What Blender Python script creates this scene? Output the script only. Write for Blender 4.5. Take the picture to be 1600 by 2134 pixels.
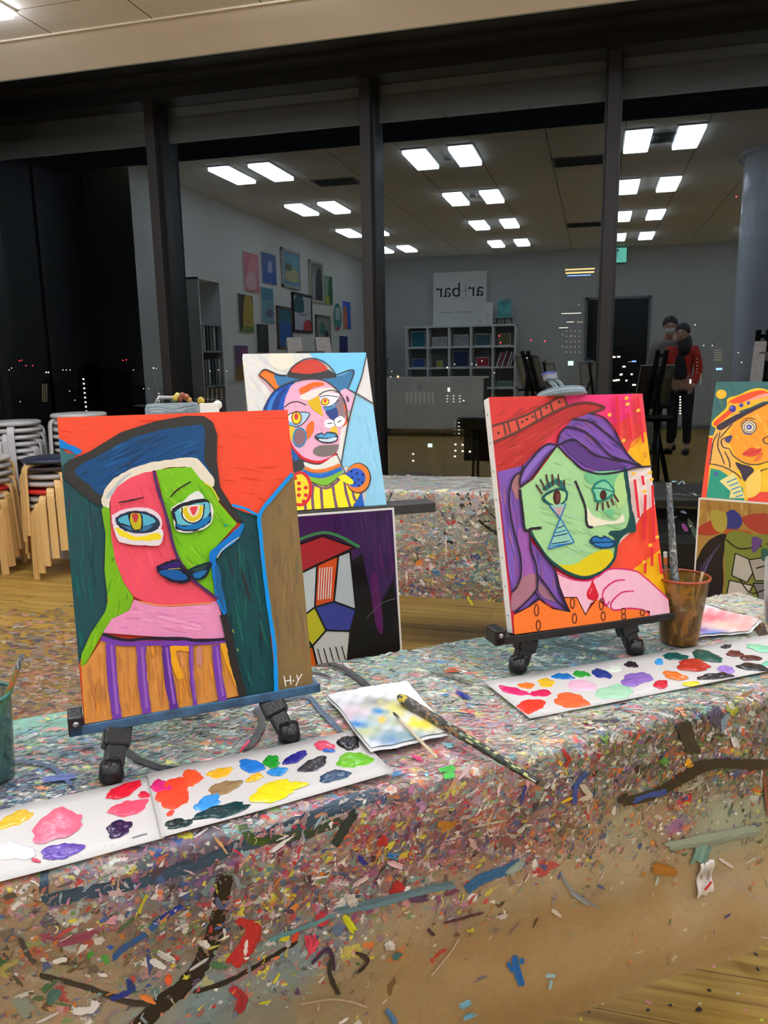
import bpy, bmesh, math, random
import numpy as np
from mathutils import Vector, Matrix, geometry
from math import sin, cos, pi, radians as R_

for o in list(bpy.data.objects):
    bpy.data.objects.remove(o)
SC = bpy.context.scene
COL = SC.collection
random.seed(7)

# ------------------------------------------------------------ camera
EYE = Vector((0, 0, 1.26))
FPX, YAW, PIT, ROL = 1620.0, .263871, .194911, -.0174464
fwd = Vector((-sin(YAW) * cos(PIT), cos(YAW) * cos(PIT), -sin(PIT)))
rgt = Vector((cos(YAW), sin(YAW), 0))
upv = rgt.cross(fwd)
rg2 = rgt * cos(ROL) + upv * sin(ROL)
up2 = upv * cos(ROL) - rgt * sin(ROL)
cam = bpy.data.cameras.new('camera')
camo = bpy.data.objects.new('camera', cam)
COL.objects.link(camo)
cam.sensor_fit = 'VERTICAL'
cam.sensor_height = 36
cam.sensor_width = 27
cam.lens = FPX / 2134 * 36
cam.clip_start = .05
cam.clip_end = 3000
m = Matrix((rg2, up2, -fwd)).transposed().to_4x4()
m.translation = EYE
camo.matrix_world = m
SC.camera = camo

# ------------------------------------------------------------ world, exposure
W = bpy.data.worlds.new('night_sky')
SC.world = W
W.use_nodes = True
W.node_tree.nodes['Background'].inputs[0].default_value = (.010, .012, .016, 1)
W.node_tree.nodes['Background'].inputs[1].default_value = .12
SC.view_settings.view_transform = 'Standard'
SC.view_settings.look = 'None'
SC.view_settings.exposure = 0.0
SC.view_settings.gamma = 1
SC.view_settings.use_curve_mapping = False
SC.cycles.use_denoising = True
SC.cycles.max_bounces = 8
SC.cycles.diffuse_bounces = 4
SC.cycles.glossy_bounces = 4
SC.cycles.transparent_max_bounces = 24
SC.cycles.transmission_bounces = 6
SC.cycles.sample_clamp_indirect = 6
SC.cycles.caustics_reflective = False
SC.cycles.caustics_refractive = False
LAMP = 21.0            # strength of the ceiling lamps

# ------------------------------------------------------------ photo-to-place helpers
def ray(x, y):
    return fwd + rg2 * ((x - 800) / FPX) + up2 * ((1067 - y) / FPX)
def at_z(x, y, z):
    r = ray(x, y); return EYE + r * ((z - 1.26) / r.z)
def at_y(x, y, Y):
    r = ray(x, y); return EYE + r * (Y / r.y)
def at_x(x, y, X):
    r = ray(x, y); return EYE + r * (X / r.x)
def pix(p):
    p = Vector(p) - EYE; z = p.dot(fwd)
    return (800 + FPX * p.dot(rg2) / z, 1067 - FPX * p.dot(up2) / z)

# ------------------------------------------------------------ materials
def lin(c):
    return tuple(((v / 255 + .055) / 1.055) ** 2.4 if v / 255 > .04045 else v / 255 / 12.92 for v in c)
def rgba(c): return lin(c) + (1,)
def newmat(name):
    m = bpy.data.materials.new(name); m.use_nodes = True
    nt = m.node_tree; b = nt.nodes['Principled BSDF']
    return m, nt, b
def N(nt, t, **kw):
    n = nt.nodes.new(t)
    for k, v in kw.items():
        if k.startswith('i_'): n.inputs[int(k[2:])].default_value = v
        else: setattr(n, k, v)
    return n
def ramp(nt, stops):
    n = nt.nodes.new('ShaderNodeValToRGB'); e = n.color_ramp.elements
    while len(e) < len(stops): e.new(.5)
    for k, (p, c) in zip(e, stops): k.position = p; k.color = c if len(c) == 4 else tuple(c) + (1,)
    return n
def coords(nt, scale=(1, 1, 1), rot=(0, 0, 0), src='Object', loc=(0, 0, 0)):
    tc = N(nt, 'ShaderNodeTexCoord'); mp = N(nt, 'ShaderNodeMapping')
    mp.inputs['Scale'].default_value = scale; mp.inputs['Rotation'].default_value = rot; mp.inputs['Location'].default_value = loc
    nt.links.new(tc.outputs[src], mp.inputs[0]); return mp.outputs[0]
MATS = {}
def mat(name, c, rough=.5, vary=.08, scale=12, metal=0, bump=.0, coat=0, sc3=(1, 1, 1)):
    if name in MATS: return MATS[name]
    m, nt, b = newmat(name); L = nt.links.new
    v = coords(nt, tuple(scale * s for s in sc3))
    n = N(nt, 'ShaderNodeTexNoise'); L(v, n.inputs['Vector']); n.inputs['Scale'].default_value = 1; n.inputs['Detail'].default_value = 4
    l = lin(c)
    r = ramp(nt, [(.25, tuple(max(0, x * (1 - vary)) for x in l)), (.75, tuple(min(1, x * (1 + vary)) for x in l))])
    L(n.outputs[0], r.inputs[0]); L(r.outputs[0], b.inputs['Base Color'])
    b.inputs['Roughness'].default_value = rough; b.inputs['Metallic'].default_value = metal
    b.inputs['Coat Weight'].default_value = coat
    if bump:
        bp = N(nt, 'ShaderNodeBump'); bp.inputs['Strength'].default_value = bump; bp.inputs['Distance'].default_value = .002
        L(n.outputs[0], bp.inputs['Height']); L(bp.outputs[0], b.inputs['Normal'])
    MATS[name] = m; return m
def emit(name, c, s):
    if name in MATS: return MATS[name]
    m, nt, b = newmat(name)
    b.inputs['Base Color'].default_value = (.02, .02, .02, 1)
    b.inputs['Emission Color'].default_value = rgba(c); b.inputs['Emission Strength'].default_value = s
    MATS[name] = m; return m
def clear(name, c, alpha, rough=.05, edge=.5):
    """thin clear plastic: mostly transparent, glossy, more opaque at grazing angles"""
    if name in MATS: return MATS[name]
    m, nt, b = newmat(name); L = nt.links.new
    b.inputs['Base Color'].default_value = rgba(c); b.inputs['Roughness'].default_value = rough
    tr = N(nt, 'ShaderNodeBsdfTransparent'); tr.inputs[0].default_value = (.96, .97, .97, 1)
    mx = N(nt, 'ShaderNodeMixShader'); lw = N(nt, 'ShaderNodeLayerWeight', i_0=.4)
    ma = N(nt, 'ShaderNodeMath', operation='MULTIPLY_ADD'); ma.inputs[1].default_value = edge; ma.inputs[2].default_value = alpha
    ma.use_clamp = True
    L(lw.outputs['Facing'], ma.inputs[0]); L(ma.outputs[0], mx.inputs[0]); L(tr.outputs[0], mx.inputs[1]); L(b.outputs[0], mx.inputs[2])
    L(mx.outputs[0], nt.nodes['Material Output'].inputs[0]); MATS[name] = m; return m
def paintmat(name, rough=.35, bump=.35, streak=1.0, sc=(60, 60, 60), spec=.5):
    """acrylic paint: colour kept per paint patch, brushed relief and slight tone variation"""
    m, nt, b = newmat(name); L = nt.links.new
    a = N(nt, 'ShaderNodeVertexColor', layer_name='Col')
    v = coords(nt, sc)
    n = N(nt, 'ShaderNodeTexNoise'); n.inputs['Scale'].default_value = 1; n.inputs['Detail'].default_value = 6; n.inputs['Distortion'].default_value = 1.2
    L(v, n.inputs['Vector'])
    r = ramp(nt, [(.3, (1 - .22 * streak,) * 3), (.7, (1 + .0,) * 3)])
    L(n.outputs[0], r.inputs[0])
    mx = N(nt, 'ShaderNodeMix', data_type='RGBA', blend_type='MULTIPLY'); mx.inputs[0].default_value = 1
    L(a.outputs[0], mx.inputs[6]); L(r.outputs[0], mx.inputs[7]); L(mx.outputs[2], b.inputs['Base Color'])
    bp = N(nt, 'ShaderNodeBump'); bp.inputs['Strength'].default_value = bump; bp.inputs['Distance'].default_value = .001
    L(n.outputs[0], bp.inputs['Height']); L(bp.outputs[0], b.inputs['Normal'])
    b.inputs['Roughness'].default_value = rough; b.inputs['Specular IOR Level'].default_value = spec
    MATS[name] = m; return m

# ------------------------------------------------------------ object helpers
def tag(o, label=None, cat=None, group=None, kind=None):
    if label: o['label'] = label
    if cat: o['category'] = cat
    if group: o['group'] = group
    if kind: o['kind'] = kind
    return o
def thing(name, label, cat, loc=(0, 0, 0), rz=0, group=None, rot=None):
    o = bpy.data.objects.new(name, None); COL.objects.link(o); o.empty_display_size = .05
    o.location = loc; o.rotation_euler = rot if rot else (0, 0, rz)
    return tag(o, label, cat, group)
class MB:
    def __init__(s): s.v = []; s.f = []; s.c = []; s.col = None; s.sm = []; s.smooth = False
    def add(s, vs, fs):
        k = len(s.v); s.v += [tuple(p) for p in vs]
        for f in fs: s.f.append([i + k for i in f]); s.c.append(s.col); s.sm.append(s.smooth)
        return s
    def box(s, a, b, M=None):
        (x0, y0, z0), (x1, y1, z1) = a, b
        vs = [Vector(p) for p in ((x0, y0, z0), (x1, y0, z0), (x1, y1, z0), (x0, y1, z0), (x0, y0, z1), (x1, y0, z1), (x1, y1, z1), (x0, y1, z1))]
        if M: vs = [M @ p for p in vs]
        return s.add(vs, [(0, 3, 2, 1), (4, 5, 6, 7), (0, 1, 5, 4), (1, 2, 6, 5), (2, 3, 7, 6), (3, 0, 4, 7)])
    def bar(s, p, q, w, h, up=(0, 0, 1)):
        """box-section bar from p to q"""
        p, q = Vector(p), Vector(q); d = (q - p).normalized(); a = d.cross(Vector(up))
        if a.length < 1e-4: a = d.cross(Vector((0, 1, 0)))
        a.normalize(); b = a.cross(d)
        vs = [c + a * i * w / 2 + b * j * h / 2 for c in (p, q) for i, j in ((-1, -1), (1, -1), (1, 1), (-1, 1))]
        return s.add(vs, [(0, 1, 2, 3), (7, 6, 5, 4), (0, 4, 5, 1), (1, 5, 6, 2), (2, 6, 7, 3), (3, 7, 4, 0)])
    def tube(s, pts, r, n=10, cap=True, sq=None):
        pts = [Vector(p) for p in pts]; k = len(pts)
        rs = r if isinstance(r, (list, tuple)) else [r] * k
        t0 = (pts[1] - pts[0]).normalized(); a = t0.orthogonal().normalized(); rings = []
        for i, p in enumerate(pts):
            t = (pts[min(i + 1, k - 1)] - pts[max(i - 1, 0)]).normalized()
            a = (a - t * a.dot(t)).normalized(); b = t.cross(a)
            rings.append([p + (a * cos(2 * pi * j / n) + b * sin(2 * pi * j / n)) * rs[i] for j in range(n)])
        vs = [p for g in rings for p in g]
        fs = [(i * n + j, i * n + (j + 1) % n, (i + 1) * n + (j + 1) % n, (i + 1) * n + j) for i in range(k - 1) for j in range(n)]
        if cap: fs += [tuple(range(n - 1, -1, -1)), tuple((k - 1) * n + j for j in range(n))]
        sm = s.smooth; s.smooth = True; s.add(vs, fs); s.smooth = sm
        return s
    def lathe(s, prof, n=32, c=(0, 0, 0), M=None):
        vs = []
        for r, z in prof: vs += [Vector((c[0] + r * cos(2 * pi * j / n), c[1] + r * sin(2 * pi * j / n), c[2] + z)) for j in range(n)]
        if M: vs = [M @ p for p in vs]
        fs = [(i * n + j, i * n + (j + 1) % n, (i + 1) * n + (j + 1) % n, (i + 1) * n + j) for i in range(len(prof) - 1) for j in range(n)]
        sm = s.smooth; s.smooth = True; s.add(vs, fs); s.smooth = sm
        return s
    def ball(s, c, r, n=12, sc=(1, 1, 1)):
        c = Vector(c); pr = []
        vs = [c + Vector((0, 0, -r * sc[2]))]
        for i in range(1, n // 2):
            a = -pi / 2 + pi * i / (n // 2)
            vs += [c + Vector((r * cos(a) * cos(2 * pi * j / n) * sc[0], r * cos(a) * sin(2 * pi * j / n) * sc[1], r * sin(a) * sc[2])) for j in range(n)]
        vs.append(c + Vector((0, 0, r * sc[2]))); m_ = n // 2 - 1
        fs = [(0, 1 + (j + 1) % n, 1 + j) for j in range(n)] + [(1 + i * n + j, 1 + i * n + (j + 1) % n, 1 + (i + 1) * n + (j + 1) % n, 1 + (i + 1) * n + j) for i in range(m_ - 1) for j in range(n)]
        fs += [(len(vs) - 1, 1 + (m_ - 1) * n + j, 1 + (m_ - 1) * n + (j + 1) % n) for j in range(n)]
        sm = s.smooth; s.smooth = True; s.add(vs, fs); s.smooth = sm
        return s
    def grid(s, fn, nu, nv):
        vs = [fn(i / nu, j / nv) for i in range(nu + 1) for j in range(nv + 1)]
        sm = s.smooth; s.smooth = True
        s.add(vs, [(i * (nv + 1) + j, (i + 1) * (nv + 1) + j, (i + 1) * (nv + 1) + j + 1, i * (nv + 1) + j + 1) for i in range(nu) for j in range(nv)]); s.smooth = sm
        return s
    def build(s, name, m, parent=None, bevel=0, seg=2, loc=None, solid=0):
        me = bpy.data.meshes.new(name); me.from_pydata(s.v, [], s.f); 
        me.polygons.foreach_set('use_smooth', s.sm)
        if any(c is not None for c in s.c):
            at = me.color_attributes.new('Col', 'FLOAT_COLOR', 'CORNER')
            cnt = np.array([len(f) for f in s.f]); cc = np.array([tuple(c if c is not None else (1, 1, 1))[:3] + (1,) for c in s.c], dtype=np.float32)
            at.data.foreach_set('color', np.repeat(cc, cnt, axis=0).ravel())
        me.update()
        o = bpy.data.objects.new(name, me); COL.objects.link(o)
        if m: me.materials.append(m)
        if parent: o.parent = parent
        if loc: o.location = loc
        if solid:
            k = o.modifiers.new('t', 'SOLIDIFY'); k.thickness = solid; k.offset = 0
        if bevel:
            k = o.modifiers.new('b', 'BEVEL'); k.width = bevel; k.segments = seg; k.limit_method = 'ANGLE'; k.harden_normals = False
        return o
def copy_tree(o, parent=None):
    c = o.copy(); COL.objects.link(c)
    if parent: c.parent = parent
    for ch in o.children: copy_tree(ch, c)
    return c
def struct(o): return tag(o, kind='structure')

def catmull(pts, closed, n=5):
    P = [Vector(p) for p in pts]; k = len(P); out = []
    rng = range(k) if closed else range(k - 1)
    for i in rng:
        if closed: a, b, c, d = P[i - 1], P[i], P[(i + 1) % k], P[(i + 2) % k]
        else: a, b, c, d = P[max(i - 1, 0)], P[i], P[i + 1], P[min(i + 2, k - 1)]
        for j in range(n):
            t = j / n
            out.append(.5 * ((2 * b) + (c - a) * t + (2 * a - 5 * b + 4 * c - d) * t * t + (-a + 3 * b - 3 * c + d) * t ** 3))
    if not closed: out.append(P[-1])
    return out
def clip_rect(poly, x0, y0, x1, y1):
    def cl(P, ins, cut):
        out = []
        for i in range(len(P)):
            a, b = P[i - 1], P[i]
            if ins(b):
                if not ins(a): out.append(cut(a, b))
                out.append(b)
            elif ins(a): out.append(cut(a, b))
        return out
    def cx_(x): return lambda a, b: a + (b - a) * ((x - a.x) / (b.x - a.x))
    def cy_(y): return lambda a, b: a + (b - a) * ((y - a.y) / (b.y - a.y))
    for ins, cut in ((lambda p: p.x >= x0, cx_(x0)), (lambda p: p.x <= x1, cx_(x1)), (lambda p: p.y >= y0, cy_(y0)), (lambda p: p.y <= y1, cy_(y1))):
        if len(poly) < 3: return []
        poly = cl(poly, ins, cut)
    return poly
def homog(src, dst):
    A = []; b = []
    for (u, v), (x, y) in zip(src, dst):
        A.append([u, v, 1, 0, 0, 0, -x * u, -x * v]); b.append(x)
        A.append([0, 0, 0, u, v, 1, -y * u, -y * v]); b.append(y)
    h = np.append(np.linalg.solve(np.array(A, float), np.array(b, float)), 1).reshape(3, 3)
    def f(x, y):
        q = h @ np.array([x, y, 1.]); return Vector((q[0] / q[2], q[1] / q[2]))
    return f
class Art:
    """paint patches laid on a w x h panel, traced in picture coordinates mapped to the panel's corners"""
    def __init__(s, corners, w, h, off=(0, 0), sc=1, y=0.0):
        s.f = homog(corners, [(-w / 2, h), (w / 2, h), (w / 2, 0), (-w / 2, 0)])
        s.w, s.h, s.off, s.sc = w, h, off, sc; s.mb = MB(); s.k = 0; s.y = y
        s.px = w / math.hypot(corners[1][0] - corners[0][0], corners[1][1] - corners[0][1]) / sc
    def P(s, p): return s.f(s.off[0] + p[0] / s.sc, s.off[1] + p[1] / s.sc)
    def put(s, poly, c):
        poly = clip_rect(poly, -s.w / 2, 0, s.w / 2, s.h)
        if len(poly) < 3: return
        s.k += 1; y = s.y - .00002 * s.k
        s.mb.col = lin(c)
        p3 = [Vector((p.x, p.y, 0)) for p in poly]
        tris = geometry.tessellate_polygon([p3])
        vs = [(p.x, y, p.y) for p in poly]
        fs = []
        for t in tris:
            a, b, d = (poly[i] for i in t)
            ar = (b.x - a.x) * (d.y - a.y) - (b.y - a.y) * (d.x - a.x)
            if abs(ar) < 1e-11: continue
            fs.append(t if ar > 0 else (t[0], t[2], t[1]))
        s.mb.add(vs, fs)
    def jit(s, P, j):
        return [p + Vector((random.uniform(-j, j), random.uniform(-j, j))) for p in P]
    def fill(s, c, pts, j=.0006, smooth=True):
        P = [s.P(p) for p in pts]
        if smooth: P = catmull(P, True, 5)
        s.put(s.jit(P, j), c)
    def base(s, c): s.put([Vector((-s.w / 2, 0)), Vector((s.w / 2, 0)), Vector((s.w / 2, s.h)), Vector((-s.w / 2, s.h))], c)
    def ell(s, c, x, y, rx, ry, rot=0):
        s.fill(c, [(x + rx * cos(a) * cos(rot) - ry * sin(a) * sin(rot), y + rx * cos(a) * sin(rot) + ry * sin(a) * cos(rot)) for a in [2 * pi * i / 10 for i in range(10)]], .0003)
    def line(s, c, w, pts, taper=0, smooth=True):
        P = [s.P(p) for p in pts]
        if smooth and len(P) > 2: P = catmull(P, False, 6)
        elif len(P) == 2: P = [P[0].lerp(P[1], i / 6) for i in range(7)]
        n = len(P); hw = w * s.px / 2; L, Rr = [], []
        for i, p in enumerate(P):
            t = P[min(i + 1, n - 1)] - P[max(i - 1, 0)]
            if t.length < 1e-7: t = Vector((1, 0))
            t.normalize(); nn = Vector((-t.y, t.x)); q = i / (n - 1)
            k = hw * (1 - taper * abs(2 * q - 1) ** 2) * random.uniform(.88, 1.12)
            L.append(p + nn * k); Rr.append(p - nn * k)
        # one patch per segment keeps crossing strokes clean
        s.k += 1; s.mb.col = lin(c); y = s.y - .00002 * s.k
        def ok(p): return Vector((min(max(p.x, -s.w / 2), s.w / 2), min(max(p.y, 0), s.h)))
        L = [ok(p) for p in L]; Rr = [ok(p) for p in Rr]
        vs = [(p.x, y, p.y) for p in L + Rr]
        s.mb.add(vs, [(i, i + n, i + 1 + n, i + 1) for i in range(n - 1)])
    def ring(s, c, w, x, y, rx, ry):
        s.line(c, w, [(x + rx * cos(a), y + ry * sin(a)) for a in [2 * pi * i / 12 for i in range(13)]])
    def streaks(s, cols, box, n, ang, ln, wd, poly=None):
        x0, y0, x1, y1 = box
        for _ in range(n):
            x, y = random.uniform(x0, x1), random.uniform(y0, y1)
            if poly and not inside(x, y, poly): continue
            a = ang + random.uniform(-.15, .15); l = ln * random.uniform(.4, 1)
            if poly and not (inside(x - l / 2 * cos(a), y - l / 2 * sin(a), poly) and inside(x + l / 2 * cos(a), y + l / 2 * sin(a), poly)):
                l *= .4
                if not (inside(x - l / 2 * cos(a), y - l / 2 * sin(a), poly) and inside(x + l / 2 * cos(a), y + l / 2 * sin(a), poly)): continue
            s.line(random.choice(cols), wd * random.uniform(.4, 1), [(x - l / 2 * cos(a), y - l / 2 * sin(a)), (x, y + random.uniform(-3, 3)), (x + l / 2 * cos(a), y + l / 2 * sin(a))], taper=.9)
    def build(s, name, m, parent): return s.mb.build(name, m, parent)
def inside(x, y, poly):
    r = False; n = len(poly)
    for i in range(n):
        (x1, y1), (x2, y2) = poly[i - 1], poly[i]
        if (y1 > y) != (y2 > y) and x < (x2 - x1) * (y - y1) / (y2 - y1) + x1: r = not r
    return r

# ------------------------------------------------------------ room shell
CZ = 3.004; YW = 5.29; XL = -4.1; XR = 5.6; YB = -3.45
def wood_floor():
    m, nt, b = newmat('oak_planks'); L = nt.links.new
    v = coords(nt, (1, 1, 1))
    br = N(nt, 'ShaderNodeTexBrick', offset=.37, offset_frequency=2, squash=1)
    br.inputs['Scale'].default_value = 1; br.inputs['Brick Width'].default_value = 1.25; br.inputs['Row Height'].default_value = .152
    br.inputs['Mortar Size'].default_value = .0012; br.inputs['Mortar Smooth'].default_value = .1; br.inputs['Bias'].default_value = 0
    br.inputs['Color1'].default_value = (.0, .0, .0, 1); br.inputs['Color2'].default_value = (1, 1, 1, 1); br.inputs['Mortar'].default_value = (.5, .5, .5, 1)
    L(v, br.inputs[0])
    v2 = coords(nt, (1.6, 42, 1)); n = N(nt, 'ShaderNodeTexNoise'); n.inputs['Scale'].default_value = 1; n.inputs['Detail'].default_value = 9; n.inputs['Roughness'].default_value = .62; n.inputs['Distortion'].default_value = .6
    ad = N(nt, 'ShaderNodeVectorMath', operation='MULTIPLY_ADD'); ad.inputs[1].default_value = (7, 3, 0)
    L(br.outputs[0], ad.inputs[0]); L(v2, ad.inputs[2]); L(ad.outputs[0], n.inputs['Vector'])
    r = ramp(nt, [(.28, lin((124, 92, 36))), (.45, lin((174, 136, 62))), (.6, lin((198, 162, 80))), (.78, lin((216, 184, 104)))])
    L(n.outputs[0], r.inputs[0])
    r2 = ramp(nt, [(0, (.80, .80, .80)), (1, (1.05, 1.05, 1.05))]); L(br.outputs[0], r2.inputs[0])
    mx = N(nt, 'ShaderNodeMix', data_type='RGBA', blend_type='MULTIPLY'); mx.inputs[0].default_value = 1
    L(r.outputs[0], mx.inputs[6]); L(r2.outputs[0], mx.inputs[7])
    mo = N(nt, 'ShaderNodeMix', data_type='RGBA'); mo.inputs[7].default_value = lin((92, 62, 34)) + (1,)
    L(br.outputs['Fac'], mo.inputs[0]); L(mx.outputs[2], mo.inputs[6]); L(mo.outputs[2], b.inputs['Base Color'])
    bp = N(nt, 'ShaderNodeBump'); bp.inputs['Strength'].default_value = .15; bp.inputs['Distance'].default_value = .002
    L(n.outputs[0], bp.inputs['Height']); L(bp.outputs[0], b.inputs['Normal'])
    b.inputs['Roughness'].default_value = .42
    return m
def ceil_mat():
    m, nt, b = newmat('ceiling_tiles'); L = nt.links.new
    tc = N(nt, 'ShaderNodeTexCoord'); sp = N(nt, 'ShaderNodeSeparateXYZ'); L(tc.outputs['Object'], sp.inputs[0])
    outs = []
    for ax, off, wd in ((0, -2.881, .0035), (1, 3.695, .0022)):
        a = N(nt, 'ShaderNodeMath', operation='SUBTRACT'); a.inputs[1].default_value = off; L(sp.outputs[ax], a.inputs[0])
        d = N(nt, 'ShaderNodeMath', operation='PINGPONG'); d.inputs[1].default_value = .305; L(a.outputs[0], d.inputs[0])
        c = N(nt, 'ShaderNodeMath', operation='LESS_THAN'); c.inputs[1].default_value = wd; L(d.outputs[0], c.inputs[0]); outs.append(c.outputs[0])
    mxx = N(nt, 'ShaderNodeMath', operation='MAXIMUM'); L(outs[0], mxx.inputs[0]); L(outs[1], mxx.inputs[1])
    n = N(nt, 'ShaderNodeTexNoise'); L(coords(nt, (60, 60, 60)), n.inputs['Vector']); n.inputs['Scale'].default_value = 1
    r = ramp(nt, [(.3, lin((236, 230, 220))), (.7, lin((244, 240, 230)))]); L(n.outputs[0], r.inputs[0])
    mo = N(nt, 'ShaderNodeMix', data_type='RGBA'); mo.inputs[7].default_value = lin((96, 84, 72)) + (1,)
    L(mxx.outputs[0], mo.inputs[0]); L(r.outputs[0], mo.inputs[6]); L(mo.outputs[2], b.inputs['Base Color']); b.inputs['Roughness'].default_value = .9
    return m
M_WALL = mat('wall_white_paint', (226, 226, 224), .8, .02, 3)
M_WHITE = mat('white_laminate', (228, 228, 226), .45, .02, 4)
M_BLK = mat('black_window_frame', (20, 19, 18), .45, .1, 6)
M_FRM = mat('bronze_mullion', (26, 22, 18), .6, .1, 9)
M_BPL = mat('black_plastic', (24, 24, 25), .38, .2, 60, bump=.2)
M_BWD = mat('black_stained_wood', (30, 28, 27), .5, .2, 30, sc3=(1, 1, .1))

f = MB(); f.add([(-4.8, YB - .2, 0), (XR + .2, YB - .2, 0), (XR + .2, YW + .1, 0), (-4.8, YW + .1, 0)], [(0, 1, 2, 3)])
fo = struct(f.build('floor', wood_floor()))
f = MB(); f.add([(-4.8, YB, CZ), (XR, YB, CZ), (XR, 4.0, CZ), (-4.8, 4.0, CZ)], [(3, 2, 1, 0)])
struct(f.build('ceiling', ceil_mat()))
M_SOF = mat('beige_ceiling_panel', (224, 212, 192), .7, .03, 3)
f = MB()   # sloped border panel that ends the tiled ceiling before the window pocket
f.add([(-4.8, 4.0, CZ), (XR, 4.0, CZ), (XR, 4.262, 2.911), (-4.8, 4.262, 2.911)], [(0, 3, 2, 1)])
f.add([(-4.8, 3.985, CZ + .004), (XR, 3.985, CZ + .004), (XR, 3.985, CZ - .008), (-4.8, 3.985, CZ - .008), (-4.8, 4.0, CZ - .008), (XR, 4.0, CZ - .008)], [(0, 1, 2, 3), (3, 2, 5, 4)])
struct(f.build('trim_1', M_SOF))
f = MB(); f.box((-4.8, 4.263, 2.911), (XR, 4.28, 3.12)); struct(f.build('trim_2', mat('dark_blue_metal', (190, 205, 215), .5, .03)))
f = MB(); f.box((-4.8, 4.28, 3.07), (XR, 5.31, 3.12)); f.box((-4.8, 5.10, 3.0), (XR, 5.28, 3.07))
struct(f.build('trim_3', M_BLK))
f = MB()
for y, z in ((4.62, 3.045), (4.86, 3.05)): f.box((-4.5, y, z), (XR, y + .028, z + .022))
struct(f.build('trim_4', M_FRM))
f = MB(); f.box((-2.9, 4.40, 2.985), (XR, 4.43, 3.0)); 
for i in range(14): f.box((-2.4 + i * .62, 4.395, 2.975), (-2.36 + i * .62, 4.435, 3.07))
cr = tag(f.build('curtain_rail', M_FRM), 'thin dark metal curtain rail in the black pocket above the windows', 'rail')
f = MB(); f.box((-4.6, 5.32, 2.775), (XR, 5.34, 3.12)); struct(f.build('trim_5', mat('grey_reflection_band', (124, 123, 118), .6, .02)))  # added strip behind the glass; its grey stands in for the reflected band
f = MB(); f.box((XL - .12, YB - .12, 0), (XL, 3.9, CZ)); struct(f.build('wall_left', M_WALL))
f = MB(); f.box((XL - .12, YB - .12, 0), (XR + .12, YB, CZ)); struct(f.build('wall_back', mat('wall_grey_white_paint', (188, 190, 188), .8, .02, 3)))
f = MB(); f.box((XR, YB, 0), (XR + .12, YW + .1, CZ)); struct(f.build('wall_right', M_WALL))
f = MB(); f.box((-4.8, 3.9, 0), (XL, 3.98, 3.1)); struct(f.build('wall_front', M_WALL))
# glass
def glass_mat():
    m = bpy.data.materials.new('window_glass'); m.use_nodes = True; nt = m.node_tree; L = nt.links.new
    nt.nodes.remove(nt.nodes['Principled BSDF'])
    tr = N(nt, 'ShaderNodeBsdfTransparent'); tr.inputs[0].default_value = (.9, .92, .92, 1)
    gl = N(nt, 'ShaderNodeBsdfGlossy'); gl.inputs['Color'].default_value = (.80, .94, 1.0, 1); gl.inputs['Roughness'].default_value = 0
    fr = N(nt, 'ShaderNodeFresnel'); fr.inputs[0].default_value = 1.5
    ma = N(nt, 'ShaderNodeMath', operation='MULTIPLY_ADD'); ma.inputs[1].default_value = .9; ma.inputs[2].default_value = .12
    L(fr.outputs[0], ma.inputs[0]); mx = N(nt, 'ShaderNodeMixShader'); L(ma.outputs[0], mx.inputs[0]); L(tr.outputs[0], mx.inputs[1]); L(gl.outputs[0], mx.inputs[2])
    L(mx.outputs[0], nt.nodes['Material Output'].inputs[0]); return m
M_GL = glass_mat()
xm = [-4.55, -3.005, -1.47, .055, 1.59, 3.12, 4.65, XR]
for i in range(7):
    a, b = xm[i], xm[i + 1]
    g = MB(); g.add([(a + .03, YW, .1), (b - .03, YW, .1), (b - .03, YW, 3.01), (a + .03, YW, 3.01)], [(0, 1, 2, 3)])
    w = struct(g.build('window_%d' % (i + 1), M_GL))
    k = MB(); x = a
    k.box((x - .035, 5.13, .1), (x + .035, 5.3, 3.0)); k.build('mullion', M_FRM, w, bevel=.004)
    k = MB(); k.box((x + .035, 5.2, .1), (x + .05, 5.3, 3.0)); k.box((x - .05, 5.2, .1), (x - .035, 5.3, 3.0)); k.build('gasket', M_BLK, w)
f = MB(); f.box((-4.6, 4.76, 0), (XR, 5.3, .10)); f.box((-4.6, 4.74, .02), (XR, 4.76, .17)); struct(f.build('baseboard_front', M_BLK, bevel=.004))
# side window in the alcove on the left
g = MB(); g.add([(-4.6, 3.98, .1), (-4.6, YW, .1), (-4.6, YW, 3.0), (-4.6, 3.98, 3.0)], [(0, 1, 2, 3)])
w = struct(g.build('window_8', mat('night_dark_glass', (8, 9, 10), .6, .02)))
k = MB(); k.box((-4.66, 4.60, 0), (-4.58, 4.66, 3)); k.box((-4.66, 3.98, 0), (-4.58, 4.04, 3)); k.box((-4.66, 3.98, 0), (-4.58, 5.3, .1)); k.build('mullion', M_FRM, w)
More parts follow.
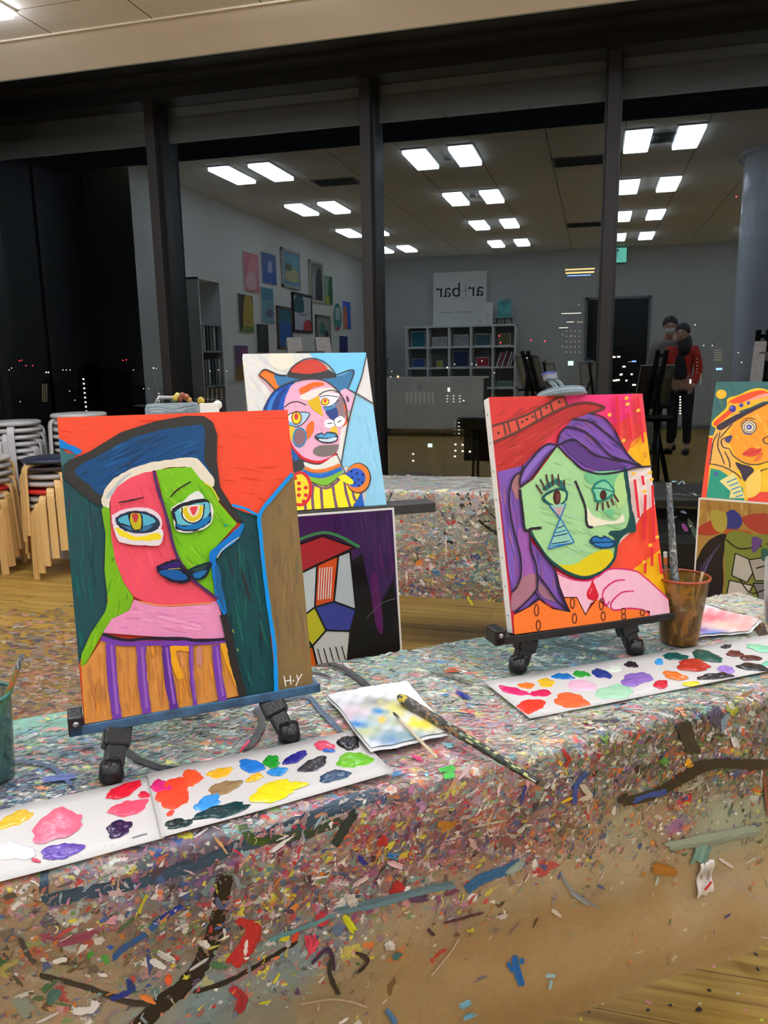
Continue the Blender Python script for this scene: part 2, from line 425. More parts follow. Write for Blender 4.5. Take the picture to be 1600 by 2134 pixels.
# door and frame in the back wall (plain black door)
f = MB(); f.box((-.15, YB, 0), (.83, YB + .012, 2.17)); d = struct(f.build('door_1', mat('black_door', (16, 17, 20), .35, .05)))
f = MB(); f.box((-.19, YB, 0), (-.15, YB + .03, 2.21)); f.box((.83, YB, 0), (.87, YB + .03, 2.21)); f.box((-.19, YB, 2.17), (.87, YB + .03, 2.21)); f.build('door_frame', mat('grey_door_frame', (120, 122, 124), .5), d)
f = MB(); f.box((-.08, YB + .012, .98), (-.02, YB + .06, 1.0)); f.build('door_handle', mat('steel', (170, 170, 172), .3, .03, metal=1), d)
for nm, a, b in (('back', (XL, YB), (XR, YB + .012)), ('left', (XL, YB), (XL + .012, 2.85))):
    f = MB(); f.box((a[0], a[1], 0), (b[0], b[1], .07)); o = struct(f.build('baseboard_' + nm, mat('grey_baseboard', (120, 122, 122), .6)))
# round column
f = MB(); f.lathe([(.42, 0), (.42, CZ)], 48, (1.66, 2.5, 0)); f.lathe([(.47, CZ - .03), (.47, CZ)], 48, (1.66, 2.5, 0))
tag(f.build('round_column', mat('column_grey_blue', (228, 236, 250), .22, .03, coat=.4)), 'thick round glossy grey-blue column with dark ring at the ceiling', 'column')

# ------------------------------------------------------------ ceiling lights and vents
M_DIF = emit('lamp_diffuser', (240, 244, 255), LAMP)
def make_lamp():
    t = thing('ceiling_light', 'long narrow recessed lamp panel in the tiled ceiling behind the camera, lit white', 'ceiling light', group='ceiling lamp panels behind the camera')
    f = MB(); a, b = .1, .31
    for x0, y0, x1, y1 in ((-a - .012, -b - .012, -a, b + .012), (a, -b - .012, a + .012, b + .012), (-a, -b - .012, a, -b), (-a, b, a, b + .012)): f.box((x0, y0, -.012), (x1, y1, 0))
    f.build('frame', M_WHITE, t)
    f = MB(); f.box((-a, -b, -.042), (a, b, -.002)); f.build('diffuser', M_DIF, t, bevel=.006); return t
L0 = make_lamp(); first = True
for px_ in (-3.17, -1.35, .473, 2.30, 4.12):
    for r in range(4):
        for s in (-1, 1):
            y = 3.38 - 1.838 * r
            o = L0 if first else copy_tree(L0); first = False
            o.location = (px_ + s * .198, y, CZ)
            cn = {-3.17: 'leftmost', -1.35: 'second', .473: 'third', 2.30: 'fourth', 4.12: 'fifth'}[px_]
            o['label'] = '%s lamp of the %s pair in the %s column of ceiling lamps' % (('left', 'right')[s > 0], ('nearest', 'second', 'third', 'farthest')[r], cn)
            if px_ == -3.17 and r == 0 and s == 1:
                o['label'] = 'lit white lamp panel cut off by the top left corner of the picture'; del o['group']
M_VENT = mat('vent_grey', (140, 138, 134), .6); M_VD = mat('vent_dark', (40, 40, 40), .7)
def vent(c, w, h, lab, conc=False):
    t = thing('ceiling_vent', lab, 'vent', c)
    f = MB(); f.box((-w / 2, -h / 2, -.006), (w / 2, h / 2, 0)); f.build('plate', M_VENT, t)
    f = MB()
    if conc:
        for k in range(4):
            a = .04 + k * .035
            for x0, y0, x1, y1 in ((-a, -a, -a + .012, a), (a - .012, -a, a, a), (-a, -a, a, -a + .012), (-a, a - .012, a, a)): f.box((x0, y0, -.014), (x1, y1, -.006))
    else:
        for k in range(9): f.box((-w / 2 + .03, -h / 2 + .02 + k * (h - .04) / 9, -.014), (w / 2 - .03, -h / 2 + .02 + (k + .6) * (h - .04) / 9, -.006))
    f.build('grille', M_VD, t); return t
for x, y, w, h, lab, cc in ((700, 378, .45, .3, 'slotted grey ceiling vent beside the left group of lamps', 0), (1222, 333, .62, .34, 'large dark slotted air conditioning vent between the lamp rows', 0), (1383, 284, .38, .38, 'square ceiling vent of nested rings between the two lamps on the right', 1), (1225, 467, .6, .34, 'far slotted ceiling vent near the back wall', 0)):
    p = at_z(x, y, CZ); vent((p.x, 2 * YW - p.y, CZ), w, h, lab, cc)
for x, y, lab in ((935, 325, 'small round smoke detector between two ceiling lamps'), (985, 405, 'round sprinkler rose farther along the ceiling')):
    p = at_z(x, y, CZ); f = MB(); f.lathe([(.0, -.03), (.04, -.028), (.055, -.01), (.06, 0)], 20); o = f.build('smoke_detector', M_VENT, loc=(p.x, 2 * YW - p.y, CZ)); tag(o, lab, 'smoke detector')

# ------------------------------------------------------------ back wall: shelf, signs, exit sign
def mirY(x, y, Y): # point seen in the window at mirrored depth Y -> its real place
    p = at_y(x, y, Y); return Vector((p.x, 2 * YW - p.y, p.z))
yb = YB
sh = thing('cube_shelf', 'white open shelf of five by five square cubbies against the back wall', 'shelf', (-3.24, yb + .02, 0))
f = MB(); Wd, Hh, D, tk = 1.93, 1.8, .38, .03
ps = (Wd - tk) / 5; pz = (Hh - tk) / 5
for i in range(6): f.box((i * ps, 0, 0), (i * ps + tk, D, Hh))
f.build('upright_panels', M_WHITE, sh)
f = MB()
for j in range(6): f.box((0, .001, j * pz), (Wd, D - .001, j * pz + tk))
f.build('shelf_boards', M_WHITE, sh)
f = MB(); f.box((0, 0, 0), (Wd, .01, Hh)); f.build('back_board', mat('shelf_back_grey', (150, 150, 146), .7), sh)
items = [(0, 4, 'blue green canvas in the top left cubby', (20, 110, 130), .26, .28), (1, 4, 'pale grey picture in a white cubby', (170, 176, 180), .26, .17), (2, 4, 'pale picture leaning in the middle cubby', (160, 166, 172), .26, .2),
         (3, 4, 'white framed seascape in the fourth cubby', (70, 100, 110), .28, .2), (0, 3, 'blue canvas low in the left cubby', (50, 90, 160), .24, .16), (2, 3, 'dark blue canvas in the middle of the shelf', (30, 50, 100), .28, .28),
         (1, 3, 'yellow figure card on the shelf', (200, 190, 50), .1, .12), (3, 3, 'red folded card on the shelf', (190, 50, 60), .22, .16), (4, 4, 'olive picture in the top right cubby', (120, 120, 70), .2, .2), (4, 2, 'small green glass dishes picture in the low cubby', (110, 150, 135), .24, .1)]
for i, j, lab, c, w, h in items:
    t = thing('small_canvas', lab, 'canvas', (-3.24 + i * ps + tk + (ps - tk) / 2, yb + .24, j * pz + tk + .002), rot=(-.12, 0, 0))
    f = MB(); f.box((-w / 2, -.01, 0), (w / 2, .008, h)); f.build('board', mat('canvas_white', (232, 229, 220), .7, .02, 40), t)
    f = MB(); f.box((-w / 2 + .01, .008, .01), (w / 2 - .01, .0095, h - .01)); f.build('picture', mat('pic_%d_%d' % (i, j), c, .6, .4, 14), t)
for k in range(6):
    f = MB(); c = [(220, 220, 216), (180, 60, 80), (210, 208, 205), (150, 40, 60), (225, 225, 220), (190, 190, 195)][k]
    f.box((-.012, -.1, 0), (.012, .1, .24 + .015 * (k % 3))); o = f.build('magazine', mat('magazine_%d' % k, c, .5)); o.location = (-3.24 + 4 * ps + .08 + k * .045, yb + .25, 3 * pz + tk + .004); o.rotation_euler = (0, .32, 0)
    tag(o, ['white', 'pink', 'grey white', 'dark red', 'thick white', 'pale grey'][k] + ' magazine leaning in the right hand cubby, %s' % ['first', 'second', 'third', 'fourth', 'fifth', 'sixth'][k] + ' from the left', 'magazine', 'magazines in the cubby')
def text(name, s, size, m, parent, loc, rot, ext=.002):
    c = bpy.data.curves.new(name, 'FONT'); c.body = s; c.size = size; c.extrude = ext; c.align_x = 'CENTER'
    o = bpy.data.objects.new(name, c); COL.objects.link(o); dg = bpy.context.evaluated_depsgraph_get()
    me = bpy.data.meshes.new_from_object(o.evaluated_get(dg)); bpy.data.objects.remove(o)
    me.materials.clear(); me.materials.append(m)
    o = bpy.data.objects.new(name, me); COL.objects.link(o); o.parent = parent; o.location = loc; o.rotation_euler = rot; return o
M_INK = mat('ink_navy', (40, 42, 62), .6); M_INKG = mat('ink_grey', (150, 152, 156), .6)
t = thing('sign_board', 'large white sign board reading ar+bar standing on top of the cube shelf', 'sign', (-2.33, yb + .1, 1.802), rot=(.06, 0, 0))
f = MB(); f.box((-.47, -.012, 0), (.47, .012, .92)); f.build('board', mat('sign_white', (240, 241, 240), .5, .01), t)
# the sign faces the window (+y): letters turned to read from there
lr = (pi / 2, 0, pi)
text('letters', 'ar', .34, M_INK, t, (.285, .013, .5), lr); text('letters', 'bar', .34, M_INK, t, (-.2, .013, .5), lr)
f = MB(); f.box((.098, .012, .5), (.108, .015, .70)); f.box((.04, .012, .585), (.165, .015, .595)); f.build('plus_mark', M_INKG, t)
f = MB(); f.box((-.05, .012, .23), (.3, .0145, .24)); f.box((-.35, .012, .23), (-.1, .0145, .24)); f.box((-.2, .012, .47), (.2, .0135, .474)); f.build('small_print_lines', M_INKG, t)
t = thing('notice_board', 'small white notice sheet with scribbled drawings in front of the big sign', 'sign', (-1.91, yb + .2, 1.802), rot=(.06, 0, 0))
f = MB(); f.box((-.175, -.006, 0), (.175, .006, .38)); f.build('board', mat('sign_white', (240, 241, 240), .5, .01), t)
f = MB(); random.seed(3)
for k in range(9):
    x, z = random.uniform(-.13, .13), random.uniform(.05, .3)
    f.tube([(x + .022 * cos(a) * random.uniform(.6, 1.3), .008, z + .02 * sin(a)) for a in [i * .7 for i in range(10)]], .0018, 4)
f.build('scribbles', M_INKG, t)
# small easel with picture on the shelf
t = thing('display_easel', 'small black tabletop easel on top of the cube shelf', 'easel', (-1.53, yb + .22, 1.802), rz=pi)
f = MB(); f.bar((-.16, -.03, .09), (.16, -.03, .09), .02, .015); f.build('ledge', M_BWD, t)
for x in (-.13, .13, 0):
    f = MB(); f.bar((x * 1.1, -.05 if x else .1, 0), (x * .55, 0, .2), .014, .014); f.build('leg', M_BWD, t)
f = MB(); f.bar((0, 0, .1), (0, .04, .42), .014, .014); f.bar((-.1, .035, .42), (.02, .035, .42), .012, .012); f.build('mast', M_BWD, t)
t = thing('small_canvas', 'teal and white abstract canvas on the little black easel', 'canvas', (-1.53, yb + .25, 1.912), rot=(.15, 0, 0))
f = MB(); f.box((-.12, -.008, 0), (.12, .008, .3)); f.build('board', mat('canvas_white', (232, 229, 220), .7, .02, 40), t)
f = MB(); f.box((-.118, .008, .002), (.118, .0095, .298)); f.build('picture', mat('teal_wash', (90, 170, 170), .6, .7, 6), t)
# exit sign
t = thing('exit_sign', 'green lit exit sign with a white running figure high on the back wall', 'exit sign', (.3, yb + .05, 2.74))
f = MB(); f.box((-.15, -.03, 0), (.15, .03, .25)); f.build('housing', mat('exit_green_plastic', (20, 150, 110), .4), t)
f = MB(); f.box((-.14, .03, .01), (.14, .033, .24)); f.build('lit_panel', emit('exit_panel', (150, 255, 225), 3.0), t)
f = MB(); f.ball((.0, .036, .205), .018, 10, (1, .2, 1))
for p, q, w in (((0, .036, .18), (.01, .036, .115), .03), ((.01, .036, .17), (-.04, .036, .14), .013), ((-.04, .036, .14), (-.05, .036, .165), .012), ((0, .036, .17), (.045, .036, .13), .013), ((.01, .036, .115), (-.03, .036, .08), .018), ((-.03, .036, .08), (-.03, .036, .03), .016), ((.01, .036, .115), (.04, .036, .07), .018), ((.04, .036, .07), (.085, .036, .055), .015)): f.bar(p, q, .003, w, (0, 1, 0))
f.build('running_figure', emit('exit_figure', (0, 140, 90), .6), t)

# ------------------------------------------------------------ left wall pictures
def wallpic(name, lab, y0, y1, z0, z1, cols, frame=None, fw=.04, oval=False, th=.03):
    yc, zc, w, h = (y0 + y1) / 2, (z0 + z1) / 2, abs(y1 - y0), abs(z1 - z0)
    t = thing(name, lab, 'picture', (XL, yc, zc), rz=-pi / 2)   # local +x -> -y world, local +y -> +x (into room)
    if frame:
        f = MB()
        for a, b in (((-w / 2, 0, -h / 2), (-w / 2 + fw, th, h / 2)), ((w / 2 - fw, 0, -h / 2), (w / 2, th, h / 2)), ((-w / 2, 0, -h / 2), (w / 2, th, -h / 2 + fw)), ((-w / 2, 0, h / 2 - fw), (w / 2, th, h / 2))): f.box(a, b)
        f.build('frame', mat('frame_%s' % '_'.join(map(str, frame)), frame, .5, .2, 20), t, bevel=.004)
        w -= 2 * fw; h -= 2 * fw
    f = MB()
    if oval: f.lathe([(0, 0), (.5, 0), (.5, th), (0, th)], 32, M=Matrix.Rotation(-pi / 2, 4, 'X')); f.v = [(x * w, y, z * h) for x, y, z in f.v]
    else: f.box((-w / 2, 0, -h / 2), (w / 2, th * .7, h / 2))
    f.build('canvas', mat('canvas_white', (232, 229, 220), .7, .02, 40), t)
    A = MB(); y = th * (.7 if not oval else 1.0) + .001
    for i, (c, x0, zz0, x1, zz1) in enumerate(cols):
        A.col = lin(c); x0, x1, zz0, zz1 = (x0 - .5) * w, (x1 - .5) * w, (zz0 - .5) * h, (zz1 - .5) * h
        if oval:
            P = [(max(min(.5 * w * cos(a), x1), x0), y + i * .0004, max(min(.5 * h * sin(a), zz1), zz0)) for a in [2 * pi * k / 40 for k in range(40)]]
            A.add(P, [tuple(range(39, -1, -1))])
        else:
            P = [(x0, zz0), (x1, zz0), (x1, zz1), (x0, zz1)]
            if i: P = [(p[0], p[1]) for p in catmull([Vector((x0, zz0)), Vector((x1, zz0)), Vector((x1 - .1 * (x1 - x0), zz1)), Vector((x0 + .2 * (x1 - x0), zz1 - .1 * (zz1 - zz0)))], True, 5)]; P = [(min(max(a, -w / 2), w / 2), min(max(b, -h / 2), h / 2)) for a, b in P]
            A.add([(a, y + i * .0006, b) for a, b in P], [tuple(range(len(P) - 1, -1, -1))])
    A.build('picture', paintmat('wall_picture_paint', .6, .2, 1.6, (25, 25, 25)), t)
WP = [('wall_canvas', 'tall pink and rose patterned canvas, leftmost of the top row on the gallery wall', 1.68, 1.26, 2.54, 2.09, [((214, 110, 125), 0, 0, 1, 1), ((235, 190, 196), .1, .1, .8, .5), ((225, 150, 155), .3, .55, .9, .9)], None),
 ('wall_canvas', 'blue canvas with a pale peak and white dots, second of the top row', 1.15, .69, 2.6, 2.23, [((80, 100, 170), 0, 0, 1, 1), ((30, 90, 180), .1, 0, 1, .45), ((200, 205, 235), .4, .4, .7, .75)], None),
 ('framed_picture', 'grey framed picture of a pale blue sky over gold water', .48, -.19, 2.74, 2.23, [((110, 170, 195), 0, 0, 1, 1), ((190, 180, 130), .1, .15, .9, .5), ((90, 100, 60), .1, .45, .5, .65)], (168, 170, 165)),
 ('framed_picture', 'cream framed tall picture of a dim upright shape', -.58, -1.16, 2.7, 2.1, [((130, 125, 120), 0, 0, 1, 1), ((50, 50, 60), .4, 0, .95, .85), ((175, 170, 160), .1, .1, .35, .7)], (176, 172, 148)),
 ('wall_canvas', 'narrow green and white canvas at the end of the top row', -1.19, -1.61, 2.54, 2.11, [((150, 180, 160), 0, 0, 1, 1), ((40, 110, 60), .5, .1, 1, 1), ((170, 180, 60), .1, 0, .6, .3)], None),
 ('wall_canvas', 'mustard yellow canvas with a dark left edge', 1.89, 1.48, 2.04, 1.6, [((70, 60, 45), 0, 0, 1, 1), ((190, 160, 50), .3, .1, .95, 1), ((110, 140, 60), .1, 0, 1, .15)], None),
 ('wall_canvas', 'tall pale teal misty canvas under the blue one', 1.21, .82, 2.17, 1.73, [((120, 170, 180), 0, 0, 1, 1), ((70, 140, 165), .0, .7, .9, 1), ((110, 110, 140), .3, .2, .9, .4)], None),
 ('wall_canvas', 'nearly black narrow canvas, low on the gallery wall', 1.4, 1.04, 1.71, 1.36, [((38, 42, 48), 0, 0, 1, 1), ((60, 64, 60), .2, .5, .8, .9)], None),
 ('framed_picture', 'brown wooden framed picture of deep blue water', .71, .19, 1.97, 1.41, [((30, 100, 180), 0, 0, 1, 1), ((20, 110, 120), 0, .7, 1, 1)], (96, 82, 66)),
 ('framed_picture', 'black framed white poster with a dark green corner and a red corner', .14, -.62, 2.19, 1.64, [((205, 205, 215), 0, 0, 1, 1), ((40, 95, 95), 0, .55, .55, 1), ((200, 60, 60), .5, 0, 1, .3), ((130, 130, 140), .25, .44, .7, .48)], (22, 22, 24)),
 ('framed_picture', 'grey green framed picture with a teal dancer-like blot', -.79, -1.45, 1.93, 1.46, [((150, 155, 150), 0, 0, 1, 1), ((60, 120, 110), .2, .4, .6, .8), ((50, 50, 50), .5, 0, .9, .5)], (105, 104, 84)),
 ('oval_canvas', 'oval canvas, teal with a pale centre and a pink foot', -1.59, -2.02, 2.15, 1.72, [((50, 140, 135), 0, 0, 1, 1), ((190, 210, 210), .25, .4, .8, .85), ((190, 70, 90), .0, 0, 1, .12)], None),
 ('wall_canvas', 'narrow bright blue and orange canvas, last before the far corner', -2.12, -2.55, 2.21, 1.76, [((40, 100, 210), 0, 0, 1, 1), ((220, 120, 90), 0, 0, .5, .8)], None),
 ('wall_canvas', 'navy canvas low at the far end of the gallery wall', -1.89, -2.34, 1.64, 1.25, [((30, 50, 130), 0, 0, 1, 1), ((20, 30, 70), 0, 0, .7, .5)], None),
 ('wall_canvas', 'purple and ochre canvas, lowest on the left of the gallery wall', 2.06, 1.69, 1.44, 1.03, [((120, 90, 130), 0, 0, 1, 1), ((170, 130, 70), 0, 0, 1, .45), ((190, 80, 150), .5, .65, .9, .9)], None)]
for nm, lab, a, b, c, d, cols, fr in WP: wallpic(nm, lab, a, b, d, c, cols, fr, oval=nm.startswith('oval'))
# niche shelf with papers by the left wall
t = thing('wall_bookcase', 'tall narrow white bookcase with papers at the near end of the gallery wall', 'bookcase', (XL, 2.9, 0))
f = MB(); f.box((0, 0, 0), (.3, .02, 2.08)); f.box((0, .46, 0), (.3, .48, 2.08)); f.box((0, 0, 2.06), (.3, .48, 2.08)); f.box((0, 0, 0), (.01, .48, 2.08)); f.build('frame', M_WHITE, t)
f = MB()
for z in (.3, .65, 1.0, 1.35, 1.62): f.box((.01, .02, z), (.29, .46, z + .02))
f.build('shelf_boards', mat('shelf_back_grey', (150, 150, 146), .7), t)
for k in range(10):
    f = MB(); f.box((-.1, -.018, 0), (.1, .018, .26)); o = f.build('folder', mat('folder_%d' % (k % 3), [(206, 205, 200), (120, 120, 122), (70, 72, 76)][k % 3], .6)); o.location = (XL + .17, 2.96 + (k % 5) * .075, (1.02, 1.37)[k // 5] + .003)
    tag(o, 'paper folder standing in the white bookcase, %s of the %s shelf' % (['first', 'second', 'third', 'fourth', 'fifth'][k % 5], ['lower', 'upper'][k // 5]), 'folder', 'folders in the bookcase')
# white counter and plant
t = thing('reception_counter', 'long white counter panel in front of the cube shelf', 'counter', (-2.55, -1.9, 0))
f = MB(); f.box((-.95, -.02, .12), (.85, .02, .92)); f.build('front_panel', M_WHITE, t, bevel=.004)
f = MB(); f.box((-.97, -.5, .92), (.87, .03, .95)); f.build('top', M_WHITE, t, bevel=.004)
for x in (-.9, .8):
    f = MB(); f.box((x, -.45, 0), (x + .05, -.03, .92)); f.build('leg', M_BWD, t)
pl = thing('potted_plant', 'tall thin stemmed plant with dark oval leaves beside the cube shelf', 'plant', (-3.62, -2.9, 0))
f = MB(); f.lathe([(0, 0), (.13, 0), (.17, .3), (.15, .3), (.14, .27), (0, .27)], 24); f.build('pot', mat('dark_pot', (60, 62, 60), .5), pl)
random.seed(5)
for k in range(5):
    a = k * 1.3; pts = [(0, 0, .27), (.03 * cos(a), .03 * sin(a), .8), (.1 * cos(a), .1 * sin(a), 1.25 + .1 * k)]
    f = MB(); f.tube(catmull(pts, False, 6), .006, 6); f.build('stem', mat('stem_brown', (60, 50, 38), .7), pl)
    P = catmull(pts, False, 6)
    for j in range(8):
        c = P[min(5 + j, len(P) - 1)]; b = a + j * 2.4; d = Vector((cos(b), sin(b), .35)); e = Vector((-sin(b), cos(b), 0)); l = .13
        f = MB(); f.grid(lambda u, v: c + d * (l * u) + e * ((v - .5) * .07 * sin(pi * min(1, u * .96 + .02))) + Vector((0, 0, -.05 * u * u)), 6, 3); f.build('leaf', mat('leaf_dark_green', (38, 58, 40), .45, .2), pl)

# ------------------------------------------------------------ tables and paint-covered vinyl cloths
TZ = .722
class Cloth:
    """vinyl sheet over a table: s runs along the table, w across it (0 = back edge, then over the front edge)"""
    def __init__(s, ang, front, back, s0, s1, drop, lean, seed):
        s.t = Vector((cos(ang), sin(ang), 0)); s.n = Vector((-sin(ang), cos(ang), 0)); s.f, s.b, s.s0, s.s1, s.drop, s.lean = front, back, s0, s1, drop, lean
        s.W = back - front; s.ph = seed; s.r = .014
    def wav(s, a, w): return .0022 * sin(9 * a + s.ph) * cos(11 * w + 1.3 * s.ph) + .0012 * sin(31 * a + 17 * w)
    def pos(s, a, w):
        r = s.r; W = s.W; arc = r * pi / 2
        def top(a, ww):
            # profile across the sheet
            if ww < r: # back edge round and back drape
                q = r - ww
                if q < arc: th = q / r; return s.b - r + r * sin(th), TZ - r + r * cos(th)
                q -= arc; return s.b + .01 * min(1, q * 8) + .012 * sin(13 * a) * min(1, q * 4), TZ - r - q
            if ww > W - r:
                q = ww - (W - r)
                if q < arc: th = q / r; return s.f + r - r * sin(th), TZ - r + r * cos(th)
                q -= arc
                fold = (.012 * sin(7.5 * a + s.ph) + .006 * sin(19 * a + 2 * s.ph)) * min(1, q * 3.0)
                return s.f - s.lean * q - fold - .004 * sin(40 * q) * min(1, q * 4), TZ - r - q
            return s.b - ww, TZ + s.wav(a, ww)
        e = 0; aa = a
        for end, sg in ((s.s1, 1), (s.s0, -1)):
            if (a - end) * sg > -r:
                q = (a - end) * sg + r
                if q < arc: aa = end + sg * (-r + r * sin(q / r)); e = r - r * cos(q / r)
                else: aa = end + sg * (.02 * min(1, (q - arc) * 5)); e = r + q - arc
        d, z = top(aa, w)
        if e > 0: z = z - e if z > TZ - .02 else min(z, TZ - e)
        return s.t * aa + s.n * d + Vector((0, 0, z))
    def nrm(s, a, w):
        p = s.pos(a, w); h = .002; u = s.pos(a + h, w) - p; v = s.pos(a, w + h) - p
        n = v.cross(u)
        return (n.normalized() if n.length > 1e-9 else Vector((0, 0, 1)))
    def from_px(s, x, y):
        p = at_z(x, y, TZ); d = p.dot(s.n)
        if d >= s.f: return p.dot(s.t), s.b - d
        r = ray(x, y); e = EYE.dot(s.n); k = (s.f - .01 - e) / r.dot(s.n); p = EYE + r * k
        return p.dot(s.t), s.W + (TZ - p.z) - .006
def cloth_mat(name, rotz):
    m, nt, b = newmat(name); L = nt.links.new
    a = N(nt, 'ShaderNodeVertexColor', layer_name='Col')
    def noise(sc, det, dist=0., rough=.6):
        n = N(nt, 'ShaderNodeTexNoise'); n.inputs['Scale'].default_value = 1; n.inputs['Detail'].default_value = det; n.inputs['Roughness'].default_value = rough; n.inputs['Distortion'].default_value = dist
        L(coords(nt, sc), n.inputs['Vector']); return n
    n1 = noise((34, 34, 60), 8, 1.8, .7); n2 = noise((95, 95, 120), 5, 1.0, .7); n3 = noise((7, 7, 7), 6, 1.0)
    # hue drift of smeared paint
    mx = N(nt, 'ShaderNodeMix', data_type='RGBA', blend_type='OVERLAY')
    dn = N(nt, 'ShaderNodeAttribute', attribute_name='dens'); df = N(nt, 'ShaderNodeMath', operation='MULTIPLY_ADD', use_clamp=True); L(dn.outputs['Fac'], df.inputs[0]); df.inputs[1].default_value = .45; df.inputs[2].default_value = .12; L(df.outputs[0], mx.inputs[0])
    L(a.outputs[0], mx.inputs[6])
    hs = N(nt, 'ShaderNodeHueSaturation'); hs.inputs['Saturation'].default_value = 1.15; hs.inputs['Value'].default_value = .95
    L(n1.outputs['Color'], hs.inputs['Color']); L(hs.outputs[0], mx.inputs[7])
    # flecks of other colours, as dense as the 'dens' attribute says
    cur = mx.outputs[2]
    pa = N(nt, 'ShaderNodeAttribute', attribute_name='pastel')
    R1 = [(232, 228, 220), (176, 50, 60), (110, 150, 150), (214, 200, 50), (76, 64, 92), (206, 140, 150), (40, 84, 150), (170, 176, 166), (210, 110, 50), (46, 42, 38), (96, 140, 70), (230, 226, 218), (130, 86, 140), (80, 110, 112), (190, 44, 50), (92, 80, 64)]
    R2 = [(240, 242, 232), (220, 130, 130), (140, 206, 188), (220, 222, 120), (90, 120, 130), (240, 196, 196), (100, 165, 210), (204, 228, 210), (240, 156, 90), (66, 76, 78), (140, 190, 110), (240, 240, 226), (160, 160, 190), (100, 170, 168), (224, 80, 80), (176, 196, 150)]
    for sc, th, dd in ((55, .42, .026), (115, .50, .014), (250, .42, .006)):
        nd = noise((sc * 1.1, sc * 1.1, sc * 1.1), 4, .8); vm = N(nt, 'ShaderNodeVectorMath', operation='MULTIPLY_ADD'); vm.inputs[1].default_value = (dd, dd, dd)
        L(nd.outputs['Color'], vm.inputs[0]); L(coords(nt, (.45, 1, 1), (0, 0, rotz)), vm.inputs[2])
        vo = N(nt, 'ShaderNodeTexVoronoi'); vo.inputs['Scale'].default_value = sc; L(vm.outputs[0], vo.inputs['Vector'])
        sp = N(nt, 'ShaderNodeSeparateColor'); L(vo.outputs['Color'], sp.inputs[0])
        pr = []
        for RR in (R1, R2):
            p_ = ramp(nt, [(i / 15, lin(c)) for i, c in enumerate(RR)]); p_.color_ramp.interpolation = 'CONSTANT'; L(sp.outputs[0], p_.inputs[0]); pr.append(p_)
        pm = N(nt, 'ShaderNodeMix', data_type='RGBA'); L(pa.outputs['Fac'], pm.inputs[0]); L(pr[0].outputs[0], pm.inputs[6]); L(pr[1].outputs[0], pm.inputs[7])
        m1 = N(nt, 'ShaderNodeMath', operation='MULTIPLY'); L(dn.outputs['Fac'], m1.inputs[0]); m1.inputs[1].default_value = th
        m2 = N(nt, 'ShaderNodeMath', operation='LESS_THAN'); L(sp.outputs[1], m2.inputs[0]); L(m1.outputs[0], m2.inputs[1])
        m3 = N(nt, 'ShaderNodeMath', operation='MULTIPLY'); L(m2.outputs[0], m3.inputs[0]); L(sp.outputs[2], m3.inputs[1])
        mm = N(nt, 'ShaderNodeMix', data_type='RGBA'); L(m3.outputs[0], mm.inputs[0]); L(cur, mm.inputs[6]); L(pm.outputs[2], mm.inputs[7]); cur = mm.outputs[2]
    r = ramp(nt, [(.34, (.22, .22, .24)), (.45, (.48, .48, .5)), (.56, (.54, .54, .52)), (.68, (.95, .95, .92))]); L(n2.outputs[0], r.inputs[0])
    mx2 = N(nt, 'ShaderNodeMix', data_type='RGBA', blend_type='OVERLAY'); df2 = N(nt, 'ShaderNodeMath', operation='MULTIPLY_ADD', use_clamp=True); L(dn.outputs['Fac'], df2.inputs[0]); df2.inputs[1].default_value = .5; df2.inputs[2].default_value = .15; L(df2.outputs[0], mx2.inputs[0])
    L(cur, mx2.inputs[6]); L(r.outputs[0], mx2.inputs[7]); L(mx2.outputs[2], b.inputs['Base Color'])
    b.inputs['Roughness'].default_value = .32
    bp = N(nt, 'ShaderNodeBump'); bp.inputs['Strength'].default_value = .5; bp.inputs['Distance'].default_value = .0015
    L(n2.outputs[0], bp.inputs['Height']); L(bp.outputs[0], b.inputs['Normal'])
    # clear vinyl where paint is thin: opacity is stored in a second attribute
    al = N(nt, 'ShaderNodeAttribute', attribute_name='cover')
    ma = N(nt, 'ShaderNodeMath', operation='MULTIPLY_ADD'); L(n3.outputs[0], ma.inputs[0]); ma.inputs[1].default_value = .5; ma.inputs[2].default_value = -.25
    ad = N(nt, 'ShaderNodeMath', operation='ADD', use_clamp=True); L(ma.outputs[0], ad.inputs[0]); L(al.outputs['Fac'], ad.inputs[1])
    tr = N(nt, 'ShaderNodeBsdfTransparent'); tr.inputs[0].default_value = (.93, .92, .9, 1)
    ms = N(nt, 'ShaderNodeMixShader'); L(ad.outputs[0], ms.inputs[0]); L(tr.outputs[0], ms.inputs[1]); L(b.outputs[0], ms.inputs[2])
    L(ms.outputs[0], nt.nodes['Material Output'].inputs[0]); return m
M_SPL = paintmat('dried_paint', .3, .5, .35, (300, 300, 300))
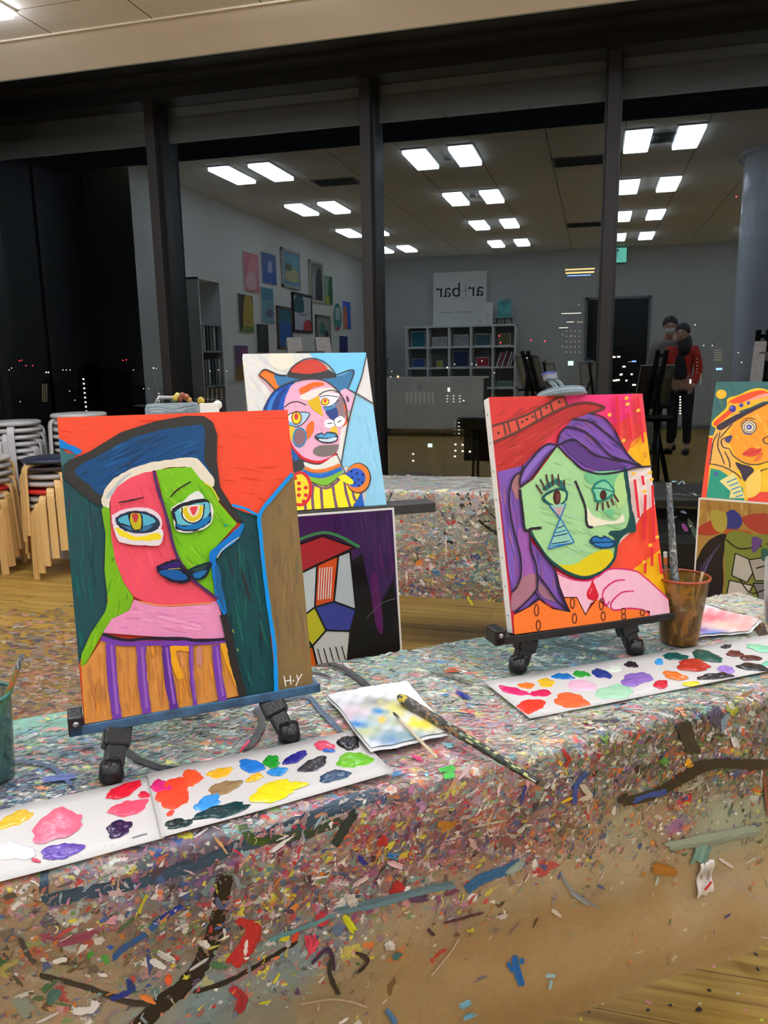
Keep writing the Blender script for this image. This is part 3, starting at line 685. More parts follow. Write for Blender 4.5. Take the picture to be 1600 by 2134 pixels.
PAL = {
 'teal': [(120, 160, 155), (90, 130, 135), (160, 185, 175), (70, 100, 120), (180, 190, 170), (60, 80, 100), (190, 200, 195), (150, 165, 110), (110, 120, 140), (170, 150, 160)],
 'top': [(200, 205, 195), (225, 225, 215), (150, 185, 175), (215, 170, 175), (110, 150, 150), (190, 195, 130), (70, 80, 90), (220, 140, 130), (120, 160, 190), (160, 150, 175), (85, 110, 80), (235, 235, 230), (205, 190, 170)],
 'pink': [(220, 160, 170), (235, 200, 200), (200, 130, 140), (225, 225, 220), (170, 190, 180), (190, 100, 110), (180, 160, 185), (120, 110, 120), (230, 180, 120), (150, 180, 190), (205, 60, 80)],
 'dense': [(190, 60, 65), (150, 80, 120), (215, 190, 190), (90, 70, 100), (170, 120, 110), (60, 90, 140), (215, 130, 60), (210, 200, 60), (120, 150, 140), (235, 230, 225), (70, 55, 60), (190, 120, 160), (150, 100, 80), (120, 60, 70), (80, 110, 130), (200, 150, 150)],
 'olive': [(70, 64, 50), (120, 125, 70), (160, 150, 120), (45, 42, 40), (190, 185, 160), (90, 110, 80), (150, 110, 60), (70, 80, 120), (205, 200, 190), (110, 90, 110), (60, 110, 70), (200, 90, 50)],
 'tan': [(150, 120, 88), (120, 92, 62), (180, 160, 130), (225, 220, 210), (90, 80, 70), (60, 80, 130), (190, 60, 60), (120, 150, 140), (205, 130, 60), (70, 110, 70), (140, 120, 120)],
 'blue': [(130, 150, 155), (90, 120, 140), (190, 195, 190), (60, 70, 90), (200, 50, 60), (205, 190, 60), (235, 232, 225), (90, 60, 100), (150, 170, 160), (220, 110, 60)],
 'white': [(225, 222, 212), (205, 200, 190), (180, 170, 175), (230, 190, 170), (190, 205, 195), (200, 110, 90), (110, 130, 120), (60, 58, 56), (220, 215, 150), (150, 170, 190)],
}
def cover_cloth(cl, name, label, anchors, nu, w0, w1, a0, a1, strokes, nspl, seed, sz=1.0, elong_top=3.2):
    """anchors: (px, py, colour, palette, density, opacity) seen points of the sheet"""
    random.seed(seed); rs = np.random.RandomState(seed)
    A = [cl.from_px(x, y) + (np.array(lin(c)), p, d, o) for x, y, c, p, d, o in anchors]
    AP = np.array([(a[0], a[1]) for a in A]); AC = np.array([a[2] for a in A]); AO = np.array([a[5] for a in A]); AD = np.array([a[4] for a in A]); APT = np.array([{'teal': 1, 'top': 1, 'white': .9, 'pink': .75}.get(a[3], 0) for a in A])
    def look(a, w):
        d = (AP[:, 0] - a) ** 2 + (AP[:, 1] - w) ** 2; k = 1 / (d + .0004) ** 2.2; k /= k.sum(); return k
    nv = int((w1 - w0) / (a1 - a0) * nu)
    mb = MB(); S = [a0 + (a1 - a0) * i / nu for i in range(nu + 1)]; Wv = [w0 + (w1 - w0) * j / nv for j in range(nv + 1)]
    # denser rows where the sheet bends
    mb.grid(lambda u, v: cl.pos(a0 + (a1 - a0) * u, w0 + (w1 - w0) * v), nu, nv)
    o = mb.build(name, cloth_mat(name + '_vinyl', -math.atan2(cl.t.y, cl.t.x)))
    me = o.data; nvt = len(me.vertices); c = np.ones((nvt, 4), np.float32); al = np.zeros(nvt, np.float32); de = np.zeros(nvt, np.float32); pt = np.zeros(nvt, np.float32); i = 0
    for a in S:
        for w in Wv:
            k = look(a, w); c[i, :3] = k @ AC; al[i] = k @ AO; de[i] = (k @ AD) ** 1.6; pt[i] = k @ APT; i += 1
    at = me.color_attributes.new('Col', 'FLOAT_COLOR', 'POINT'); at.data.foreach_set('color', c.ravel())
    at = me.attributes.new('cover', 'FLOAT', 'POINT'); at.data.foreach_set('value', al)
    at = me.attributes.new('dens', 'FLOAT', 'POINT'); at.data.foreach_set('value', de)
    at = me.attributes.new('pastel', 'FLOAT', 'POINT'); at.data.foreach_set('value', pt)
    tag(o, label, 'tablecloth')
    sp = MB(); sp.smooth = False
    lay = [0]
    def P(a, w, h):
        return cl.pos(a, w) + cl.nrm(a, w) * h
    def blob(a, w, r, el, an, col, n=9, h=None):
        h = h if h else .0004 + .0012 * random.random(); ca, sa = cos(an), sin(an); vs = []
        nn = cl.nrm(a, w); p0 = cl.pos(a, w); e = .004
        T = (cl.pos(a + e, w) - p0) / e; B = (cl.pos(a, w + e) - p0) / e
        for i in range(n):
            t = 2 * pi * i / n; q = r * (.35 + 1.1 * random.random()); x, y = q * cos(t) * el, q * sin(t)
            vs.append(p0 + T * (x * ca - y * sa) + B * (x * sa + y * ca) + nn * h)
        sp.col = col; sp.add(vs, [tuple(range(n - 1, -1, -1))])
    def stroke(pts, wpx, col, mm=.62, h=.0007, rag=.3):
        if wpx > 11:   # a wide mark is several ragged passes of the brush
            for q in range(4):
                o_ = (q - 1.5) / 4 * wpx * .8; e0, e1 = random.uniform(-4, 7), random.uniform(-4, 7)
                dx, dy = pts[-1][0] - pts[0][0], pts[-1][1] - pts[0][1]; l_ = math.hypot(dx, dy) + .01; nx, ny = -dy / l_, dx / l_; tx, ty = dx / l_, dy / l_
                pp = [(x + nx * o_ + random.uniform(-1.5, 1.5), y + ny * o_ * .85 + random.uniform(-1.5, 1.5)) for x, y in pts]
                pp[0] = (pp[0][0] + tx * e0, pp[0][1] + ty * e0); pp[-1] = (pp[-1][0] - tx * e1, pp[-1][1] - ty * e1)
                k_ = random.uniform(.88, 1.1); stroke(pp, min(wpx * random.uniform(.36, .48), 10.9), tuple(min(255, c * k_) for c in col), mm * (wpx * .42 / min(wpx * .42, 10.9)), h, .4)
            return
        Q = catmull([Vector(cl.from_px(*p)) for p in pts], False, 9) if len(pts) > 2 else [Vector(cl.from_px(*pts[0])).lerp(Vector(cl.from_px(*pts[1])), i / 9) for i in range(10)]
        hw = wpx * mm / 1000 / 2; n = len(Q); l, r = [], []
        for i, q in enumerate(Q):
            t = Q[min(i + 1, n - 1)] - Q[max(i - 1, 0)]; t.normalize(); nn = Vector((-t.y, t.x)); k = min(1, .45 + i / 3, .45 + (n - 1 - i) / 3)
            l.append(q + nn * hw * k * random.uniform(1 - rag, 1 + rag)); r.append(q - nn * hw * k * random.uniform(1 - rag, 1 + rag))
        lay[0] += 1; hh = h + lay[0] * .00001; sp.col = lin(col)
        sp.add([P(p.x, p.y, hh) for p in l + r], [(i, i + 1, i + 1 + n, i + n) for i in range(n - 1)])
    pals = {k: [np.array(lin(c)) for c in v] for k, v in PAL.items()}
    for _ in range(nspl):
        a = random.uniform(a0 + .01, a1 - .01); w = random.uniform(max(w0, -.02) + .004, w1 - .006)
        k = look(a, w); i = rs.choice(len(A), p=k)
        cn = .5 + .5 * math.sin(17 * a + 23 * w + 2 * math.sin(29 * w - 11 * a)) * math.sin(31 * w - 13 * a + 1.7 * math.sin(23 * a))
        if random.random() > A[i][4] ** 1.3 * (.45 + .75 * cn): continue
        base = k @ AC; pc = random.choice(pals[A[i][3]])
        mixf = random.choice((.25, .45, .7, 1.0)) if w < cl.W else random.choice((.35, .6, .85, 1.0))
        col = base * (1 - mixf) + pc * mixf * random.uniform(.75, 1.15)
        col = np.clip(col, 0, .9)
        top = w < cl.W
        r = sz * random.choice((.0009, .0013, .0018, .0025, .0036) if top else (.001, .0014, .002, .0028, .0042)) * random.uniform(.6, 1.25)
        if random.random() < .03: r *= 2.2
        el = random.uniform(1.4, 4.5) if top else random.choice((1.2, 1.8, 3, 5)) * random.uniform(.8, 1.2)
        an = random.gauss(-.1, .5) if top else random.gauss(-.6, .8)
        blob(a, w, r / math.sqrt(el) * 1.2, el, an, tuple(col))
    for _ in range(int(nspl * .035)):      # thin squiggles and threads of paint
        a = random.uniform(a0 + .02, a1 - .02); w = random.uniform(.01, w1 - .01); k = look(a, w); i = rs.choice(len(A), p=k)
        if random.random() > A[i][4] + .06: continue
        an_ = random.gauss(.3, .8); cu = random.uniform(-260, 260); l = sz * random.uniform(.004, .016); hw = sz * random.uniform(.0003, .0008); P_ = []; x, y = a, w
        for q in range(7): P_.append((x, y, an_)); x += cos(an_) * l / 6; y -= sin(an_) * l / 6; an_ += cu * l / 6
        sp.col = random.choice(pals['white'] + pals[A[i][3]]); sp.col = tuple(sp.col); hh = .001 + random.random() * .0008
        sp.add([P(x + sin(t) * hw, y + cos(t) * hw, hh) for x, y, t in P_] + [P(x - sin(t) * hw, y - cos(t) * hw, hh) for x, y, t in P_], [(q, q + 1, q + 8, q + 7) for q in range(6)])
    for s_ in strokes: stroke(*s_)
    so = sp.build('paint_splatter', M_SPL, o); tag(so, kind='stuff'); 
    return o
ANG = R_(38.2)
CN = Cloth(ANG, .828, 1.265, -.376, 1.424, .42, .06, 1.0)
an = [ # top
 (60, 1560, (112, 140, 132), 'teal', .9, 1.2), (110, 1500, (120, 173, 150), 'teal', .35, 1.2), (60, 1645, (98, 96, 116), 'teal', .9, 1.2), (-60, 1620, (110, 131, 125), 'teal', .9, 1.2),
 (300, 1540, (118, 138, 126), 'teal', .9, 1.2), (420, 1500, (128, 140, 120), 'top', .9, 1.2), (540, 1490, (132, 140, 124), 'top', .9, 1.2), (700, 1400, (146, 157, 136), 'top', 1, 1.2),
 (760, 1370, (150, 180, 165), 'teal', .9, 1.2), (900, 1380, (158, 178, 158), 'top', 1, 1.2), (980, 1440, (160, 168, 150), 'top', 1, 1.2), (1000, 1520, (182, 165, 158), 'pink', 1, 1.2), (930, 1580, (190, 155, 148), 'pink', 1, 1.2),
 (980, 1335, (128, 165, 158), 'teal', .9, 1.2), (1180, 1360, (88, 117, 118), 'teal', .5, 1.2), (1300, 1390, (92, 117, 118), 'teal', .5, 1.2), (1500, 1270, (205, 212, 192), 'white', 1, 1.2), (1570, 1300, (200, 207, 190), 'white', 1, 1.2), (1380, 1300, (150, 168, 155), 'top', .9, 1.2),
 (1250, 1465, (186, 199, 176), 'white', 1, 1.2), (1400, 1450, (160, 178, 162), 'top', 1, 1.2), (1580, 1425, (140, 149, 138), 'top', .9, 1.2), (1120, 1540, (170, 173, 150), 'top', 1, 1.2),
 # edge and upper drape
 (40, 1860, (168, 138, 105), 'tan', .9, 1.1), (200, 1835, (146, 124, 130), 'pink', .9, 1.1), (150, 1930, (136, 112, 88), 'tan', .7, 1.0), (330, 1780, (130, 110, 130), 'dense', .8, 1.1), (420, 1830, (96, 92, 104), 'dense', .6, 1.1),
 (560, 1705, (150, 140, 142), 'pink', 1, 1.1), (700, 1680, (176, 140, 142), 'pink', 1, 1.1), (800, 1760, (136, 104, 100), 'dense', 1, 1.1), (950, 1730, (148, 106, 100), 'dense', 1, 1.1), (1000, 1650, (168, 130, 128), 'pink', 1, 1.1),
 (600, 1850, (126, 110, 98), 'dense', 1, 1.1), (700, 1800, (140, 118, 112), 'dense', 1, 1.1), (500, 1930, (122, 110, 98), 'dense', .8, 1.05), (330, 1960, (132, 112, 92), 'tan', .9, 1.05),
 (1150, 1660, (108, 92, 90), 'dense', .9, 1.1), (1300, 1590, (122, 114, 96), 'olive', 1, 1.1), (1450, 1530, (88, 80, 66), 'olive', .9, 1.1), (1580, 1520, (128, 122, 108), 'olive', .9, 1.1), (1400, 1640, (116, 104, 84), 'olive', 1, 1.1), (1560, 1620, (122, 110, 84), 'olive', .9, 1.1),
 (1200, 1750, (156, 128, 108), 'tan', .8, .95), (1100, 1760, (150, 104, 98), 'dense', .9, 1.0), (1550, 1690, (142, 150, 122), 'olive', .3, .92), (1380, 1700, (150, 128, 100), 'tan', .6, .95),
 # lower drape
 (80, 2080, (159, 138, 109), 'tan', .30, .95), (200, 2040, (149, 131, 106), 'tan', .5, .95), (60, 1990, (143, 127, 101), 'tan', .6, .95), (420, 2100, (116, 137, 139), 'blue', .25, .95), (330, 2120, (133, 135, 122), 'blue', .2, .95), (600, 2010, (122, 138, 139), 'blue', .6, .95), (700, 1930, (126, 131, 126), 'dense', .8, 1.0), (560, 2110, (133, 135, 122), 'blue', .08, .92), (660, 2080, (153, 135, 103), 'tan', .05, .9),
 (760, 2000, (153, 135, 103), 'tan', .25, .92), (850, 2010, (168, 140, 101), 'tan', .04, .9), (900, 1960, (162, 140, 108), 'tan', .14, .9), (1000, 2100, (164, 135, 93), 'tan', .0, .86), (850, 2100, (159, 131, 91), 'tan', .0, .88), (1000, 2000, (172, 142, 101), 'tan', .02, .86), (950, 1900, (153, 135, 112), 'dense', .5, .92), (1050, 1880, (162, 144, 112), 'tan', .2, .9), (1300, 1820, (174, 157, 125), 'tan', .04, .9), (1500, 1790, (176, 159, 128), 'tan', .04, .88), (1420, 1850, (178, 155, 118), 'tan', .02, .86),
 (1250, 1930, (168, 137, 93), 'tan', .0, .8), (1350, 1900, (172, 140, 98), 'tan', .02, .8), (1500, 1900, (172, 142, 99), 'tan', .02, .8), (1100, 2000, (170, 138, 95), 'tan', .0, .82), (1150, 1920, (172, 142, 101), 'tan', .03, .85), (1180, 1830, (166, 148, 116), 'tan', .12, .9), (1600, 1850, (176, 153, 116), 'tan', .04, .85), (1300, 1740, (153, 146, 120), 'tan', .35, .95), (1500, 1730, (149, 157, 135), 'tan', .12, .92), (1150, 2050, (168, 137, 93), 'tan', .0, .8)]
K = (38, 33, 28)
st = [([(470, 1830), (458, 1900), (440, 1970), (395, 2035), (330, 2085), (262, 2140)], 34, K), ([(620, 1960), (540, 2005), (470, 2040), (400, 2060)], 9, K), ([(80, 2035), (180, 2055), (260, 2078), (310, 2082)], 12, (52, 48, 44)), ([(40, 1960), (62, 2000), (75, 2010)], 8, (70, 66, 62)),
 ([(95, 1815), (96, 1882), (150, 1876), (300, 1842), (420, 1806), (480, 1780)], 26, (52, 76, 94)), ([(480, 1780), (560, 1752), (660, 1712), (760, 1672), (800, 1655)], 30, (54, 76, 92)), ([(560, 1760), (640, 1745), (720, 1715)], 20, (58, 74, 60)), ([(505, 1730), (530, 1760), (560, 1762)], 22, (62, 88, 40)),
 ([(365, 1900), (330, 1925), (300, 1950), (260, 1975), (232, 2000)], 13, (40, 84, 140)), ([(380, 1893), (345, 1912), (322, 1926)], 12, (28, 60, 150)), ([(232, 1950), (228, 1965), (232, 1978)], 9, (40, 90, 180)), ([(270, 2060), (250, 2068), (230, 2074)], 10, (30, 50, 130)), ([(265, 2040), (278, 2060)], 14, (30, 60, 130)),
 ([(85, 1958), (130, 1966), (180, 1952), (205, 1946)], 16, (150, 70, 92)), ([(188, 1985), (187, 2010)], 12, (60, 150, 50)), ([(215, 1990), (224, 2008)], 10, (70, 160, 60)), ([(100, 2085), (122, 2062)], 20, (70, 110, 100)), ([(340, 2030), (355, 2040)], 16, (220, 90, 50)), ([(290, 2065), (320, 2078)], 12, (215, 120, 60)),
 ([(505, 1920), (530, 1935), (520, 1965), (500, 1990), (480, 2010)], 34, (180, 44, 46)), ([(480, 2050), (500, 2070), (492, 2100)], 20, (165, 44, 56)), ([(515, 1960), (510, 1990)], 7, (225, 215, 210)), ([(420, 1960), (432, 1975)], 16, (230, 225, 215)), ([(330, 1985), (365, 2005)], 13, (205, 205, 196)), ([(312, 2000), (345, 2015)], 11, (215, 215, 208)),
 ([(150, 2100), (190, 2095), (200, 2080)], 14, (222, 216, 206)), ([(110, 2005), (140, 2000)], 10, (228, 222, 214)), ([(585, 1960), (600, 1948)], 16, (215, 205, 50)), ([(565, 2040), (580, 2020)], 6, (205, 200, 50)), ([(535, 2080), (560, 2075)], 6, (205, 205, 60)),
 ([(680, 1905), (665, 1925)], 30, (205, 52, 72)), ([(640, 1950), (645, 1975), (660, 1950)], 18, (200, 60, 80)), ([(830, 1840), (825, 1870), (840, 1860)], 26, (172, 36, 44)), ([(795, 1745), (805, 1765)], 24, (190, 50, 46)), ([(715, 1905), (735, 1935)], 14, (195, 195, 40)), ([(620, 1935), (612, 1960)], 14, (210, 70, 50)), ([(725, 1890), (770, 1895)], 10, (60, 110, 170)),
 ([(700, 1765), (720, 1735), (745, 1700)], 20, (44, 58, 54)), ([(735, 1850), (770, 1828)], 12, (215, 190, 190)), ([(810, 1800), (840, 1810)], 14, (222, 180, 185)), ([(810, 1785), (830, 1790)], 12, (40, 120, 180)), ([(750, 1790), (765, 1805)], 12, (36, 44, 130)), ([(930, 1870), (960, 1862)], 10, (110, 60, 80)), ([(850, 1880), (895, 1875)], 12, (80, 54, 84)),
 ([(700, 1900), (800, 1880), (880, 1862), (950, 1850)], 18, (90, 120, 130)), ([(560, 1960), (600, 1945), (700, 1905)], 9, (90, 140, 140)), ([(975, 1862), (1010, 1838), (1060, 1820), (1095, 1800)], 22, (40, 98, 142)), ([(1095, 1800), (1060, 1830)], 16, (150, 165, 150)), ([(990, 1730), (1060, 1715)], 5, (190, 190, 170)),
 ([(920, 1720), (945, 1725), (930, 1735)], 22, (176, 116, 40)), ([(875, 1690), (895, 1680)], 22, (176, 130, 168)), ([(1100, 1725), (1085, 1740)], 12, (196, 196, 180)), ([(645, 2000), (680, 1970), (690, 2010)], 8, (60, 40, 70)), ([(690, 1980), (680, 2010), (690, 2040), (700, 2060)], 9, (46, 46, 44)), ([(725, 1880), (745, 1875)], 30, (206, 200, 190)), ([(800, 1958), (815, 1970)], 22, (205, 200, 190)),
 ([(925, 1925), (970, 1915), (1010, 1905)], 7, (82, 48, 58)), ([(890, 1935), (905, 1950)], 7, (70, 44, 56)), ([(820, 1990), (825, 1980)], 22, (60, 120, 125)), ([(735, 1975), (760, 1990), (740, 2015)], 9, (54, 40, 48)),
 ([(1075, 1998), (1080, 2030), (1085, 2050)], 15, (24, 104, 172)), ([(1062, 2010), (1070, 2028)], 9, (24, 104, 172)), ([(1088, 2000), (1090, 2010)], 11, (30, 110, 178)), ([(955, 2102), (985, 2090)], 12, (112, 176, 200)), ([(966, 2122), (990, 2112)], 14, (104, 170, 200)), ([(800, 2095), (815, 2120), (795, 2134)], 12, (70, 118, 160)), ([(1130, 2025), (1148, 2022)], 10, (150, 190, 196)), ([(1135, 2050), (1140, 2030)], 9, (150, 184, 190)),
 ([(700, 2120), (720, 2110)], 7, (230, 226, 216)), ([(620, 2080), (680, 2070), (720, 2075), (760, 2090)], 4, (190, 170, 150)), ([(900, 2040), (940, 1995), (960, 1960)], 5, (205, 180, 160)),
 ([(1610, 1590), (1560, 1594), (1510, 1590), (1470, 1596), (1420, 1625), (1370, 1655), (1300, 1672)], 24, (42, 37, 31)), ([(1390, 1652), (1350, 1660), (1322, 1672)], 15, (44, 76, 146)), ([(1430, 1510), (1440, 1545), (1450, 1575)], 34, (54, 48, 40)), ([(1290, 1672), (1310, 1660)], 18, (48, 42, 36)),
 ([(1490, 1490), (1510, 1500)], 40, (74, 66, 88)), ([(1530, 1490), (1540, 1475)], 24, (170, 176, 60)), ([(1528, 1478), (1540, 1476)], 14, (212, 202, 196)), ([(1565, 1495), (1575, 1500)], 26, (170, 176, 160)), ([(1425, 1485), (1412, 1487)], 12, (232, 140, 90)), ([(1430, 1595), (1442, 1590)], 20, (222, 160, 40)), ([(1380, 1585), (1392, 1592)], 20, (86, 150, 60)),
 ([(1270, 1540), (1275, 1548)], 20, (110, 150, 60)), ([(1180, 1570), (1192, 1588), (1182, 1602)], 9, (170, 40, 44)), ([(1230, 1610), (1205, 1640), (1198, 1680)], 12, (50, 80, 150)), ([(1215, 1640), (1230, 1660), (1212, 1672)], 16, (215, 205, 180)), ([(1172, 1675), (1195, 1664)], 7, (226, 180, 40)), ([(1590, 1610), (1592, 1640), (1588, 1690)], 14, (130, 74, 60)),
 ([(1530, 1535), (1535, 1560)], 16, (206, 202, 196)), ([(1100, 1640), (1090, 1680)], 10, (60, 60, 130)), ([(1350, 1800), (1400, 1812)], 26, (182, 120, 44)), ([(1360, 1838), (1362, 1820)], 9, (180, 205, 200)), ([(1330, 1812), (1337, 1815)], 10, (190, 126, 50)), ([(1165, 1815), (1185, 1850), (1240, 1885)], 6, (130, 140, 150)), ([(1180, 1852), (1220, 1880)], 5, (150, 164, 172)),
 ([(1440, 1790), (1450, 1760), (1455, 1745)], 34, (116, 160, 148)), ([(1380, 1760), (1440, 1745), (1500, 1730), (1560, 1715)], 26, (136, 148, 128)), ([(1480, 1775), (1510, 1795)], 7, (216, 212, 206)), ([(1580, 1760), (1596, 1745)], 8, (220, 216, 210)), ([(1110, 1935), (1118, 1910)], 5, (80, 50, 60)), ([(1480, 1890), (1492, 1880)], 6, (60, 50, 110)), ([(1145, 1890), (1165, 1905)], 9, (216, 208, 200)), ([(1550, 1925), (1590, 1935)], 4, (200, 190, 180)),
 # on the table top
 ([(262, 1563), (300, 1590), (350, 1606), (410, 1606)], 17, (54, 54, 54)), ([(535, 1478), (545, 1510), (530, 1545), (512, 1568)], 17, (74, 76, 74)), ([(640, 1378), (700, 1392), (740, 1415), (772, 1442)], 15, (58, 58, 60)), ([(640, 1402), (672, 1410), (690, 1420)], 8, (58, 58, 60)), ([(590, 1462), (640, 1458), (670, 1490), (712, 1530)], 14, (74, 98, 120)),
 ([(900, 1408), (940, 1415), (985, 1428)], 12, (110, 106, 100)), ([(925, 1402), (958, 1400)], 13, (240, 96, 34)), ([(948, 1444), (978, 1462)], 13, (24, 40, 140)), ([(922, 1456), (936, 1452)], 9, (50, 130, 200)), ([(945, 1490), (990, 1495)], 8, (70, 84, 130)), ([(1150, 1340), (1210, 1352), (1290, 1372)], 6, (58, 64, 68)), ([(1578, 1300), (1590, 1325), (1605, 1345)], 22, (60, 54, 50)), ([(1470, 1262), (1520, 1278), (1560, 1290)], 6, (60, 54, 50)),
 ([(430, 1515), (455, 1515)], 9, (196, 84, 84)), ([(500, 1520), (530, 1523)], 8, (200, 90, 90)), ([(560, 1520), (580, 1518)], 13, (170, 120, 100)), ([(810, 1560), (826, 1568)], 7, (90, 60, 60)), ([(520, 1545), (500, 1570)], 8, (210, 60, 90)), ([(860, 1580), (880, 1590)], 12, (218, 60, 120)), ([(925, 1560), (945, 1558)], 12, (140, 200, 210)), ([(905, 1570), (912, 1575)], 10, (230, 110, 60)),
 ([(925, 1612), (945, 1608)], 26, (66, 186, 66)), ([(812, 1618), (835, 1614)], 12, (60, 130, 180)), ([(885, 1618), (892, 1616)], 12, (150, 205, 230)), ([(60, 1570), (66, 1572)], 10, (60, 150, 80)), ([(95, 1500), (104, 1504)], 5, (225, 225, 80)), ([(20, 1590), (100, 1600), (150, 1640)], 10, (70, 90, 130)), ([(90, 1630), (130, 1625), (160, 1620)], 16, (80, 100, 160)), ([(120, 1575), (200, 1555), (330, 1530)], 9, (80, 100, 118)),
 ([(300, 1490), (380, 1480), (400, 1470)], 11, (60, 100, 140)), ([(360, 1500), (440, 1495)], 10, (50, 50, 50)), ([(1170, 1590), (1175, 1600)], 7, (230, 180, 60)), ([(1055, 1450), (1060, 1460)], 10, (60, 100, 150))]
tc = cover_cloth(CN, 'vinyl_tablecloth', 'clear vinyl tablecloth caked in splattered paint on the near table', an, 420, -.16, CN.W + .42, -.5, 1.56, st, 62000, 11)

CF = Cloth(0, 3.09, 3.51, -1.2, .68, .45, .02, 3.0)
anf = [(810, 1005, (170, 178, 172), 'top', 1, 1.2), (900, 1010, (172, 180, 174), 'top', 1, 1.2), (1000, 1010, (170, 176, 170), 'top', 1, 1.2), (820, 1032, (190, 188, 180), 'white', .9, 1.2), (960, 1032, (180, 180, 172), 'white', .9, 1.2),
 (850, 1100, (150, 146, 138), 'white', .7, 1.2), (950, 1090, (146, 142, 134), 'white', .7, 1.2), (1030, 1100, (120, 124, 110), 'olive', .5, 1.2), (840, 1180, (150, 142, 128), 'dense', 1, 1.2), (930, 1200, (146, 140, 124), 'dense', 1, 1.2), (1030, 1200, (106, 116, 112), 'teal', 1, 1.2), (860, 1240, (130, 118, 104), 'dense', 1, 1.1), (1000, 1250, (116, 118, 104), 'dense', .8, 1.1),
 (860, 1275, (112, 92, 68), 'tan', .4, .95), (960, 1290, (104, 88, 66), 'tan', .3, .9), (900, 1320, (92, 76, 58), 'tan', .15, .85), (1040, 1290, (90, 84, 70), 'tan', .2, .9), (1150, 1010, (150, 160, 160), 'top', .7, .8), (1150, 1150, (110, 112, 100), 'tan', .6, .7),
 (1400, 1010, (60, 60, 58), 'white', .03, .12), (1430, 1100, (50, 50, 48), 'white', .02, .1), (1500, 1010, (60, 60, 58), 'white', .03, .12), (1500, 1150, (50, 50, 48), 'white', .02, .1), (500, 1020, (160, 165, 160), 'top', 1, 1.2), (500, 1180, (140, 134, 122), 'dense', 1, 1.2)]
def c8(*p): return [(780 + x / 4.2677, 850 + y / 4.2677) for x, y in p]
stf = [(c8((1020, 700), (900, 715), (845, 735), (830, 790), (870, 900), (950, 1030), (1120, 1130)), 5, (26, 24, 22), 1.9), (c8((845, 850), (880, 930), (960, 1040), (1100, 1145)), 3, (26, 24, 22), 1.9), (c8((935, 740), (950, 820), (1000, 910), (1090, 1000)), 3, (26, 24, 22), 1.9), (c8((160, 735), (140, 790), (115, 830)), 4, (70, 70, 76), 1.9),
 (c8((640, 1030), (720, 1010)), 11, (190, 70, 70), 1.9), (c8((640, 1190), (700, 1200)), 9, (40, 40, 40), 1.9), (c8((850, 1330), (940, 1330)), 11, (44, 56, 130), 1.9), (c8((480, 1330), (540, 1340)), 9, (226, 176, 40), 1.9), (c8((500, 1440), (580, 1490)), 10, (40, 110, 150), 1.9), (c8((400, 1530), (440, 1590)), 7, (220, 220, 230), 1.9), (c8((820, 1680), (870, 1760)), 6, (206, 200, 50), 1.9),
 (c8((360, 1400), (420, 1380)), 12, (216, 130, 50), 1.9), (c8((640, 1050), (632, 1340)), 3, (220, 216, 206), 1.9), (c8((800, 1080), (830, 1100)), 6, (90, 60, 120), 1.9), (c8((220, 1010), (250, 1020)), 7, (206, 60, 70), 1.9),
 ([(1402, 1007), (1412, 1000)], 10, (130, 175, 190), 1.9, .004), ([(1412, 1012), (1422, 1004), (1426, 1012)], 4, (150, 175, 185), 1.9, .004), ([(1430, 992), (1448, 986)], 9, (150, 195, 205), 1.9, .004), ([(1445, 1030), (1450, 1034)], 5, (220, 215, 200), 1.9, .004), ([(1422, 1092), (1432, 1108)], 8, (170, 90, 170), 1.9, .004), ([(1438, 1096), (1442, 1098)], 4, (225, 222, 200), 1.9, .004), ([(1400, 1031), (1440, 1034), (1480, 1036)], 2, (170, 168, 160), 1.9, .004)]
tf = cover_cloth(CF, 'vinyl_tablecloth', 'paint covered vinyl tablecloth on the far table by the windows', anf, 200, -.1, CF.W + .45, -1.3, .78, stf, 16000, 12, sz=1.9)

M_TT = mat('table_top_grey', (120, 118, 114), .5, .04); M_TT2 = mat('table_top_dark', (34, 33, 32), .4, .04); M_LEG = mat('steel_tube', (150, 150, 150), .35, .04, metal=1)
def table(cl, label, m, ang):
    t = thing('folding_table', label, 'table', cl.t * ((cl.s0 + cl.s1) / 2) + cl.n * ((cl.f + cl.b) / 2), rz=ang)
    l, w = (cl.s1 - cl.s0) / 2, (cl.b - cl.f) / 2 - .006
    f = MB(); f.box((-l + .008, -w, TZ - .034), (l - .008, w, TZ - .006)); f.build('tabletop', m, t, bevel=.003)
    for sx in (-1, 1):
        for sy in (-1, 1):
            f = MB(); f.tube([(sx * (l - .14), sy * (w - .05), 0), (sx * (l - .14), sy * (w - .05), TZ - .03)], .014, 10); f.build('leg', M_LEG, t)
        f = MB(); f.tube([(sx * (l - .14), -(w - .05), .12), (sx * (l - .14), (w - .05), .12)], .01, 8); f.build('crossbar', M_LEG, t)
table(CN, 'long narrow folding table under the near paint covered cloth', M_TT, ANG)
table(CF, 'long narrow folding table under the far cloth by the windows', M_TT2, 0)

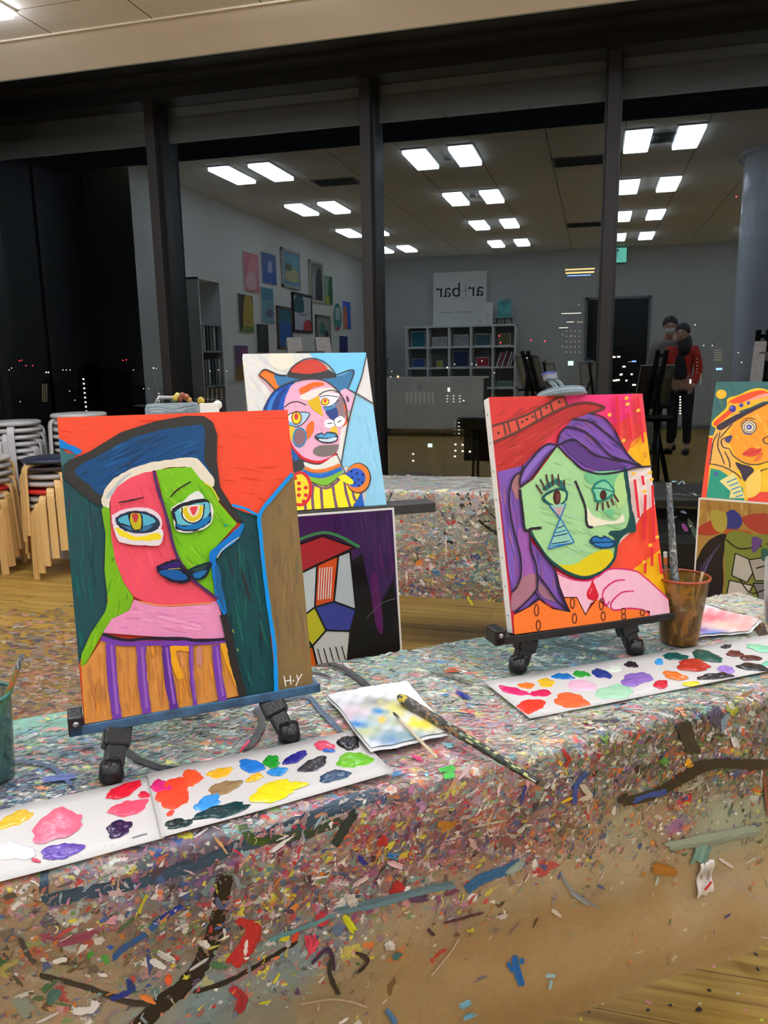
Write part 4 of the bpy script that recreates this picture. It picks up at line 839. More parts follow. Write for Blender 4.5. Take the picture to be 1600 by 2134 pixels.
# paper tag stuck to the drape
a, w = CN.from_px(1455, 1820); p = CN.pos(a, w); nn = CN.nrm(a, w)
t = thing('paper_label', 'small wrinkled white paper label with a red smear stuck low on the clear drape', 'label', p + nn * .003, rz=ANG)
def lab(u, v): return Vector(((u - .5) * .026 * (1 + .25 * (1 - v)), -.003 * sin(9 * v) - .002 * sin(14 * u), (v - .5) * .062))
f = MB(); f.grid(lab, 8, 14); f.build('paper', mat('label_paper', (226, 222, 216), .7, .05, 60), t, solid=.0004)
f = MB(); f.col = lin((200, 30, 50)); f.bar((-.006, -.0068, -.014), (.008, -.0062, -.004), .004, .0012, (0, 1, 0)); f.build('red_smear', M_SPL, t)
f = MB()
for k in range(6): f.bar((-.008, -.0068, .0 + k * .004), (.002 + .002 * (k % 3), -.0068, .0 + k * .004), .0006, .0006)
f.build('print_lines', M_INKG, t)

# ------------------------------------------------------------ canvases
M_CV = mat('canvas_white', (232, 229, 220), .7, .02, 40)
M_ART = paintmat('acrylic_paint', .42, .35, .32, (60, 60, 42), .22)
M_PRINT = paintmat('print_gloss', .12, .0, .15, (20, 20, 20))
def canvas(label, loc, yaw, tilt, roll, w=.318, h=.41, d=.018, staples=True, mirror=False):
    t = thing('painted_canvas', label, 'painting', loc, rot=(-tilt, -roll, yaw))
    f = MB(); f.box((-w / 2, 0, 0), (w / 2, d, h)); f.build('stretched_canvas', M_CV, t, bevel=.0025, seg=3)
    f = MB()
    for a, b in (((-w / 2 + .001, d, .001), (-w / 2 + .035, d + .002, h - .001)), ((w / 2 - .035, d, .001), (w / 2 - .001, d + .002, h - .001)), ((-w / 2 + .035, d, .001), (w / 2 - .035, d + .002, .035)), ((-w / 2 + .035, d, h - .035), (w / 2 - .035, d + .002, h - .001))): f.box(a, b)
    f.build('folded_back_edge', mat('canvas_back', (196, 190, 178), .8, .05, 40), t)
    if staples:
        f = MB()
        for k in range(8): f.box((-w / 2 - .0006, d * .45, .03 + k * .05), (-w / 2, d * .62, .0325 + k * .05))
        f.build('staples', mat('steel', (170, 170, 172), .3, .03, metal=1), t)
    return t
BK = (52, 48, 46)
# ---- 1: two-coloured face in a blue beret, signed H.Y
t1 = canvas('large painting of a pink and green face in a blue beret, signed H-Y', (-.5159, .9218, .7885), .6495, .2201, -.0072)
A = Art([(118, 871), (602, 857), (654, 1421), (170, 1508)], .318, .41, (100, 840), 2.7586, -.0004)
F, Ln = A.fill, A.line
A.base((250, 82, 50)); A.streaks([(255, 92, 60), (240, 70, 42), (252, 86, 48)], (60, 80, 1380, 620), 60, .05, 240, 14)
F((34, 78, 82), [(40, 250), (110, 300), (110, 375), (330, 540), (350, 640), (330, 800), (325, 960), (335, 1130), (320, 1200), (240, 1320), (175, 1470), (140, 1500), (40, 600)])
A.streaks([(28, 66, 74), (40, 92, 92), (52, 66, 76), (20, 96, 92)], (80, 480, 330, 1400), 45, 1.5, 220, 16, [(90, 420), (330, 560), (330, 1150), (180, 1420), (90, 700)])
F((10, 130, 215), [(40, 200), (120, 238), (192, 272), (165, 296), (110, 270), (50, 250)])
F((60, 110, 110), [(50, 262), (110, 290), (160, 300), (110, 345), (55, 360)])
F((136, 112, 70), [(1420, 400), (1330, 500), (1220, 640), (1225, 800), (1280, 1150), (1315, 1450), (1325, 1660), (1560, 1640), (1500, 1000)], smooth=False)
A.streaks([(128, 104, 66), (146, 120, 78), (140, 108, 72), (120, 104, 76)], (1240, 560, 1520, 1620), 50, 1.5, 300, 22, [(1240, 700), (1400, 500), (1520, 1560), (1340, 1620)])
F((24, 74, 78), [(1050, 590), (1130, 625), (1212, 645), (1220, 850), (1270, 1200), (1315, 1640), (1105, 1680), (1050, 1480), (1000, 1220), (960, 1000), (930, 860), (1120, 700)], smooth=False)
A.streaks([(16, 60, 66), (30, 96, 88), (20, 84, 82), (46, 52, 52)], (960, 700, 1300, 1650), 90, 1.42, 260, 18, [(1000, 900), (1190, 720), (1240, 1100), (1290, 1620), (1120, 1650), (1000, 1150)])
F((54, 52, 48), [(85, 375), (112, 332), (230, 285), (420, 172), (620, 110), (800, 82), (900, 84), (955, 118), (980, 190), (978, 330), (995, 485), (1060, 590), (1132, 685), (1085, 682), (1010, 590), (940, 490), (905, 400), (800, 330), (600, 350), (430, 430), (340, 510), (312, 560), (285, 592), (200, 530), (85, 430)], smooth=False)
blu = [(150, 385), (300, 300), (460, 215), (640, 165), (860, 132), (905, 160), (905, 330), (945, 410), (905, 395), (830, 330), (640, 338), (450, 400), (350, 470), (310, 530), (230, 470)]
F((20, 76, 126), blu); A.streaks([(28, 98, 158), (18, 58, 100), (30, 88, 140), (36, 68, 104), (24, 84, 150)], (160, 140, 930, 520), 110, -.42, 200, 14, blu)
F((238, 228, 206), [(308, 545), (345, 470), (420, 410), (530, 362), (640, 338), (830, 316), (885, 345), (958, 440), (945, 485), (895, 462), (820, 378), (700, 374), (620, 392), (520, 425), (430, 470), (365, 540), (345, 605), (312, 590)])
F((190, 196, 196), [(330, 545), (400, 455), (480, 400), (420, 460), (365, 530)])
g1 = [(318, 592), (350, 606), (362, 760), (382, 900), (430, 1030), (490, 1112), (468, 1185), (380, 1240), (300, 1330), (205, 1500), (176, 1518), (178, 1440), (240, 1315), (322, 1195), (336, 1130), (318, 960), (330, 750), (306, 610)]
F((122, 186, 24), g1, smooth=False); A.streaks([(96, 166, 20), (146, 200, 30), (170, 205, 40), (80, 150, 24)], (180, 600, 490, 1500), 60, 1.9, 120, 12, g1)
F((245, 84, 104), [(358, 545), (400, 480), (470, 430), (560, 400), (622, 392), (650, 520), (690, 680), (740, 880), (820, 1000), (950, 1100), (985, 1128), (850, 1150), (700, 1168), (560, 1140), (490, 1112), (432, 1030), (385, 900), (358, 760)], smooth=False)
A.streaks([(250, 94, 112), (238, 76, 98), (252, 88, 96)], (380, 480, 700, 1120), 40, 1.2, 150, 20, [(390, 520), (600, 430), (680, 700), (760, 1050), (520, 1080), (400, 880)])
g2 = [(625, 388), (720, 376), (828, 372), (880, 440), (940, 485), (985, 570), (1088, 690), (1000, 790), (930, 860), (942, 950), (962, 1105), (860, 1022), (780, 922), (740, 860), (700, 690), (660, 540)]
F((124, 200, 22), g2, smooth=False); A.streaks([(110, 186, 20), (142, 212, 34), (156, 206, 50), (100, 176, 26)], (640, 380, 1080, 1080), 90, .9, 110, 16, g2)
Ln((225, 215, 50), 9, [(900, 462), (945, 490), (985, 560)])
F((238, 150, 192), [(490, 1128), (560, 1142), (700, 1168), (850, 1152), (975, 1130), (1000, 1220), (1032, 1345), (800, 1345), (520, 1332), (308, 1318), (360, 1240), (460, 1185)], smooth=False)
A.streaks([(245, 165, 205), (226, 136, 184), (242, 156, 196)], (340, 1150, 1010, 1330), 50, .1, 160, 18, [(480, 1150), (960, 1160), (1010, 1320), (350, 1310)])
Ln((235, 150, 70), 8, [(520, 1135), (650, 1158), (800, 1152), (940, 1140)])
F((216, 146, 68), [(300, 1350), (600, 1362), (1040, 1352), (1075, 1500), (1105, 1665), (700, 1760), (195, 1860), (175, 1510), (205, 1500)], smooth=False)
A.streaks([(228, 156, 76), (204, 134, 60), (222, 150, 84), (232, 150, 50), (196, 128, 70)], (190, 1380, 1090, 1840), 160, 1.5, 190, 16, [(200, 1520), (310, 1370), (1030, 1370), (1095, 1660), (200, 1840)])
F((238, 168, 30), [(690, 1390), (815, 1385), (815, 1420), (730, 1420), (770, 1560), (730, 1560)]); F((236, 168, 40), [(990, 1390), (1030, 1385), (1095, 1650), (1050, 1560)]); F((200, 136, 120), [(850, 1400), (880, 1400), (880, 1500), (850, 1480)])
PU = (116, 62, 166)
Ln(PU, 30, [(298, 1345), (420, 1375), (600, 1372), (800, 1370), (1030, 1352)])
for a, b, w, c in (((350, 1375), (388, 1812), 52, PU), ((528, 1385), (560, 1775), 50, (120, 66, 160)), ((672, 1385), (720, 1750), 46, (92, 46, 142)), ((818, 1385), (842, 1725), 24, PU), ((962, 1380), (1002, 1700), 46, PU)):
    m_ = ((a[0] + b[0]) / 2 - 8, (a[1] + b[1]) / 2); Ln(c, w, [a, m_, b]); Ln((150, 96, 186), w * .3, [(a[0] + w * .1, a[1] + 10), (m_[0] + w * .2, m_[1]), (b[0], b[1] - 30)])
Ln((38, 32, 48), 17, [(305, 1322), (380, 1345), (460, 1356), (570, 1346), (770, 1345), (860, 1356), (1030, 1345)])
Ln((46, 42, 40), 44, [(1005, 1205), (1035, 1330), (1065, 1480), (1118, 1668)], 0); Ln((160, 170, 50), 6, [(1056, 1290), (1066, 1310)]); Ln((170, 170, 60), 6, [(1085, 1400), (1090, 1415)])
F((10, 120, 205), [(1122, 688), (1098, 770), (1010, 840), (965, 885), (972, 960), (1010, 1100), (1022, 1190), (1000, 1198), (960, 1105), (942, 960), (928, 860), (1030, 770)])
F((30, 96, 150), [(960, 920), (985, 950), (1000, 1060), (1015, 1180), (990, 1150), (962, 1050)])
Ln((215, 215, 190), 6, [(1098, 768), (1010, 830), (970, 885)])
B_ = (8, 150, 232)
Ln(B_, 24, [(1402, 412), (1300, 530), (1218, 638), (1222, 760), (1240, 950), (1272, 1200), (1300, 1400), (1308, 1640)]); Ln(B_, 16, [(1058, 588), (1130, 605), (1180, 632), (1215, 645)])
Ln((80, 44, 96), 17, [(608, 392), (632, 500), (660, 580), (690, 690), (712, 790), (745, 885), (800, 975), (880, 1050), (975, 1118)])
# eyes
F((234, 214, 224), [(362, 655), (400, 625), (500, 600), (590, 610), (650, 660), (640, 740), (600, 760), (480, 760), (390, 730)])
F((232, 226, 226), [(380, 700), (500, 760), (648, 720), (645, 808), (560, 815), (420, 800), (385, 760)])
F((246, 222, 30), [(388, 715), (500, 765), (630, 745), (640, 780), (520, 790), (420, 765)])
F((40, 52, 74), [(382, 668), (430, 634), (510, 620), (590, 634), (638, 680), (630, 720), (560, 748), (470, 742), (410, 715)])
F((84, 178, 202), [(400, 668), (440, 646), (510, 634), (580, 648), (618, 682), (560, 704), (480, 706), (420, 690)]); F((60, 120, 160), [(420, 700), (500, 716), (600, 700), (560, 732), (470, 728)])
F((36, 36, 50), [(462, 632), (535, 634), (538, 725), (480, 722)]); F((196, 184, 26), [(472, 640), (528, 640), (530, 718), (486, 716)]); F((196, 60, 66), [(484, 640), (515, 640), (510, 680), (492, 680)])
F((232, 236, 230), [(708, 605), (780, 560), (850, 510), (888, 528), (905, 560), (945, 590), (942, 680), (880, 728), (780, 742), (730, 720), (720, 640)])
F((34, 34, 48), [(712, 612), (800, 570), (915, 556), (938, 640), (925, 690), (840, 735), (740, 725), (730, 690)])
F((104, 192, 208), [(745, 612), (910, 570), (925, 640), (870, 690), (760, 700), (735, 660)]); F((22, 122, 190), [(738, 695), (800, 706), (930, 650), (915, 690), (850, 722), (765, 722)])
F((236, 238, 232), [(765, 600), (885, 585), (890, 640), (870, 680), (800, 680), (770, 640)])
Ln((36, 30, 44), 8, [(770, 600), (775, 660), (830, 690), (885, 660), (898, 580)]); F((224, 202, 24), [(778, 605), (885, 588), (880, 650), (835, 680), (795, 665)]); F((238, 226, 200), [(802, 600), (870, 590), (860, 640), (835, 655), (812, 640)]); F((226, 70, 82), [(818, 600), (858, 594), (850, 628), (836, 645), (822, 628)])
Ln((34, 30, 40), 7, [(712, 610), (800, 585), (915, 560)])
Ln((42, 30, 44), 10, [(402, 573), (470, 562), (552, 544)], .5); Ln((42, 34, 34), 10, [(704, 542), (745, 500), (822, 455)], .4)
F((24, 26, 44), [(618, 945), (660, 915), (740, 892), (765, 930), (800, 965), (820, 1010), (780, 1030), (710, 1022), (650, 990)])
F((52, 30, 110), [(640, 940), (740, 905), (750, 945), (700, 952)]); F((20, 90, 160), [(640, 962), (740, 955), (800, 1000), (740, 1012), (670, 992)]); Ln((200, 170, 60), 4, [(690, 950), (760, 945)])
F((18, 40, 52), [(802, 955), (900, 912), (940, 915), (925, 960), (900, 1000), (840, 1010)]); F((30, 110, 170), [(835, 975), (910, 955), (880, 995), (845, 1000)]); F((40, 70, 66), [(830, 950), (910, 925), (900, 945), (850, 965)])
for s_ in ([(1352, 1552), (1362, 1610)], [(1388, 1548), (1392, 1602)], [(1357, 1582), (1390, 1576)], [(1425, 1545), (1432, 1572)], [(1455, 1540), (1434, 1575), (1420, 1608)]): Ln((240, 236, 228), 7, s_)
A.ell((240, 236, 228), 1406, 1578, 5, 5)
Ln((16, 146, 150), 12, [(1010, 700), (1030, 705)])
A.build('painted_picture', M_ART, t1)
# ---- 2: green face, purple hair, red hat
t2 = canvas('painting of a green faced woman with purple hair and a red hat', (.0116, 1.3611, .7935), .5935, .2649, -.0108, d=.020)
A = Art([(1020, 828), (1337, 820), (1392, 1278), (1068, 1321)], .318, .41, (990, 800), 3.8095, -.0004); F, Ln = A.fill, A.line
A.base((236, 60, 84))
F((240, 52, 118), [(680, 60), (1330, 50), (1330, 260), (1130, 330), (1000, 270), (870, 230), (1020, 185), (850, 150), (730, 165)], smooth=False)
F((240, 76, 70), [(1120, 330), (1250, 250), (1340, 230), (1390, 520), (1200, 540), (1130, 430)]); F((238, 70, 90), [(1240, 60), (1345, 60), (1350, 260), (1250, 300)])
F((250, 186, 20), [(1350, 375), (1420, 660), (1290, 650), (1205, 545), (1250, 450)], smooth=False); F((246, 150, 40), [(1230, 470), (1330, 390), (1300, 440), (1250, 500)])
F((250, 236, 226), [(1185, 660), (1420, 650), (1450, 960), (1330, 1020), (1250, 1160), (1225, 1000)], smooth=False)
F((250, 82, 52), [(1450, 930), (1500, 1340), (1250, 1490), (1050, 1460), (1110, 1350), (1120, 1280), (1180, 1190), (1270, 1130), (1340, 1010)], smooth=False)
F((252, 238, 228), [(1110, 1330), (1120, 1260), (1170, 1190), (1240, 1165), (1180, 1220), (1140, 1270)])
F((252, 190, 10), [(1500, 1290), (1545, 1740), (1360, 1580), (1235, 1480)], smooth=False)
hat = [(100, 90), (640, 95), (690, 100), (728, 178), (850, 148), (940, 158), (1022, 186), (960, 215), (900, 232), (780, 280), (700, 320), (560, 450), (380, 640), (175, 695)]
F((196, 48, 44), hat, smooth=False); F((216, 56, 52), [(100, 90), (640, 95), (640, 120), (400, 250), (130, 330)], smooth=False)
A.streaks([(210, 60, 54), (180, 42, 42), (216, 70, 60), (170, 54, 44)], (140, 110, 900, 680), 110, -.55, 200, 10, hat)
F((218, 82, 62), [(135, 335), (400, 250), (640, 120), (690, 100), (728, 178), (560, 250), (400, 340), (150, 455)], smooth=False)
HB = (98, 56, 46)
for s_ in ([(135, 335), (400, 250), (560, 165), (690, 100), (728, 178)], [(150, 458), (280, 405), (400, 345), (560, 255), (728, 178), (850, 150), (940, 156), (1022, 186), (960, 215), (880, 240)], [(225, 310), (245, 405)], [(258, 298), (280, 392)], [(325, 275), (350, 365)], [(470, 215), (485, 285)], [(515, 195), (528, 262)], [(592, 150), (615, 222)]): Ln(HB, 15, s_)
for x, y in ((185, 388), (375, 300), (410, 282), (455, 260), (565, 190), (665, 145)): F(HB, [(x - 14, y), (x, y - 15), (x + 14, y), (x, y + 15)], smooth=False)
VI = (130, 88, 176)
h1 = [(175, 690), (380, 640), (470, 545), (560, 470), (640, 485), (560, 580), (420, 760), (345, 815), (345, 870), (390, 1150), (440, 1250), (600, 1430), (650, 1540), (700, 1700), (750, 1805), (620, 1770), (520, 1700), (420, 1760), (300, 1815), (240, 1300)]
F(VI, h1, smooth=False); A.streaks([(140, 100, 190), (116, 76, 160), (150, 84, 160), (160, 104, 140), (120, 90, 180)], (190, 520, 740, 1800), 170, 1.45, 260, 16, h1)
F((156, 92, 170), [(330, 1150), (420, 1180), (440, 1400), (470, 1560), (380, 1640), (350, 1500), (350, 1350)]); F((170, 116, 130), [(330, 1560), (470, 1500), (465, 1640), (310, 1790), (270, 1760)]); F((172, 118, 120), [(330, 715), (355, 740), (340, 900), (318, 900), (285, 800)]); F((160, 110, 130), [(480, 1560), (560, 1620), (630, 1720), (520, 1680)])
h2 = [(640, 485), (658, 400), (700, 350), (760, 282), (900, 233), (1030, 290), (1110, 400), (1180, 520), (1290, 640), (1390, 655), (1200, 668), (1080, 700), (980, 708), (850, 672), (720, 555)]
F((128, 84, 174), h2, smooth=False); A.streaks([(140, 100, 190), (100, 62, 140), (150, 94, 150), (120, 80, 180)], (660, 250, 1280, 690), 100, .6, 170, 14, h2)
F((92, 56, 130), [(680, 480), (760, 445), (860, 520), (1000, 600), (1200, 650), (1000, 680), (850, 640)]); F((142, 108, 196), [(560, 480), (640, 488), (540, 560), (380, 760), (350, 790), (400, 660)])
face = [(640, 495), (720, 580), (850, 685), (980, 712), (1180, 680), (1200, 850), (1222, 1100), (1190, 1150), (1110, 1240), (1110, 1350), (1060, 1440), (900, 1528), (750, 1500), (600, 1410), (480, 1250), (440, 1160), (385, 1140), (345, 830), (450, 755), (560, 610)]
F((166, 216, 150), face, smooth=False); A.streaks([(172, 222, 156), (158, 208, 146), (166, 212, 160), (150, 204, 140)], (360, 600, 1180, 1420), 90, .3, 170, 26, [(370, 850), (640, 560), (860, 720), (1170, 720), (1180, 1100), (1050, 1380), (640, 1380), (420, 1120)])
F((116, 196, 136), [(870, 700), (1180, 690), (1160, 745), (1090, 860), (1000, 760), (900, 790)]); F((180, 220, 140), [(1090, 780), (1170, 700), (1190, 900), (1120, 980)])
F((226, 206, 16), [(608, 1418), (700, 1432), (790, 1420), (880, 1360), (990, 1312), (1070, 1325), (1078, 1420), (1000, 1485), (860, 1526), (740, 1500)])
F((242, 236, 208), [(868, 975), (930, 1045), (1060, 1085), (1130, 1060), (1155, 1028), (1166, 1092), (1040, 1110), (920, 1128), (882, 1100)])
F((112, 196, 138), [(985, 1000), (1085, 985), (1078, 1070)], smooth=False)
DG = (20, 72, 70)
F(DG, [(1045, 1185), (1070, 1160), (1150, 1150), (1190, 1120), (1232, 1000), (1262, 1158), (1190, 1180), (1140, 1230), (1112, 1290), (1090, 1215)]); F(DG, [(1160, 680), (1190, 680), (1218, 880), (1240, 1100), (1225, 1130), (1212, 1000), (1185, 850)])
Ln(DG, 20, [(425, 1165), (500, 1290), (560, 1370), (640, 1440), (750, 1505), (870, 1530), (1000, 1482), (1080, 1400), (1102, 1330), (1110, 1240)]); Ln(DG, 15, [(1180, 690), (1205, 900), (1225, 1080)])
IK = (40, 32, 44)
for s_ in ([(345, 830), (365, 1000), (385, 1152), (440, 1142), (515, 1136)], [(780, 765), (820, 860), (862, 980), (868, 1080), (885, 1125), (920, 1130)]): Ln(IK, 17, s_, 0)
for s_ in ([(375, 690), (300, 730), (262, 850), (265, 1000), (300, 1180), (345, 1350), (352, 1500), (320, 1600), (275, 1650)], [(372, 640), (345, 760), (348, 820)], [(420, 1160), (432, 1320), (470, 1430), (482, 1560), (460, 1650), (305, 1808)], [(480, 1500), (560, 1610), (640, 1720), (745, 1805)], [(435, 1200), (540, 1360), (620, 1470), (660, 1650), (745, 1805)],
 [(640, 487), (570, 475), (500, 520), (440, 590), (360, 690)], [(640, 480), (660, 400), (705, 350), (760, 348), (860, 385), (950, 460), (1050, 560), (1150, 600), (1290, 645)], [(640, 487), (760, 440), (850, 495), (950, 565), (1150, 612)], [(760, 280), (900, 300), (1000, 370), (1140, 490)], [(640, 487), (720, 570), (790, 640), (850, 680), (980, 712), (1150, 690), (1260, 660), (1390, 650)], [(900, 233), (1010, 275), (1090, 370), (1150, 490), (1220, 590), (1300, 645)],
 [(305, 1810), (400, 1775), (490, 1700), (560, 1760), (640, 1790), (745, 1805)], [(640, 487), (540, 600), (440, 740), (345, 815)], [(460, 1640), (500, 1700)]): Ln(IK, 13, s_, .2)
# eyes
F((30, 104, 100), [(520, 830), (570, 780), (630, 752), (685, 780), (712, 840), (690, 860), (630, 790), (560, 840)]); F((16, 84, 84), [(512, 905), (570, 850), (640, 822), (712, 838), (720, 900), (690, 945), (640, 975), (590, 965)]); F((172, 218, 144), [(540, 905), (580, 865), (640, 842), (700, 856), (702, 900), (680, 932), (640, 955), (600, 948)])
A.ell((66, 32, 28), 635, 895, 31, 62); F((110, 56, 50), [(630, 870), (655, 870), (650, 930), (632, 930)])
for a, b in (((470, 795), (522, 872)), ((504, 752), (545, 835)), ((550, 715), (572, 815)), ((598, 712), (606, 805)), ((645, 714), (652, 805)), ((694, 755), (690, 812))): Ln((74, 38, 34), 13, [a, b], .2)
F((30, 130, 116), [(910, 830), (945, 775), (1010, 755), (1065, 800), (1092, 855), (1040, 912), (945, 935), (925, 880)]); F((128, 206, 162), [(925, 830), (965, 785), (1015, 772), (1060, 815), (1075, 855), (1030, 895), (955, 918), (940, 870)]); Ln((24, 116, 106), 10, [(918, 825), (980, 825), (1040, 840), (1088, 855)]); A.ell((70, 34, 30), 1000, 878, 27, 40)
for a, b in (((960, 938), (950, 1000)), ((995, 935), (1000, 996)), ((1030, 928), (1048, 978)), ((1062, 900), (1085, 958)), ((1085, 875), (1122, 932))): Ln((78, 36, 32), 14, [a, b])
# tear
F((146, 206, 176), [(660, 1060), (770, 1248), (565, 1303)], smooth=False); F((150, 200, 180), [(575, 960), (705, 945), (660, 1058)], smooth=False)
for y, x0, x1, c in ((1122, 636, 692, (24, 60, 96)), (1160, 616, 706, (24, 110, 180)), (1186, 606, 718, (10, 60, 110)), (1245, 590, 735, (10, 60, 120)), (1262, 580, 750, (26, 120, 190))): Ln(c, 8, [(x0, y + 18), ((x0 + x1) / 2, y + 8), (x1, y - 6)], .4)
for k in range(5): Ln((232, 130, 150), 4, [(606 + 5 * k, 985 + 15 * k), (696 - 8 * k, 978 + 12 * k)])
Ln((232, 130, 150), 4, [(625, 970), (668, 1045)]); Ln((232, 130, 150), 4, [(660, 965), (650, 1030)])
for a, b in (((575, 960), (660, 1060)), ((705, 945), (660, 1060)), ((660, 1060), (770, 1250)), ((770, 1250), (565, 1303)), ((565, 1303), (660, 1060))): Ln((22, 104, 186), 8, [a, b])
F((14, 60, 92), [(890, 1246), (932, 1196), (985, 1214), (1012, 1196), (1062, 1226), (1100, 1240), (1082, 1290), (1000, 1300), (945, 1290)]); F((34, 112, 184), [(910, 1240), (940, 1210), (985, 1228), (1012, 1212), (1070, 1238), (990, 1246)]); F((44, 124, 196), [(925, 1262), (990, 1258), (1075, 1255), (1060, 1280), (980, 1286)])
# neck, hand, shirt
F((250, 124, 44), [(290, 1830), (420, 1765), (490, 1715), (600, 1785), (745, 1808), (690, 1688), (790, 1690), (860, 1830), (960, 1690), (1000, 1755), (1080, 1785), (1330, 1785), (1380, 1830), (1560, 1830), (1560, 2000), (290, 2010)], smooth=False)
F((246, 188, 206), [(632, 1490), (750, 1540), (860, 1556), (960, 1522), (1060, 1462), (1250, 1478), (1400, 1590), (1530, 1720), (1560, 1840), (1375, 1850), (1370, 1800), (1200, 1778), (1070, 1785), (1020, 1750), (985, 1715), (950, 1700), (905, 1735), (860, 1828), (790, 1692), (690, 1690), (660, 1600)], smooth=False)
MG = (214, 42, 100)
for s_ in ([(640, 1500), (750, 1545), (870, 1558), (960, 1522), (1060, 1463), (1250, 1478), (1330, 1530), (1420, 1610), (1530, 1715)], [(1172, 1550), (1090, 1562), (1010, 1625), (995, 1700), (1030, 1758)], [(1245, 1640), (1150, 1650), (1080, 1710), (1060, 1750), (1085, 1792), (1200, 1778), (1320, 1792), (1372, 1840)], [(945, 1520), (915, 1560), (930, 1620)], [(1000, 1690), (1020, 1760), (1050, 1720)]): Ln(MG, 12, s_, .3)
F((214, 26, 48), [(915, 1555), (945, 1620), (965, 1680), (930, 1715), (880, 1700), (868, 1655), (895, 1600)]); F((236, 90, 100), [(905, 1610), (915, 1620), (895, 1665), (885, 1650)])
BR_ = (104, 44, 30)
Ln(BR_, 8, [(690, 1690), (790, 1690)]); Ln(BR_, 8, [(790, 1690), (860, 1830)]); Ln(BR_, 8, [(860, 1830), (908, 1730)])
for x, y, r in ((470, 1790, 46), (484, 1912, 40), (755, 1735, 42), (772, 1858, 38), (985, 1745, 44), (1000, 1840, 34), (1160, 1800, 22), (1163, 1845, 20), (1312, 1812, 24)): A.ring(BR_, 9, x, y, 16, r)
for a, b in (((1100, 100), (1122, 410)), ((1188, 230), (1218, 440)), ((1262, 110), (1312, 465)), ((1245, 755), (1280, 1060)), ((1305, 725), (1316, 800)), ((1330, 875), (1325, 1230)), ((1385, 800), (1402, 1250)), ((1332, 1390), (1332, 1500)), ((1385, 1300), (1386, 1440)), ((1440, 1340), (1462, 1505))): Ln((226, 38, 56), 22, [a, b])
for x, y in ((1045, 250), (1178, 118), (1186, 166), (1270, 214), (1236, 710), (1366, 700), (1322, 850), (1378, 755), (1370, 1275), (1425, 1210), (1322, 1408), (1155, 450)): A.ell((248, 190, 60), x, y, 17, 13, -.5)
A.ring((206, 120, 50), 8, 1325, 560, 10, 18)
A.build('painted_picture', M_ART, t2)
# ---- 3: pink face with a blue brimmed hat
t3 = canvas('painting of a pink face in a blue brimmed hat above a yellow striped blouse', (-.6254, 1.7538, .9037), .5458, .4302, -.0045)
A = Art([(505.6, 737.8), (762.7, 735), (805.2, 1052), (537.6, 1069.7)], .318, .41, (480, 720), 3.4783, -.0004); F, Ln = A.fill, A.line
BK = (60, 57, 58)
A.base((224, 222, 214)); A.streaks([(232, 228, 216), (214, 212, 206), (238, 228, 206)], (90, 60, 560, 480), 40, .8, 150, 26)
F((238, 228, 204), [(280, 40), (420, 40), (460, 130), (380, 180), (300, 150)])
F((122, 202, 238), [(552, 30), (1010, 30), (960, 200), (905, 350), (850, 320), (760, 230), (720, 150), (600, 95)], smooth=False)
F((146, 206, 230), [(912, 360), (1060, 440), (1180, 1220), (960, 1200), (1012, 940), (950, 870), (800, 880), (830, 700), (870, 540)], smooth=False); A.streaks([(136, 198, 226), (156, 212, 234)], (880, 420, 1110, 1140), 50, 1.4, 200, 26, [(930, 420), (1020, 450), (1110, 1100), (1020, 1100), (960, 860), (880, 800)])
F((226, 222, 216), [(992, 60), (1050, 440), (915, 358)], smooth=False); F((236, 232, 220), [(770, 590), (850, 560), (830, 700), (800, 860), (760, 780)])
F((240, 160, 170), [(200, 225), (215, 235), (320, 340), (310, 350)]); F((234, 122, 42), [(205, 218), (250, 178), (340, 214), (345, 260), (362, 300), (325, 328), (260, 262)])
F((60, 120, 162), [(320, 212), (430, 222), (530, 246), (740, 236), (892, 184), (870, 260), (850, 322), (785, 335), (700, 272), (560, 250), (440, 272), (360, 300), (330, 260)])
F(BK, [(412, 222), (438, 180), (560, 190), (690, 172), (765, 218), (740, 238), (560, 248), (470, 242)]); F((208, 66, 50), [(438, 184), (500, 125), (600, 102), (665, 130), (702, 176), (600, 205), (500, 204)])
F((28, 84, 178), [(240, 500), (262, 410), (330, 325), (432, 275), (470, 262), (405, 370), (388, 500)]); F((26, 60, 130), [(300, 500), (330, 380), (420, 290), (360, 400), (340, 500)]); F((60, 130, 200), [(262, 490), (290, 400), (350, 330), (310, 410), (290, 490)])
fc = [(430, 310), (480, 270), (560, 248), (680, 258), (770, 320), (830, 420), (848, 540), (800, 620), (785, 740), (760, 790), (700, 825), (610, 850), (500, 800), (435, 710), (402, 560), (388, 430)]
F((240, 176, 200), fc); A.streaks([(244, 186, 206), (234, 166, 192)], (420, 300, 780, 800), 30, 1.2, 120, 22, fc)
F((242, 180, 204), [(795, 335), (850, 318), (892, 380), (870, 470), (845, 470), (830, 400)]); F((110, 70, 90), [(838, 365), (858, 385), (858, 415), (842, 405)])
F((246, 106, 28), [(498, 322), (550, 290), (610, 268), (665, 270), (672, 292), (600, 310), (520, 358)]); F((240, 226, 216), [(498, 378), (560, 340), (650, 312), (750, 310), (772, 335), (640, 362), (565, 402)])
F((224, 182, 20), [(552, 412), (640, 368), (655, 440), (670, 518), (600, 470)], smooth=False); F((152, 122, 126), [(770, 375), (815, 392), (840, 480), (815, 540), (770, 520), (755, 450)]); Ln((242, 96, 40), 13, [(822, 430), (842, 500), (838, 560), (810, 585)]); F((50, 70, 132), [(690, 472), (768, 455), (775, 520), (745, 548), (712, 522)])
